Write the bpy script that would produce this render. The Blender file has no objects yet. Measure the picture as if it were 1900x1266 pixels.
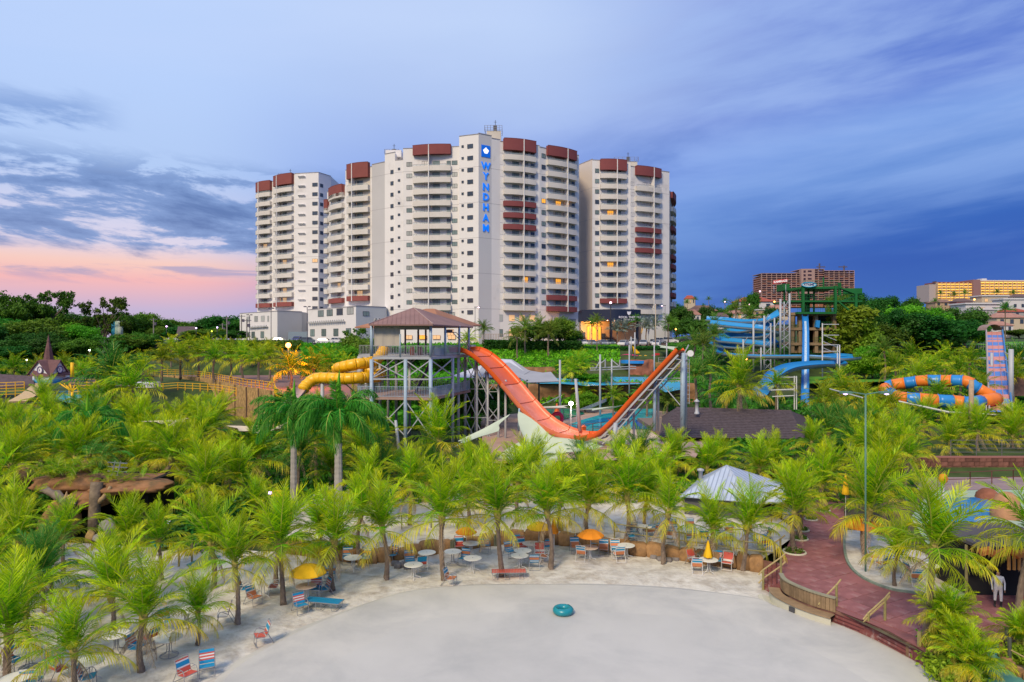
import bpy,math,random
import numpy as np
from mathutils import Vector,Matrix
R=math.radians
rnd=random.Random(7)
sc=bpy.context.scene
COL=sc.collection
F,CH=1267.0,13.0
cam=bpy.data.cameras.new('camera');cam_o=bpy.data.objects.new('camera',cam);COL.objects.link(cam_o)
cam.sensor_width=36.0;cam.lens=36.0*F/1900.0;cam.clip_start=0.5;cam.clip_end=6000
cam_o.location=(0,0,CH);cam_o.rotation_euler=(R(90),0,0);sc.camera=cam_o
def lin(c):
 return tuple(((x/255.0)/12.92 if x/255.0<=0.04045 else((x/255.0+0.055)/1.055)**2.4)for x in c)+(1.0,)
class NT:
 def __init__(s,tree):s.t=tree;s.n=tree.nodes;s.l=tree.links
 def node(s,kind,**kw):
  n=s.n.new(kind)
  for k,v in kw.items():setattr(n,k,v)
  return n
 def put(s,sock,v):
  if isinstance(v,bpy.types.NodeSocket):s.l.new(v,sock)
  else:sock.default_value=v
 def math(s,op,a,b=0.0,c=0.0,clamp=False):
  n=s.node('ShaderNodeMath',operation=op,use_clamp=clamp)
  s.put(n.inputs[0],a);s.put(n.inputs[1],b)
  if op in('MULTIPLY_ADD','SMOOTH_MIN','COMPARE'):s.put(n.inputs[2],c)
  return n.outputs[0]
 def mix(s,f,a,b):
  n=s.node('ShaderNodeMix',data_type='RGBA');s.put(n.inputs[0],f)
  s.put(n.inputs[6],a);s.put(n.inputs[7],b);return n.outputs[2]
 def ramp(s,v,stops,interp='LINEAR'):
  n=s.node('ShaderNodeValToRGB');cr=n.color_ramp;cr.interpolation=interp
  while len(cr.elements)<len(stops):cr.elements.new(0.5)
  for e,(p,c)in zip(cr.elements,stops):
   e.position=p;e.color=c if len(c)==4 else tuple(c)+(1,)
  s.put(n.inputs[0],v);return n.outputs[0]
 def maprange(s,v,a,b,c=0.0,d=1.0,smooth=True):
  n=s.node('ShaderNodeMapRange',interpolation_type='SMOOTHSTEP' if smooth else 'LINEAR')
  s.put(n.inputs[0],v);n.inputs[1].default_value=a;n.inputs[2].default_value=b
  n.inputs[3].default_value=c;n.inputs[4].default_value=d;return n.outputs[0]
 def noise(s,vec,scale,detail=4,rough=0.55,dist=0.0):
  n=s.node('ShaderNodeTexNoise');s.put(n.inputs['Vector'],vec);n.inputs['Scale'].default_value=scale
  n.inputs['Detail'].default_value=detail;n.inputs['Roughness'].default_value=rough
  n.inputs['Distortion'].default_value=dist;return n.outputs[0]
 def comb(s,x,y,z):
  n=s.node('ShaderNodeCombineXYZ');s.put(n.inputs[0],x);s.put(n.inputs[1],y);s.put(n.inputs[2],z);return n.outputs[0]
SKY=.84
w=bpy.data.worlds.new('World');sc.world=w;w.use_nodes=True
nt=NT(w.node_tree);w.node_tree.nodes.clear()
tc=nt.node('ShaderNodeTexCoord');sep=nt.node('ShaderNodeSeparateXYZ');nt.l.new(tc.outputs['Generated'],sep.inputs[0])
dx,dy,dz=sep.outputs
el=nt.math('MAXIMUM',dz,0.0)
hl=nt.math('SQRT',nt.math('ADD',nt.math('MULTIPLY',dx,dx),nt.math('MULTIPLY',dy,dy)))
az=nt.math('DIVIDE',dx,nt.math('MAXIMUM',hl,0.02))
wv=nt.noise(nt.comb(nt.math('MULTIPLY',dx,1.0),nt.math('MULTIPLY',dy,1.0),nt.math('MULTIPLY',dz,2.5)),2.2,3,0.5)
elw=nt.math('ADD',el,nt.math('MULTIPLY',nt.math('SUBTRACT',wv,0.5),0.10))
left=nt.ramp(el,[(0,lin((182,166,198))),(.04,lin((188,172,205))),(.052,lin((205,172,196))),(.078,lin((238,176,176))),(.10,lin((240,196,184))),(.125,lin((216,206,224))),(.22,lin((172,196,236))),(.32,lin((178,202,243))),(.5,lin((186,207,245))),(1,lin((182,198,236)))])
mid=nt.ramp(elw,[(0,lin((92,138,205))),(.08,lin((88,135,208))),(.16,lin((110,150,215))),(.24,lin((132,158,224))),(.33,lin((168,189,232))),(.42,lin((184,204,240))),(.55,lin((180,199,238))),(1,lin((182,198,236)))])
right=nt.ramp(elw,[(0,lin((70,118,192))),(.03,lin((52,108,188))),(.06,lin((26,82,172))),(.11,lin((22,74,168))),(.155,lin((38,90,178))),(.205,lin((96,136,206))),(.255,lin((118,154,220))),(.30,lin((88,120,204))),(.36,lin((84,116,200))),(.48,lin((112,134,212))),(1,lin((182,198,236)))])
f1=nt.maprange(az,-0.46,-0.12);f2=nt.maprange(az,0.0,0.5)
base=nt.mix(f2,nt.mix(f1,left,mid),right)
inv=nt.math('DIVIDE',1.0,nt.math('ADD',el,0.10))
px_=nt.math('MULTIPLY',dx,inv);py_=nt.math('MULTIPLY',nt.math('ABSOLUTE',dy),inv)
pv=nt.comb(px_,py_,0.3)
n1=nt.noise(nt.comb(nt.math('ADD',nt.math('MULTIPLY',az,3.4),nt.math('MULTIPLY',el,3.0)),nt.math('MULTIPLY',el,11.0),0.0),1.9,11,0.64,0.25)
en=nt.math('ADD',el,nt.math('MULTIPLY',nt.math('SUBTRACT',n1,0.5),0.09))
band=nt.math('MULTIPLY',nt.maprange(en,0.108,0.128),nt.maprange(en,0.245,0.205))
leftm=nt.maprange(az,-0.06,-0.28)
dk=nt.math('MULTIPLY',nt.math('MULTIPLY',nt.maprange(n1,0.42,0.50),band),leftm)
base=nt.mix(nt.math('MULTIPLY',dk,0.88),base,nt.mix(nt.maprange(n1,0.45,0.66),lin((116,146,200)),lin((62,98,160))))
n2=nt.noise(nt.comb(nt.math('MULTIPLY',az,3.0),nt.math('MULTIPLY',el,26),3.1),1.3,9,0.62,0.4)
lowm=nt.math('MULTIPLY',nt.maprange(el,0.06,0.09),nt.maprange(el,0.14,0.11))
base=nt.mix(nt.math('MULTIPLY',nt.math('MULTIPLY',nt.math('MULTIPLY',nt.maprange(n2,0.5,0.62),lowm),leftm),0.6),base,lin((128,140,190)))
bankm=nt.math('MULTIPLY',nt.math('MULTIPLY',nt.maprange(en,0.245,0.255),nt.maprange(en,0.305,0.27)),nt.maprange(az,-0.48,-0.55))
base=nt.mix(nt.math('MULTIPLY',nt.math('MULTIPLY',bankm,nt.maprange(n1,0.36,0.5)),0.8),base,lin((120,152,208)))
n3=nt.noise(nt.comb(nt.math('MULTIPLY',az,2.2),nt.math('SUBTRACT',nt.math('MULTIPLY',el,10.0),nt.math('MULTIPLY',az,0.9)),4.6),0.95,10,0.56,0.3)
rm=nt.maprange(az,-0.05,0.3)
base=nt.mix(nt.math('MULTIPLY',nt.math('MULTIPLY',nt.math('MULTIPLY',nt.maprange(n3,0.47,0.64),nt.maprange(el,.05,.22)),rm),0.5),base,lin((132,166,226)))
base=nt.mix(nt.math('MULTIPLY',nt.math('MULTIPLY',nt.math('MULTIPLY',nt.maprange(n3,0.5,0.34),nt.maprange(el,.34,.22)),rm),0.65),base,lin((30,80,172)))
base=nt.mix(nt.math('MULTIPLY',nt.math('MULTIPLY',nt.maprange(n3,0.40,0.7),nt.maprange(el,0.16,0.3)),0.3),base,lin((190,208,244)))
base=nt.mix(nt.maprange(dz,-0.002,-0.02),base,lin((92,100,110)))
sky=nt.node('ShaderNodeTexSky');sky.sky_type='NISHITA';sky.sun_disc=False
FILL_EL,FILL_AZ=R(42),R(205)
sky.sun_elevation=FILL_EL;sky.sun_rotation=FILL_AZ
bg1=nt.node('ShaderNodeBackground');nt.put(bg1.inputs[0],base);bg1.inputs[1].default_value=SKY
bg2=nt.node('ShaderNodeBackground');nt.l.new(sky.outputs[0],bg2.inputs[0]);bg2.inputs[1].default_value=0.006
ad=nt.node('ShaderNodeAddShader');nt.l.new(bg1.outputs[0],ad.inputs[0]);nt.l.new(bg2.outputs[0],ad.inputs[1])
wo=nt.node('ShaderNodeOutputWorld');nt.l.new(ad.outputs[0],wo.inputs[0])
w.cycles.sampling_method='MANUAL';w.cycles.sample_map_resolution=512
sl=bpy.data.lights.new('camera_side_fill','SUN');sl.energy=2.7;sl.angle=R(14);sl.color=(1.0,0.82,0.55)  # added warm fill from behind the camera to brighten palms and sand
so=bpy.data.objects.new('camera_side_fill',sl);COL.objects.link(so)
sd=Vector((math.sin(FILL_AZ)*math.cos(FILL_EL),math.cos(FILL_AZ)*math.cos(FILL_EL),math.sin(FILL_EL)))
so.rotation_euler=(-sd).to_track_quat('-Z','Y').to_euler()
vs=sc.view_settings;vs.view_transform='Standard';vs.look='None';vs.exposure=0.32;vs.gamma=1.0;vs.use_curve_mapping=False
sc.cycles.use_denoising=True;sc.cycles.max_bounces=6;sc.cycles.diffuse_bounces=4;sc.cycles.transparent_max_bounces=8
sc.cycles.sample_clamp_indirect=4.0
MATS={}
def mat(name,col,rough=0.7,metal=0.0,var=0.0,scale=3.0,bump=0.0,bscale=None,emit=0.0,ecol=None,objvar=0.0,spec=0.3,wear=None,coords='Object',alpha=None,trans=0.0):
 if name in MATS:return MATS[name]
 m=bpy.data.materials.new(name);m.use_nodes=True;t=NT(m.node_tree);b=m.node_tree.nodes['Principled BSDF']
 c=tuple(col[:3])+(1,)
 b.inputs['Roughness'].default_value=rough;b.inputs['Metallic'].default_value=metal
 b.inputs['Specular IOR Level'].default_value=spec
 tcn=t.node('ShaderNodeTexCoord');co=tcn.outputs[coords]
 src=None
 if var>0:
  nz=t.noise(co,scale,5,0.6)
  dark=tuple(x*(1-var)for x in c[:3])+(1,);light=tuple(min(1,x*(1+var))for x in c[:3])+(1,)
  src=t.ramp(nz,[(0.3,dark),(0.7,light)])
 if wear:
  wc,amount,ws=wear
  nz2=t.noise(co,ws,6,0.65,0.4)
  src=t.mix(t.maprange(nz2,0.66-amount*0.3,0.78),src if src else c,tuple(wc[:3])+(1,))
 if objvar>0:
  oi=t.node('ShaderNodeObjectInfo');hs=t.node('ShaderNodeHueSaturation')
  t.put(hs.inputs['Value'],t.maprange(oi.outputs['Random'],0,1,1-objvar,1+objvar,False))
  t.put(hs.inputs['Color'],src if src else c);src=hs.outputs[0]
 if src:t.l.new(src,b.inputs['Base Color'])
 else:b.inputs['Base Color'].default_value=c
 if bump>0:
  bn=t.node('ShaderNodeBump');bn.inputs['Strength'].default_value=min(1,bump);bn.inputs['Distance'].default_value=0.03*max(1,bump)
  t.put(bn.inputs['Height'],t.noise(co,bscale or scale*4,5,0.6));t.l.new(bn.outputs[0],b.inputs['Normal'])
 if emit>0:
  b.inputs['Emission Color'].default_value=tuple((ecol or c)[:3])+(1,);b.inputs['Emission Strength'].default_value=emit
 if alpha is not None:b.inputs['Alpha'].default_value=alpha
 MATS[name]=m;return m
def leafmat(name,c1,c2,tip=None,tipf=0.0,trans=0.35,objvar=0.25,rough=0.5,hue=0.02):
 """foliage: colour drifts per plant (object random), tips of old fronds turn yellow or brown (attribute 'tip')"""
 if name in MATS:return MATS[name]
 m=bpy.data.materials.new(name);m.use_nodes=True;t=NT(m.node_tree);t.n.clear()
 oi=t.node('ShaderNodeObjectInfo');at=t.node('ShaderNodeAttribute');at.attribute_name='tip'
 at2=t.node('ShaderNodeAttribute');at2.attribute_name='lum'
 c=t.mix(at2.outputs['Fac'],c1+(1,),c2+(1,))
 if tip:c=t.mix(t.math('MULTIPLY',t.maprange(at.outputs['Fac'],0.25,1.0),tipf,clamp=True),c,tip+(1,))
 hs=t.node('ShaderNodeHueSaturation')
 t.put(hs.inputs['Value'],t.maprange(oi.outputs['Random'],0,1,1-objvar,1+objvar,False))
 r2=t.math('FRACT',t.math('MULTIPLY',oi.outputs['Random'],7.31))
 t.put(hs.inputs['Hue'],t.maprange(r2,0,1,0.5-hue,0.5+hue*1.3,False));t.put(hs.inputs['Color'],c)
 d=t.node('ShaderNodeBsdfDiffuse');tr=t.node('ShaderNodeBsdfTranslucent');gl=t.node('ShaderNodeBsdfGlossy')
 t.put(d.inputs[0],hs.outputs[0]);t.put(tr.inputs[0],hs.outputs[0]);gl.inputs['Roughness'].default_value=rough
 gl.inputs[0].default_value=(.8,.85,.9,1)
 m1=t.node('ShaderNodeMixShader');m1.inputs[0].default_value=trans;t.l.new(d.outputs[0],m1.inputs[1]);t.l.new(tr.outputs[0],m1.inputs[2])
 m2=t.node('ShaderNodeMixShader');m2.inputs[0].default_value=0.014;t.l.new(m1.outputs[0],m2.inputs[1]);t.l.new(gl.outputs[0],m2.inputs[2])
 o=t.node('ShaderNodeOutputMaterial');t.l.new(m2.outputs[0],o.inputs[0]);MATS[name]=m;return m
def X(px,Y):return(px-950.0)*Y/F
def Zp(py,Y):return CH-(py-633.0)*Y/F
def W(px,py,Y):return Vector((X(px,Y),Y,Zp(py,Y)))
def G(px,py,z=0.0):
 Y=(CH-z)*F/(py-633.0);return Vector((X(px,Y),Y,z))
def G2(px,py,z=0.0):g=G(px,py,z);return(g.x,g.y)
class MB:
 def __init__(s):s.v=[];s.f=[];s.m=[];s.cur=0
 def add(s,vs,fs):
  o=len(s.v);s.v+=[tuple(p)for p in vs]
  for f in fs:s.f.append(tuple(i+o for i in f));s.m.append(s.cur)
  return s
 def hexa(s,p):
  return s.add(p,[(3,2,1,0),(4,5,6,7),(0,1,5,4),(1,2,6,5),(2,3,7,6),(3,0,4,7)])
 def box(s,cx,cy,cz,sx,sy,sz,rz=0.0):
  c,n=math.cos(rz),math.sin(rz);pts=[]
  for z in(-.5,.5):
   for x,y in((-.5,-.5),(.5,-.5),(.5,.5),(-.5,.5)):
    a,b=x*sx,y*sy;pts.append((cx+a*c-b*n,cy+a*n+b*c,cz+z*sz))
  return s.hexa(pts)
 def prism(s,poly,z0,z1,top=True,bottom=True):
  n=len(poly);vs=[(x,y,z0)for x,y in poly]+[(x,y,z1)for x,y in poly]
  fs=[(i,(i+1)%n,n+(i+1)%n,n+i)for i in range(n)]
  if top:fs.append(tuple(range(n,2*n)))
  if bottom:fs.append(tuple(reversed(range(n))))
  return s.add(vs,fs)
 def quad(s,a,b,c,d):return s.add([a,b,c,d],[(0,1,2,3)])
 def tube(s,pts,r,n=6,cap=True,r2=None):
  pts=[Vector(p)for p in pts];k=len(pts)
  rs=r if isinstance(r,(list,tuple))else([r]*k if r2 is None else[r+(r2-r)*i/(k-1)for i in range(k)])
  prev=None;vs=[]
  for i,p in enumerate(pts):
   t=(pts[min(i+1,k-1)]-pts[max(i-1,0)])
   if t.length<1e-9:t=Vector((0,0,1))
   t.normalize()
   if prev is None:
    u=t.orthogonal().normalized()if abs(t.z)>.9 else Vector((0,0,1)).cross(t).normalized()
   else:
    u=(prev-t*prev.dot(t));u=u.normalized()if u.length>1e-6 else t.orthogonal().normalized()
   prev=u;v=t.cross(u)
   for j in range(n):
    a=2*math.pi*(j+.5)/n;q=p+(u*math.cos(a)+v*math.sin(a))*rs[i];vs.append(tuple(q))
  fs=[(i*n+j,i*n+(j+1)%n,(i+1)*n+(j+1)%n,(i+1)*n+j)for i in range(k-1)for j in range(n)]
  if cap:fs+=[tuple(reversed(range(n))),tuple(range((k-1)*n,k*n))]
  return s.add(vs,fs)
 def bar(s,a,b,r,n=4):return s.tube([a,b],r,n)
 def lathe(s,prof,c=(0,0,0),n=16,a0=0.0,a1=None,cap=False):
  full=a1 is None;a1=2*math.pi if full else a1;k=len(prof);m=n if full else n+1;vs=[]
  for r,z in prof:
   for j in range(m):
    a=a0+(a1-a0)*j/n;vs.append((c[0]+r*math.cos(a),c[1]+r*math.sin(a),c[2]+z))
  fs=[]
  for i in range(k-1):
   for j in range(n):
    j2=(j+1)%m if full else j+1
    fs.append((i*m+j,i*m+j2,(i+1)*m+j2,(i+1)*m+j))
  if cap:fs+=[tuple(reversed(range(m))),tuple(range((k-1)*m,k*m))]
  return s.add(vs,fs)
 def grid(s,rows):
  n=len(rows[0]);vs=[p for r in rows for p in r]
  return s.add(vs,[(i*n+j,i*n+j+1,(i+1)*n+j+1,(i+1)*n+j)for i in range(len(rows)-1)for j in range(n-1)])
 def mesh(s,name,mats,smooth=False,off=None):
  me=bpy.data.meshes.new(name)
  v=s.v if off is None else[(p[0]-off[0],p[1]-off[1],p[2]-off[2])for p in s.v]
  me.from_pydata(v,[],s.f)
  for m in(mats if isinstance(mats,(list,tuple))else[mats]):me.materials.append(m)
  me.polygons.foreach_set('material_index',s.m)
  if smooth:me.polygons.foreach_set('use_smooth',[True]*len(s.f))
  me.update();return me
 def build(s,name,mats,parent=None,smooth=False):
  off=wloc(parent);me=s.mesh(name,mats,smooth,off);o=bpy.data.objects.new(name,me);COL.objects.link(o)
  if parent:o.parent=parent
  return o
def wloc(o):
 v=Vector((0,0,0))
 while o is not None:v=v+Vector(o.location);o=o.parent
 return v
def inst(name,me,loc=(0,0,0),parent=None,rot=None,scale=None):
 o=bpy.data.objects.new(name,me);COL.objects.link(o);o.location=loc
 if rot is not None:o.rotation_euler=rot
 if scale is not None:o.scale=scale if isinstance(scale,(tuple,list))else(scale,)*3
 if parent:o.parent=parent
 return o
def tag(o,label=None,cat=None,group=None,kind=None):
 if label:o['label']=label
 if cat:o['category']=cat
 if group:o['group']=group
 if kind:o['kind']=kind
 return o
def thing(name,label,cat,loc=(0,0,0),rz=0.0,group=None):
 o=bpy.data.objects.new(name,None);COL.objects.link(o);o.location=loc;o.rotation_euler=(0,0,rz)
 o.empty_display_size=0.3
 return tag(o,label,cat,group)
def struct(mb,name,m,smooth=False):o=mb.build(name,m,None,smooth);o['kind']='structure';return o
def copy_tree(o,parent=None):
 c=o.copy();COL.objects.link(c);c.parent=parent
 for ch in KIDS.get(o.name,())if o.name in KIDS else o.children:copy_tree(ch,c)
 return c
KIDS={}
ORD=['zeroth','first','second','third','fourth','fifth','sixth','seventh','eighth','ninth','tenth','eleventh','twelfth','thirteenth','fourteenth','fifteenth','sixteenth','seventeenth','eighteenth','nineteenth','twentieth']
TENS={2:'twenty',3:'thirty',4:'forty',5:'fifty',6:'sixty',7:'seventy',8:'eighty',9:'ninety'}
def ordinal(n):
 if n<=20:return ORD[n]
 if n%10==0:return TENS[n//10][:-1]+'ieth'
 return TENS[n//10]+'-'+ORD[n%10]
def label_row(items,where):
 """items: (object, look). Sorted by how they stand in the view, each gets a label of its own."""
 items=sorted(items,key=lambda it:it[0].location.x/max(1.0,it[0].location.y));n=len(items)
 for i,(o,look)in enumerate(items):
  if n==1:pos=''
  elif i==0:pos=', leftmost'
  elif i==n-1:pos=', rightmost'
  elif i+1<=(n+1)//2:pos=', %s from left'%ordinal(i+1)
  else:pos=', %s from right'%ordinal(n-i)
  o['label']=look+pos+' '+where
def smooth01(a,b,x):t=min(1.0,max(0.0,(x-a)/(b-a)));return t*t*(3-2*t)
def interp(tab,y):
 if y<=tab[0][0]:return tab[0][1]
 for(a,za),(b,zb)in zip(tab,tab[1:]):
  if y<=b:return za+(zb-za)*(y-a)/(b-a)
 return tab[-1][1]
def curve_pts(pts,k=8):
 pts=[Vector(p)for p in pts];out=[]
 for i in range(len(pts)-1):
  p0,p1,p2,p3=pts[max(i-1,0)],pts[i],pts[i+1],pts[min(i+2,len(pts)-1)]
  for j in range(k):
   t=j/k
   out.append(0.5*((2*p1)+(p2-p0)*t+(2*p0-5*p1+4*p2-p3)*t*t+(3*p1-p0-3*p2+p3)*t**3))
 out.append(pts[-1]);return out
# ================================================================= THE GROUND
HM=[(-60,-.35),(46,-.35),(52,.5),(60,.6),(70,1.0),(80,1.7),(110,1.9),(116,5.8),(133,6.0),(141,9.0),(152,11.4),(175,12.3),(230,13),(300,13.5),(450,14),(1500,14)]
HL=[(-60,-.35),(40,-.35),(48,.3),(60,.6),(70,1.0),(80,1.7),(88,4.6),(112,5.0),(128,6.6),(150,8.6),(180,10),(260,11.5),(450,13),(1500,14)]
HR=[(-60,-.35),(44,-.35),(52,.4),(62,.5),(66,2.0),(90,1.9),(120,3.0),(148,5.2),(170,11.2),(190,12.6),(300,17),(450,24),(700,25),(1500,20)]
def H(x,y):
 a=interp(HM,y);r=smooth01(.24,.34,x/max(y,30.0));l=smooth01(-.38,-.50,x/max(y,30.0))if False else(1-smooth01(-.55,-.47,x/max(y,30.0)))
 return(a*(1-r)+interp(HR,y)*r)*(1-l)+interp(HL,y)*l
def Hg(x,y):
 z=H(x,y)
 return z
gm=mat('soil_and_grass',(.045,.075,.018),.95,var=.5,scale=.25,bump=.6,bscale=3,wear=((.10,.08,.05),.5,.08))
ys=[-60,-20,10,20,30,36,40,44,46,48,50,52,54]+list(range(57,160,3))+list(range(160,240,8))+[250,280,320,380,450,600,900,1500,3500]
xs=[-2500,-1200,-700,-450,-300,-220]+list(range(-180,181,6))+[220,300,450,700,1200,2500]
mb=MB();mb.grid([[(x,y,Hg(x,y))for x in xs]for y in ys])
struct(mb,'ground',gm,True)
def sandmat():
 m=mat('white_sand',(.63,.60,.54),.95,var=.10,scale=.9,bump=3.0,bscale=2.6,wear=((.36,.31,.25),.95,1.1))
 return m
SAND=sandmat()
POOLF=mat('pale_concrete_pool_floor',(.56,.54,.49),.7,var=.07,scale=.12,bump=.15,bscale=5,wear=((.41,.405,.385),1.1,.25))
def sheet(name,poly,z,m,kind='structure',label=None):
 mb=MB();mb.add([(x,y,z)for x,y in poly],[tuple(range(len(poly)))]);o=mb.build(name,m)
 o['kind']=kind
 import bmesh
 bm=bmesh.new();bm.from_mesh(o.data);bmesh.ops.triangulate(bm,faces=bm.faces[:]);bmesh.ops.recalc_face_normals(bm,faces=bm.faces[:])
 for f in bm.faces:
  if f.normal.z<0:f.normal_flip()
 bm.to_mesh(o.data);bm.free();return o
WALL_PX=[(525,1024),(560,1028),(600,1035),(650,1042),(700,1043),(760,1035),(850,1020),(960,1006),(1080,1015),(1160,1028),(1240,1037),(1300,1045),(1360,1053),(1418,1060)]
WALL=[G2(px,py,0)for px,py in WALL_PX]
def wallY(x):
 pts=WALL
 if x<=pts[0][0]:return pts[0][1]+(pts[0][0]-x)*0.12
 for(a,ya),(b,yb)in zip(pts,pts[1:]):
  if x<=b:return ya+(yb-ya)*(x-a)/(b-a)
 return pts[-1][1]
from mathutils import noise as mnoise
mb=MB();rows=[]
nx,ny=150,90
for j in range(ny+1):
 row=[]
 for i in range(nx+1):
  x=-48+i*(64/nx);y1=min(wallY(x)+.05,52);y=14+(y1-14)*j/ny
  z=0.10*mnoise.noise(Vector((x*.35,y*.35,0)))*smooth01(0,1,1)+0.035*mnoise.noise(Vector((x*1.3,y*1.3,4)))
  row.append((x,y,max(-.12,z-.02)))
 rows.append(row)
mb.grid(rows);struct(mb,'sand',SAND,True)
TER=.65
tp=[(x,y+.15)for x,y in WALL]+[(18.5,44),(19,60),(-16,60),(-16,46)]
sheet('terrace',tp,TER,SAND)
rim=curve_pts([G(px,py,.06)for px,py in[(395,1290),(440,1240),(520,1192),(620,1146),(740,1104),(840,1090),(960,1087),(1100,1087),(1250,1094),(1400,1112),(1440,1128),(1530,1152),(1600,1180),(1700,1232),(1760,1275)]],6)
rim=[(p.x,p.y)for p in rim]
poly=rim+[(16.5,14),(-12,14)]
sheet('pool_floor',poly,.10,POOLF)
mb=MB()
for(a,b)in zip(rim,rim[1:]):
 pass
cx,cy=3.0,18.0
outer=[]
for x,y in rim:
 d=Vector((x-cx,y-cy)).normalized();outer.append((x+d.x*.9,y+d.y*.9))
mb.grid([[(x,y,.10)for x,y in rim],[(x,y,-.13)for x,y in outer]])
struct(mb,'pool_rim',POOLF,True)
inner=[(cx+(x-cx)*.80,cy+(y-cy)*.80)for x,y in rim]
inn2=[(cx+(x-cx)*.77,cy+(y-cy)*.77)for x,y in rim]
sheet('pool_floor',[p for p in inner]+[(13,14),(-9,14)],.104,mat('damp_pool_floor',(.525,.51,.47),.6,var=.06,scale=.2,bump=.1,bscale=5,wear=((.43,.425,.40),.95,.25)))
PZ=.65
path_px=[(1566,930),(1567,985),(1566,1020),(1574,1050),(1600,1075),(1650,1095),(1700,1103),(1792,1116),(1800,1095),(1960,1100),(1960,1205),(1862,1198),(1822,1196),(1800,1200),(1745,1200),(1722,1215),(1700,1200),(1650,1172),(1600,1151),(1550,1132),(1500,1117),(1465,1101),(1449,1084),(1448,1050),(1458,1020),(1475,985),(1495,950),(1500,930)]
PAVE=mat('red_paving',(.26,.10,.10),.75,var=.22,scale=.7,bump=.3,bscale=8,wear=((.26,.13,.12),.5,1.2))
sheet('path',[G2(px,py,PZ)for px,py in path_px],PZ,PAVE)
mb=MB()
JM=mat('dark_grout',(.10,.045,.045),.9)
import bmesh
def inpoly(x,y,poly):
 c=False;n=len(poly);j=n-1
 for i in range(n):
  xi,yi=poly[i];xj,yj=poly[j]
  if(yi>y)!=(yj>y)and x<(xj-xi)*(y-yi)/(yj-yi)+xi:c=not c
  j=i
 return c
PP=[G2(px,py,PZ)for px,py in path_px]
tile_me=MB();tile_me.box(0,0,0,1.16,1.16,.03);
tmesh=tile_me.mesh('paving_slab',mat('red_slab',(.27,.105,.105),.7,var=.2,scale=1.5,bump=.4,bscale=14,objvar=.13,wear=((.37,.22,.21),.55,1.4)))
path_root=None
for o in bpy.data.objects:
 if o.name=='path':path_root=o
path_root.data.materials.clear();path_root.data.materials.append(JM)
rz=R(28)
cnt=0
for i in range(-40,60):
 for j in range(-60,60):
  u,v=i*1.185,j*1.185
  x=20+u*math.cos(rz)-v*math.sin(rz);y=34+u*math.sin(rz)+v*math.cos(rz)
  if not(12<x<32 and 20<y<56):continue
  k=sum(inpoly(x+a*.5,y+b*.5,PP)for a in(-1,1)for b in(-1,1))
  if k==4 and cnt<300:
   inst('paving_slab',tmesh,(x,y,PZ+.012),path_root,(0,0,rz));cnt+=1
mb=MB()
grid_n=0
sheet('path_border',PP,PZ+.006,PAVE)
sheet('green_floor',[G2(px,py,PZ)for px,py in[(1820,1195),(1862,1197),(1862,1215),(1870,1238),(1910,1262),(1960,1290),(1960,1330),(1835,1330),(1832,1260),(1828,1225)]],PZ+.02,mat('green_painted_concrete',(.09,.27,.22),.6,var=.2,scale=1.2,bump=.15,wear=((.16,.34,.29),.5,1)))
inset=[(1568,985),(1567,1020),(1576,1050),(1602,1074),(1650,1094),(1700,1102),(1790,1114),(1797,1060),(1720,1030),(1650,1000),(1610,985)]
ip=[G2(px,py,PZ)for px,py in inset]
sheet('sand_inset',ip,PZ+.03,SAND)
mb=MB();kp=curve_pts([G(px,py,PZ)for px,py in inset[:7]],5)
for a,b in zip(kp,kp[1:]):
 d=(b-a);n=Vector((-d.y,d.x,0)).normalized()*.07
 mb.hexa([a-n,b-n,b+n,a+n,a-n+Vector((0,0,.1)),b-n+Vector((0,0,.1)),b+n+Vector((0,0,.1)),a+n+Vector((0,0,.1))])
struct(mb,'kerb',mat('grey_green_kerb',(.20,.25,.20),.8,var=.2))
sheet('terrace',[G2(1448,1084,PZ),G2(1465,1101,PZ),G2(1552,1132,PZ),G2(1722,1215,PZ),G2(1830,1290,PZ),(26,14),(60,20),(60,60),(18.5,60),(18.5,44)],PZ-.03,mat('planting_soil',(.10,.085,.05),.95,var=.5,scale=1.0,bump=.8))
# ================================================================= ROADS ON THE SLOPE
ROADM=mat('reddish_asphalt',(.16,.105,.09),.9,var=.2,scale=.5,bump=.3)
def ribbon(name,pts,wd,m,dz=.05,drape=True):
 pts=curve_pts([(x,y,0)for x,y in pts],6);l,r_=[],[]
 for i,p in enumerate(pts):
  t=pts[min(i+1,len(pts)-1)]-pts[max(i-1,0)];n=Vector((-t.y,t.x,0)).normalized()*wd/2
  l.append(p+n);r_.append(p-n)
 rows=[]
 for k in range(5):
  f=k/4;rows.append([(a.x*f+b.x*(1-f),a.y*f+b.y*(1-f),0)for a,b in zip(l,r_)])
 rows=[[(x,y,max(H(x,y),0)+dz)for x,y,_ in r]for r in rows]
 mb=MB();mb.grid(rows);return struct(mb,name,m,True)
PARK_Y=160.0
ribbon('car_park',[(-8,160),(10,160),(30,160),(48,163),(62,168)],15,ROADM,.12)
ribbon('road',[(34,176),(44,172),(60,178),(90,190)],9,ROADM,.16)
ribbon('service_road',[(-85,170),(-60,168),(-42,164),(-28,168)],14,mat('grey_asphalt',(.09,.09,.095),.9,var=.2,scale=.5),.35)
def skirt(name,poly,z0,z1,m):
 mb=MB();mb.prism(poly,z0,z1,False,False);return struct(mb,name,m)
skirt('terrace_edge',[(WALL[-1][0]-.3,WALL[-1][1]+.2),G2(1450,1046,PZ),(18.5,44),(18.5,46),(WALL[-1][0]-.3,46)],-.3,TER-.01,mat('red_brown_step_wall',(.20,.10,.075),.9,var=.25,scale=2))
skirt('path_edge',[(x,y)for x,y in PP],-.3,PZ-.012,MATS['red_brown_step_wall'])
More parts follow.
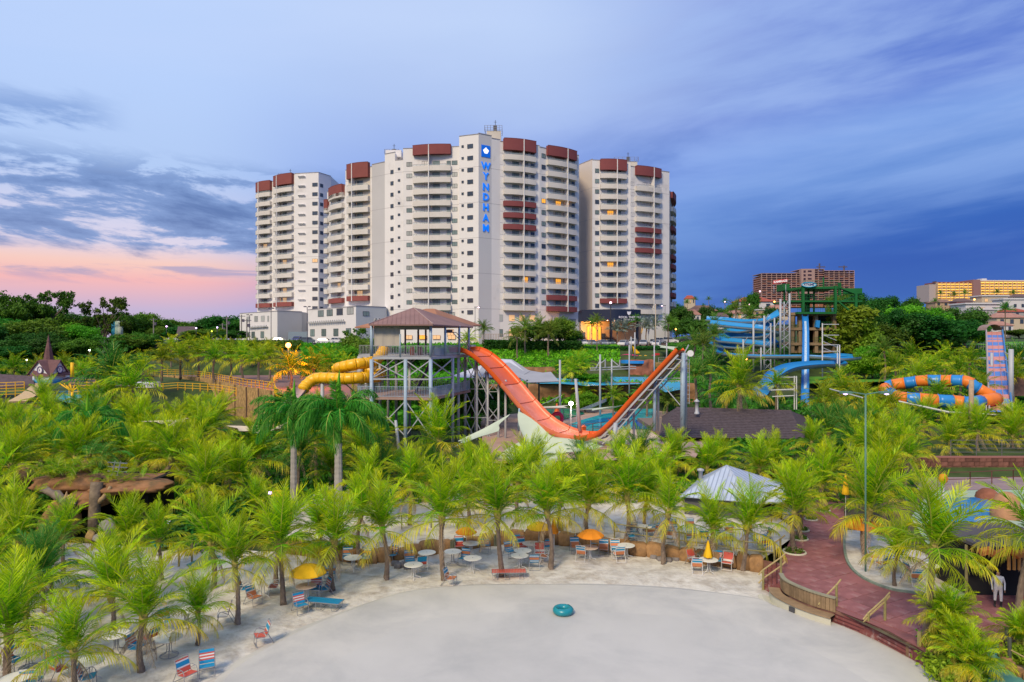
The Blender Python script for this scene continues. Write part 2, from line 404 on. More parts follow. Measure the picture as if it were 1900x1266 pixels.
# ================================================================= THE HOTEL
STUCCO=mat('white_stucco',(.72,.70,.70),.85,var=.035,scale=.12,bump=.1,bscale=3,wear=((.55,.53,.53),.35,.18))
CREAM=mat('cream_render',(.62,.55,.46),.85,var=.05,scale=.3)
PARA=mat('offwhite_parapet',(.62,.585,.55),.85,var=.05,scale=.4,objvar=.04,wear=((.5,.46,.42),.3,.5))
BRICKRED=mat('oxide_red_paint',(.215,.058,.060),.75,var=.08,scale=.5)
TERRA=mat('terracotta_red_paint',(.23,.066,.058),.75,var=.08,scale=.5)
FRAMEM=mat('dark_aluminium',(.09,.09,.10),.5,.3)
LTFRAME=mat('light_aluminium',(.45,.46,.47),.45,.4)
GLA=mat('curtained_glass',(.17,.23,.23),.25,spec=.6,objvar=.3,var=.15,scale=1.5)
GLB=mat('dark_glass',(.045,.06,.085),.12,spec=.8,objvar=.3)
GLC=mat('pale_curtain_glass',(.36,.38,.37),.35,spec=.5,objvar=.2)
LIT=mat('lit_orange_curtain',(.5,.22,.03),.6,emit=.85,ecol=(1,.42,.05))
LITW=mat('lit_warm_curtain',(.5,.3,.15),.6,emit=.45,ecol=(1,.6,.3))
RAILG=mat('railing_glass',(.42,.48,.48),.15,spec=.5,alpha=.45)
JOINT=mat('panel_joint',(.33,.32,.34),.9)
def frame2(p0,p1):
 t=Vector((p1[0]-p0[0],p1[1]-p0[1],0));L=t.length;t.normalize();n=Vector((t.y,-t.x,0))
 if n.dot(Vector((p0[0],p0[1],0)))>0:n=-n
 return t,n,L
def plan(px,Y):return Vector((X(px,Y),Y,0))
def rot_of(t):return math.atan2(t.y,t.x)
def window_mesh(name,wd,ht,glass,fr=FRAMEM,panes=2,depth=.12):
 """local x along the wall, y out of the wall is -y, z up; origin at the centre of the opening on the wall plane"""
 mb=MB();f=.05
 mb.box(0,-.03,ht/2-f/2,wd,depth*.7,f);mb.box(0,-.03,-ht/2+f/2,wd,depth*.9,f)
 mb.box(-wd/2+f/2,-.03,0,f,depth*.7,ht-2*f);mb.box(wd/2-f/2,-.03,0,f,depth*.7,ht-2*f)
 for k in range(1,panes):mb.box(-wd/2+wd*k/panes,-.03,0,f*.8,depth*.6,ht-2*f)
 mb.cur=1;mb.box(0,-.012,0,wd-2*f,.02,ht-2*f)
 return mb.mesh(name,[fr,glass])
WM={}
def wmesh(wd,ht,kind,panes=2,fr=FRAMEM):
 k=(round(wd,2),round(ht,2),kind,panes,fr.name)
 if k not in WM:WM[k]=window_mesh('window',wd,ht,{'c':GLA,'d':GLB,'p':GLC,'o':LIT,'w':LITW}[kind],fr,panes)
 return WM[k]
def put_window(root,p,t,z,wd,ht,kind='c',panes=2,name='window',out=.02,fr=FRAMEM):
 n=Vector((t.y,-t.x,0));q=Vector((p.x,p.y,0))+n*out
 return inst(name,wmesh(wd,ht,kind,panes,fr),(q.x-root.location.x,q.y-root.location.y,z-root.location.z),root,(0,0,rot_of(t)))
def wall_piece(root,p0,p1,zb,zt,depth=11,m=STUCCO,name='wall',cap=True):
 t,n,L=frame2(p0,p1)
 if t.x<0:t=-t
 a,b=Vector(p0),Vector(p1);back=Vector((0,depth,0))
 mb=MB();q=[a,b,b+back,a+back]
 mb.hexa([Vector((p.x,p.y,zb))for p in q]+[Vector((p.x,p.y,zt))for p in q])
 mb.build(name,m,root)
 if cap:
  mb=MB();nn=Vector((t.y,-t.x,0))*.08
  mb.hexa([Vector((p.x,p.y,zt))for p in(a+nn,b+nn,b-nn*3,a-nn*3)]+[Vector((p.x,p.y,zt+.18))for p in(a+nn,b+nn,b-nn*3,a-nn*3)])
  mb.build('coping',mat('grey_coping',(.30,.29,.32),.8),root)
 mb=MB()
 for z in np.arange(21.2,zt-1,9.0):
  if z>zb:mb.hexa([Vector((p.x,p.y,z+h))for h in(0,.07)for p in(a+Vector((t.y,-t.x,0))*.012,b+Vector((t.y,-t.x,0))*.012,b,a)])
 if mb.v:mb.build('panel_joint',JOINT,root)
def lerp(a,b,f):return a+(b-a)*f
def bow(root,p0,p1,sdiv,floors,reds,crown,warm=False,left_ok=True,lit=()):
 """a curved stack of twin balconies between plan points p0 and p1"""
 t,n,L=frame2(p0,p1);t=(Vector(p1)-Vector(p0)).normalized();n=Vector((t.y,-t.x,0));rz=rot_of(t)
 org=root.location;redm=TERRA if warm else BRICKRED
 def bulge(s):return .95+.65*math.sin(math.pi*s)
 halves=[(0.0,sdiv),(sdiv,1.0)]if sdiv else[(0.0,1.0)]
 def shell(s0,s1,z0,z1,thick,floor=True,inset=0.0):
  mb=MB();N=8;ss=[s0+(s1-s0)*k/N for k in range(N+1)]
  o=[Vector((s*L,-bulge(s)+inset,0))for s in ss];i=[p+Vector((0,thick,0))for p in o]
  o[0].x+=.06;i[0].x+=.06;o[-1].x-=.06;i[-1].x-=.06
  def lay(z):return[Vector((p.x,p.y,z))for p in o],[Vector((p.x,p.y,z))for p in i]
  (oa,ia),(ob,ib)=lay(z0),lay(z1)
  mb.grid([oa,ob]);mb.grid([ob,ib]);mb.grid([ib,ia]);
  for k in(0,-1):
   x=o[k].x;x2=x+(.1 if k==0 else-.1);y0=i[k].y
   a_,b_=min(x,x2),max(x,x2)
   mb.box((a_+b_)/2,(y0+0.0)/2-.01,(z0+z1)/2,b_-a_,abs(y0)+.02,z1-z0-.004)
  if floor:
   base=[Vector((p.x,0.0,z0))for p in o];top=[Vector((p.x,0.0,z0+.16))for p in i];ii=[Vector((p.x,p.y,z0+.16))for p in i]
   mb.grid([base,oa]);mb.grid([ii,top])
  return mb
 def rail(s0,s1):
  mb=MB();N=8;ss=[s0+(s1-s0)*k/N for k in range(N+1)]
  o=[Vector((s*L,-bulge(s)+.1,1.12))for s in ss];o[0].x+=.12;o[-1].x-=.12
  mb.tube(o,.032,4)
  for k in range(0,N+1,2):mb.bar((o[k].x,o[k].y,.68),o[k],.022)
  mb.cur=1
  mb.grid([[Vector((p.x,p.y,.74))for p in o],[Vector((p.x,p.y,1.06))for p in o]])
  return mb
 door_w=1.9
 for hi,(s0,s1)in enumerate(halves):
  pm=shell(s0,s1,-.68,.66,.13).mesh('balcony',[PARA]);rm=shell(s0,s1,-.68,.66,.13).mesh('balcony',[redm])
  rl=rail(s0,s1).mesh('railing',[LTFRAME if warm else FRAMEM,RAILG])
  for k in floors:
   z=24.6+3*k
   q=Vector((p0.x,p0.y,z))-org
   b=inst('balcony',rm if k in reds else pm,q,root,(0,0,rz));inst('railing',rl,(0,0,0),b)
   if k in reds:b['label']='dark red balcony parapet'
   c=(s0+s1)/2+(.10 if hi==0 else-.12)
   r_=rnd.random();kind='o' if(k,hi)in lit else('c' if r_<.68 else 'd' if r_<.82 else 'p')
   if warm:kind='w' if(k,hi)in lit else('d' if r_<.5 else 'c')
   dp=Vector((p0.x,p0.y,0))+t*(c*L)
   put_window(root,dp,t,z+1.05,min(door_w,L*(s1-s0)*.55),2.25,kind,3,'glass_door',.03)
   if hi==len(halves)-1 and not warm and L*(s1-s0)>3.4:
    dp=Vector((p0.x,p0.y,0))+t*(L*s1-.75)
    put_window(root,dp,t,z+1.3,1.1,1.5,'c' if rnd.random()<.6 else 'd',2,'window',.03)
  if crown:
   cm=shell(s0,s1,crown[0],crown[1],.2);o=cm.build('crown_parapet',redm,None);o.location=Vector((p0.x,p0.y,0))-org;o.rotation_euler=(0,0,rz);o.parent=root
   cm=MB();N=8
   a=[Vector((s*L,-bulge(s)-.03,crown[1]))for s in[s0+(s1-s0)*k/N for k in range(N+1)]]
   cm.tube([v+Vector((0,.05,.05))for v in a],.06,4);o=cm.build('crown_coping',mat('dark_red_coping',(.16,.04,.045),.8),None)
   o.location=Vector((p0.x,p0.y,0))-org;o.rotation_euler=(0,0,rz);o.parent=root
 zlo,zhi=24.6+3*min(floors)-.5,(crown[0]if crown else 24.6+3*max(floors)+2.2)
 mb=MB();a=Vector((p0.x,p0.y,0))+n*.012;b=Vector((p1.x,p1.y,0))+n*.012
 mb.hexa([Vector((p.x,p.y,z))for z in(zlo,zhi)for p in(a,b,b-n*.01,a-n*.01)]);mb.build('recess_wall',CREAM,root)
 if sdiv:
  zt=(crown[1]-.02)if crown else zhi;c=Vector((p0.x,p0.y,0))+t*(sdiv*L);B=bulge(sdiv)+.14
  mb=MB();mb.hexa([Vector((p.x,p.y,z))for z in(24.6+3*min(floors)-.7,zt)for p in(c+n*B-t*.11,c+n*B+t*.11,c+n*.02+t*.11,c+n*.02-t*.11)])
  mb.build('divider_fin',STUCCO,root)
GZ0=11.6
def P2(px,Y):return plan(px,Y)
t1=thing('hotel_tower','white curved hotel tower with dark red balcony crowns, farthest left behind the low wing','building',(X(545,214),214,GZ0))
ZT=65.3
wall_piece(t1,P2(477,226),P2(509,221),GZ0,ZT-.6,8);wall_piece(t1,P2(509,219.5),P2(547,214),GZ0,ZT,10)
wall_piece(t1,P2(547,213.5),P2(591,212),GZ0,ZT,12);wall_piece(t1,P2(591,212),P2(614,217),GZ0,ZT,12)
bow(t1,P2(478.5,225.8),P2(505.5,221.6),.30,range(0,13),(0,),(61.9,65.0),True,lit=((1,0),(6,1)))
bow(t1,P2(511,219.2),P2(546,214.2),.26,range(0,13),(0,),(62.3,65.6),True,lit=((0,1),(1,1),(0,0),(4,1)))
t,n,L=frame2(P2(547,213.5),P2(591,212));t=(P2(591,212)-P2(547,213.5)).normalized();t2=(P2(614,217)-P2(591,212)).normalized()
for k in range(14):
 z=61.6-2.95*k
 put_window(t1,P2(584.5,212.2),t,z,1.75,1.1,'w' if k==8 else 'd',2)
 put_window(t1,P2(596.5,213.2),t2,z-.1,1.35,1.1,'d',2)
 c=P2(560.5,213);nn=Vector((t.y,-t.x,0));mb=MB();a=c-t*1.1;b=c+t*1.1;zz=z+2.2
 mb.hexa([Vector((p.x,p.y,q))for q in(zz,zz+.55)for p in(a+nn*(.05 if q==zz else .7),b+nn*(.05 if q==zz else .7),b+nn*.01,a+nn*.01)])
 mb.build('planter_ledge',STUCCO,t1)
t2_=thing('hotel_tower','white hotel tower with terracotta balcony crowns between the west tower and the sign tower','building',(X(650,188),188,GZ0))
ZD=60.6
wall_piece(t2_,P2(607,203),P2(641,194),GZ0,57.2,9);wall_piece(t2_,P2(641,189),P2(690,185),GZ0,60.2,12)
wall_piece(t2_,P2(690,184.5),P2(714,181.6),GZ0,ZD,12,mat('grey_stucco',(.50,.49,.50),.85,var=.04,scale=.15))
bow(t2_,P2(614.5,201),P2(640,194.3),.0,range(0,11),(0,),(54.4,57.6),True,lit=((1,0),))
mb=MB()
bow(t2_,P2(607.5,204),P2(613.5,202),.0,range(0,10),(),(51.6,54.8),True)
bow(t2_,P2(646.5,188.5),P2(687,185.2),.32,range(0,11),(0,),(57.4,61.4),True,lit=((0,1),(1,0)))
t=(P2(690,185)-P2(641,189)).normalized()
t3=thing('hotel_tower','tall central white hotel block carrying the blue vertical sign','building',(X(890,175),175,GZ0))
wall_piece(t3,P2(714,181.4),P2(733,179.6),GZ0,62.6,14);wall_piece(t3,P2(733,179.2),P2(748,178.7),GZ0,60.4,14)
wall_piece(t3,P2(748,178.4),P2(852,176.4),GZ0,63.2,15);wall_piece(t3,P2(852,175),P2(888,173),GZ0,65.4,14)
GST=mat('grey_stucco_sign_face',(.56,.555,.57),.85,var=.03,scale=.1)
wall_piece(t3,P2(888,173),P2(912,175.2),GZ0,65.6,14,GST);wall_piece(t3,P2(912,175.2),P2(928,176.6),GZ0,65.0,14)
wall_piece(t3,P2(928,176.6),P2(1001,180.6),GZ0,64.6,14);wall_piece(t3,P2(1001,180.6),P2(1074,189),GZ0,64.3,14)
bow(t3,P2(767,178.1),P2(838,176.7),.44,range(-1,12),(),(61.2,63.7),lit=())
bow(t3,P2(933,176.9),P2(993,180.2),.58,range(-1,13),(6,7,8),(62.4,65.4),lit=((1,1),))
bow(t3,P2(1013,182.0),P2(1067,188.0),.62,range(-1,13),(-1,0),(62.4,65.0),lit=((8,0),(8,1),(1,0)))
tE=(P2(852,176.4)-P2(748,178.4)).normalized();tC=(P2(888,173)-P2(852,175)).normalized();tF=(P2(1001,180.6)-P2(928,176.6)).normalized();tG=(P2(1074,189)-P2(1001,180.6)).normalized()
for k in range(-1,12):
 put_window(t3,P2(759.5,178.2),tE,26.1+3*k,1.5,1.1,'p' if rnd.random()<.6 else 'c',2)
 put_window(t3,P2(843.5,176.6),tE,26.1+3*k,1.5,1.1,'p' if rnd.random()<.6 else 'c',2)
for k in range(-1,13):
 put_window(t3,P2(929.8,176.8),tF,26.2+3*k,1.25,1.2,'c' if rnd.random()<.7 else 'd',2)
 put_window(t3,P2(1008.4,181.4),tG,26.2+3*k,1.35,1.15,'o' if k==8 else 'd' if rnd.random()<.4 else 'c',2)
for k in range(15):
 z=62.6-3.02*k
 put_window(t3,P2(858.5,174.6),tC,z+.15,.62,.6,'d',1);put_window(t3,P2(872.5,173.82),tC,z,1.6,1.05,'d',2)
 if k<14:
  put_window(t3,P2(727.5,180.1),(P2(733,179.6)-P2(714,181.4)).normalized(),57.6-3*k,1.0,1.0,'d',2)
  put_window(t3,P2(740.5,178.95),(P2(748,178.7)-P2(733,179.2)).normalized(),58.1-3*k,.65,.62,'d',1)
def plant(root,px0,px1,Y,z0,z1,ant=True):
 x0,x1=X(px0,Y),X(px1,Y);mb=MB();mb.box((x0+x1)/2,Y+2,(z0+z1)/2,x1-x0,5,z1-z0);mb.build('plant_room',mat('buff_render',(.52,.48,.42),.85,var=.08,scale=.3),root)
 mb=MB();xa,xb,ya,yb=x0-.5,x1+.3,Y-.7,Y+4.2
 for z in(z1+.15,z1+.7,z1+1.3):mb.tube([(xa,ya,z),(xb,ya,z),(xb,yb,z),(xa,yb,z),(xa,ya,z)],.05,4)
 for k in range(7):
  x=xa+(xb-xa)*k/6;mb.bar((x,ya,z1+.0),(x,ya,z1+1.3),.05);mb.bar((x,yb,z1),(x,yb,z1+1.3),.05)
 mb.build('roof_railing',mat('galvanised_rail',(.25,.25,.30),.5,.4),root)
 if ant:
  mb=MB();xm=x0*.4+x1*.6;mb.box(xm,Y+1,z1+.9,.9,.6,1.8);mb.bar((xm,Y+1,z1),(xm,Y+1,z1+3.2),.07);mb.bar((xm-.4,Y+1,z1+2.7),(xm+.4,Y+1,z1+2.7),.05);mb.build('aerial',FRAMEM,root)
plant(t3,903,929.5,179,63.8,68.0)
mb=MB();mb.box(X(731,183),186,63.0,4.2,8,1.8);mb.build('roof_block',STUCCO,t3)
plant(t3,718,738,183,62.6,62.9)
for px in(927,949.5,968.5,987.5):put_window(t3,P2(px,176.6+(px-928)*.055),tF,19.0,1.7,1.7,'w' if px!=927 else 'p',1,fr=LTFRAME)
for px,kd in((927,'c'),(949.5,'w'),(968.5,'w'),(836,'w')):put_window(t3,P2(px,176.6+(px-928)*.055 if px>900 else 176.7),tF if px>900 else tE,15.1,1.7,1.9,kd,2)
for i,px in enumerate((758,785,810,838,860)):put_window(t3,P2(px,178.2-(px-748)*.019 if px<850 else 174.6),tE if px<850 else tC,14.0,2.0,1.1,'o' if i==1 else 'w',2)
put_window(t3,P2(838,176.7),tE,19.6,1.8,1.7,'p',2)
put_window(t3,P2(1062,187.6),tG,18.2,2.6,1.8,'p',1,fr=LTFRAME)
t4=thing('hotel_tower','white hotel tower at the right end of the hotel, behind the dark entrance canopy','building',(X(1165,198),198,GZ0))
TAN=mat('warm_beige_stucco',(.60,.52,.46),.85,var=.04,scale=.15)
wall_piece(t4,P2(1075,203),P2(1099,197),GZ0,65.4,14,TAN);wall_piece(t4,P2(1099,197),P2(1170,199),GZ0,65.2,14)
wall_piece(t4,P2(1170,199),P2(1242,206),GZ0,63.9,16);wall_piece(t4,P2(1243,214),P2(1247.5,230),GZ0,60.0,4)
bow(t4,P2(1112.5,197.4),P2(1162,198.8),.60,range(0,13),(0,),(62.3,65.4),lit=((8,0),(3,0)))
bow(t4,P2(1177.5,199.8),P2(1224,204.3),.64,range(-1,12),(6,5,7),(61.5,64.2),lit=())
bow(t4,P2(1243.5,215),P2(1247,229),.0,range(-1,11),(8,4,1,5),(58,60))
tH=(P2(1170,199)-P2(1099,197)).normalized();tI=(P2(1242,206)-P2(1170,199)).normalized()
for k in range(-1,13):
 put_window(t4,P2(1107.8,197.2),tH,26.2+3*k,1.2,1.15,'d' if rnd.random()<.35 else 'c',2)
 if k<12:put_window(t4,P2(1173.2,199.4),tI,25.9+3*k,1.15,1.15,'d' if rnd.random()<.25 else 'p',2)
plant(t4,1143,1182,203,63.6,66.2,True)
plant(t1,520,548,219,65.0,65.2,True)
def text_mesh(s,size,depth=.05,bold=0.0):
 cu=bpy.data.curves.new('t','FONT');cu.body=s;cu.size=size;cu.extrude=depth;cu.offset=bold;cu.align_x='CENTER';cu.align_y='CENTER';cu.resolution_u=3
 o=bpy.data.objects.new('t',cu);me=bpy.data.meshes.new_from_object(o);bpy.data.objects.remove(o);return me
def letters(name,s,size,parent,loc,t,m,depth=.05,bold=0.0,tilt=0.0):
 me=text_mesh(s,size,depth,bold);me.materials.clear();me.materials.append(m)
 q=Vector(loc)-wloc(parent);return inst(name,me,q,parent,(R(90),tilt,rot_of(t)))
BLUEL=mat('lit_blue_letter',(.01,.13,.55),.4,emit=.55,ecol=(.0,.20,.95))
WHITEL=mat('lit_white_emblem',(.8,.8,.85),.4,emit=.75,ecol=(.9,.9,1))
tS=(P2(912,175.2)-P2(888,173)).normalized();nS=Vector((tS.y,-tS.x,0));cS=P2(901,174.2)
for ch,py in zip('WYNDHAM',(309,328,348,366.5,385.5,405,424)):
 letters('sign_letter',ch,2.55,t3,cS+nS*.12+Vector((0,0,Zp(py,174.2))),tS,BLUEL,.1,.05)
mb=MB();q=cS+nS*.03;zc=Zp(281,174.2)
mb.hexa([q+tS*a*1.32+nS*b+Vector((0,0,zc+h))for h in(-1.5,1.5)for a,b in((-1,.12),(1,.12),(1,0),(-1,0))])
sgn=mb.build('sign_panel',mat('blue_sign_panel',(.005,.085,.42),.4,emit=.35,ecol=(.0,.15,.8)),t3)
mb=MB();q=cS+nS*.17
def fl(pts):
 vs=[q+tS*(a*1.05)+Vector((0,0,zc+b))for a,b in pts];k=len(vs);mb.add(vs+[v+nS*.05 for v in vs],[tuple(range(k)),tuple(range(k,2*k))]+[(i,(i+1)%k,k+(i+1)%k,k+i)for i in range(k)])
fl([(-.62,.35),(-.30,.66),(-.05,.30),(-.02,-.62),(-.2,-.62)]);fl([(.62,.35),(.30,.66),(.05,.30),(.02,-.62),(.2,-.62)]);fl([(-.24,.72),(0,.95),(.24,.72),(0,.42)]);fl([(-.82,.2),(-.66,.34),(-.27,-.6),(-.4,-.6)]);fl([(.82,.2),(.66,.34),(.27,-.6),(.4,-.6)])
mb.build('emblem',WHITEL,sgn)
P1C=P2(514.6,200)
pd1=thing('hotel_wing','low flat-roofed white hotel wing under the far left tower','building',(P1C.x,P1C.y,GZ0))
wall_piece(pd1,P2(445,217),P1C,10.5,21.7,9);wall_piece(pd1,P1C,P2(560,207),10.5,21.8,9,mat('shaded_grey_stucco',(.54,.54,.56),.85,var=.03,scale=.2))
tP=(P1C-P2(445,217)).normalized()
def along(a,Ya,b,Yb,px):
 A,B=P2(a,Ya),P2(b,Yb);s=(px-950)/F;f=(A.x-s*A.y)/((A.x-s*A.y)-(B.x-s*B.y));return A+(B-A)*f
for px in(461,475.5,488,498):put_window(pd1,along(445,217,514.6,200,px),tP,19.8 if px<495 else 19.7,2.3 if px<495 else .9,1.7,'p',1,fr=LTFRAME)
for px in(470,487):put_window(pd1,along(445,217,514.6,200,px),tP,14.9,2.2,2.0,'c',2)
put_window(pd1,along(445,217,514.6,200,477),tP,12.9,1.3,2.2,'c',1,'door')
def ac_unit_mesh():
 mb=MB();mb.box(0,-.22,0,.85,.42,.7);mb.cur=1;mb.lathe([(.0,0),(.27,0),(.27,.02)],n=10)
 for i in range(len(mb.v)-33,len(mb.v)):x,y,z=mb.v[i];mb.v[i]=(x,-.44-z,y)
 return mb.mesh('air_conditioner',[mat('offwhite_metal',(.5,.5,.5),.5),mat('dark_grille',(.03,.03,.04),.6)])
ACM=ac_unit_mesh();acs=[]
def ac(p,t,z,label,grp):
 o=inst('air_conditioner',ACM,(p.x,p.y,z),None,(0,0,rot_of(t)));tag(o,label,'air conditioner',grp);return o
k=0
a1=[]
for px in np.linspace(466,497,12):o=ac(along(445,217,514.6,200,px)+Vector((tP.y,-tP.x,0))*.02,tP,Zp(606.5-(px-466)*.04,208),'x','air conditioners on the far left wing');a1.append((o,'boxy air conditioner'))
label_row(a1,'on the far left low wing')
mb=MB();
PC=P2(660.5,172)
pd2=thing('hotel_wing','low white hotel wing with a long row of air conditioners, left of the slide tower','building',(PC.x,PC.y,GZ0))
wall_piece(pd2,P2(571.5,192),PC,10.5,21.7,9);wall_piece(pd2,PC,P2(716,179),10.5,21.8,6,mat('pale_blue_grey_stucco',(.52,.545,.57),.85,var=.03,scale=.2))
tQ=(PC-P2(571.5,192)).normalized();tR=(P2(716,179)-PC).normalized()
for px,kd in((595.5,'c'),(612,'c'),(630.5,'d'),(650,'p')):put_window(pd2,along(571.5,192,660.5,172,px),tQ,Zp(582-(px-595)*.09,192-(px-571.5)*.225),3.3,1.75,kd,2)
for px in(580,601,623.5,647):put_window(pd2,along(571.5,192,660.5,172,px),tQ,15.3,2.6,1.95,'c',2)
for px in(591,604,617,626,638):put_window(pd2,along(571.5,192,660.5,172,px),tQ,12.6,1.2,1.7,'p' if px<610 else 'd',1,'door')
put_window(pd2,along(660.5,172,716,179,679),tR,20.0,1.9,1.15,'c',2)
a2=[]
for px in np.linspace(576,640,17):o=ac(along(571.5,192,660.5,172,px)+Vector((tQ.y,-tQ.x,0))*.02,tQ,Zp(598.5-(px-576)*.06,192-(px-571.5)*.225),'x','air conditioners on the wing beside the slide tower');a2.append((o,'boxy air conditioner'))
for px in(695.5,701.5):o=ac(along(660.5,172,716,179,px)+Vector((tR.y,-tR.x,0))*.02,tR,18.6,'x','air conditioners on the wing beside the slide tower');a2.append((o,'boxy air conditioner'))
label_row(a2,'on the wing left of slide tower')
mb=MB();c=P2(563,200);mb.box(c.x,199,14.4,7,4,2.6);o=mb.build('shed',mat('blue_grey_sheet',(.20,.26,.33),.5,var=.1));tag(o,'blue-grey metal shed between the two low hotel wings','shed')
ent=thing('entrance_building','hotel entrance pavilion with curved dark navy canopy and glowing orange doors','building',(X(1130,174),174,GZ0))
NAVY=mat('navy_fascia',(.012,.018,.045),.35,spec=.6);
arc=curve_pts([(X(1079,176),176,0),(X(1100,173.5),173.5,0),(X(1135,171.5),171.5,0),(X(1165,172),172,0),(X(1189,174),174,0)],6)
mb=MB();z0,z1=18.1,21.0;z1b=21.3
mb.grid([[Vector((p.x,p.y,z0))for p in arc],[Vector((p.x,p.y,z1))for p in arc],[Vector((p.x,p.y+9,z1))for p in arc]])
mb.grid([[Vector((p.x,p.y,z0))for p in arc],[Vector((p.x,p.y+9,z0))for p in arc]]);e0,e1=arc[0],arc[-1]
mb.quad((e1.x,e1.y,z0),(e1.x,e1.y+9,z0),(e1.x,e1.y+9,z1),(e1.x,e1.y,z1));mb.quad((e0.x,e0.y,z0),(e0.x,e0.y+9,z0),(e0.x,e0.y+9,z1),(e0.x,e0.y,z1))
mb.build('canopy',NAVY,ent)
mb=MB();a=P2(1078,178.5);b=P2(1190,178.5);mb.hexa([Vector(p)for p in((a.x,178.5,GZ0),(b.x,178.5,GZ0),(b.x,183,GZ0),(a.x,183,GZ0),(a.x,178.5,18.08),(b.x,178.5,18.08),(b.x,183,18.08),(a.x,183,18.08))]);mb.build('wall',mat('warm_beige_wall',(.50,.36,.25),.8,var=.06),ent)
tx=Vector((1,0,0))
for px,wpx in((1091.5,5),(1103,9),(1112.5,5.5)):put_window(ent,P2(px,178.4),tx,14.6,wpx*.14,4.4,'o',1,'glass_door')
put_window(ent,P2(1102,178.4),tx,17.35,3.2,.7,'o',2)
put_window(ent,P2(1119.5,178.4),tx,13.9,.9,2.2,'d',1,'glass_door');put_window(ent,P2(1083,178.4),tx,14.2,.9,2.2,'d',1)
mb=MB()
for px in(1133.5,1182):
 x=X(px,173.4);mb.prism([(x-.35,173.1),(x+.35,173.1),(x+.35,173.8),(x-.35,173.8)],GZ0,18.1)
 mb2=mb
mb.build('column',NAVY,ent)
tA=(arc[19]-arc[15]).normalized();LETW=mat('pale_grey_letter',(.55,.55,.62),.5,emit=.12,ecol=(.8,.8,1))
pA=Vector((X(1168.5,171.6),171.72,0));tA=Vector((1,.075,0)).normalized();nA=Vector((tA.y,-tA.x,0))
letters('sign_text','ROYAL THERMAS',.72,ent,pA+nA*.12+Vector((0,0,Zp(589,172))),tA,LETW,.02,.012)
letters('sign_text','RESORT & SPA',.45,ent,pA+nA*.12+Vector((0,0,Zp(593.6,172))),tA,LETW,.02,.012)
mb=MB();q0=pA+nA*.14+tA*-.2;zc=Zp(581.5,172)
vs=[(-.5,.55),(-.25,.3),(0,.5),(.25,.3),(.5,.55),(.42,-.1),(.15,-.5),(0,-.35),(-.15,-.5),(-.42,-.1)]
vs=[q0+tA*a+Vector((0,0,zc+b))for a,b in vs];mb.add(vs+[v+nA*.04 for v in vs],[tuple(range(10)),tuple(range(10,20))]+[(i,(i+1)%10,10+(i+1)%10,10+i)for i in range(10)]);mb.build('emblem',LETW,ent)
for px,py in((1096,597),(1127,595),(1140,596),(1152.5,596.5)):
 p=W(px,py,171.2 if px>1120 else 173);mb=MB();mb.lathe([(0,.12),(.1,.1),(.16,0),(0,-.06)],(p.x,p.y,p.z),8);mb.build('soffit_lamp',mat('warm_lamp',(1,.6,.4),emit=9,ecol=(1,.42,.25)),ent)
def point(name,p,e,col,r=.25):
 l=bpy.data.lights.new(name,'POINT');l.energy=e;l.color=col;l.shadow_soft_size=r;o=bpy.data.objects.new(name,l);COL.objects.link(o);o.location=p;return o
point('entrance_light',(X(1100,175),175.5,16.8),1400,(1,.45,.12))
# ================================================================= PALMS
L_YOUNG=leafmat('young_frond_leaf',(.07,.29,.005),(.44,.68,.005),(.80,.78,.006),.6,.42,.28,hue=.022)
L_MATURE=leafmat('mature_frond_leaf',(.05,.22,.006),(.34,.56,.006),(.82,.64,.008),.65,.4,.32,hue=.028)
L_OLD=leafmat('old_frond_leaf',(.46,.54,.012),(.78,.68,.015),(.42,.25,.12),.75,.3,.22,hue=.02)
L_DEAD=leafmat('dry_frond_leaf',(.34,.25,.15),(.46,.35,.24),(.36,.27,.20),.5,.15,.25,hue=.01)
L_ROYAL=leafmat('royal_palm_leaf',(.025,.20,.02),(.09,.40,.03),(.12,.26,.03),.3,.3,.1,hue=.01)
L_FAR=leafmat('far_palm_leaf',(.06,.17,.022),(.17,.30,.03),(.25,.27,.04),.4,.3,.25,hue=.03)
L_DARKP=leafmat('dark_palm_leaf',(.03,.17,.02),(.11,.33,.03),(.16,.24,.05),.3,.3,.25,hue=.02)
L_SILVER=leafmat('silver_palm_leaf',(.17,.23,.22),(.30,.37,.34),None,0,.15,.1,hue=.01)
STEM=mat('frond_stem',(.30,.34,.05),.6);STEMD=mat('dry_stem',(.33,.23,.12),.8)
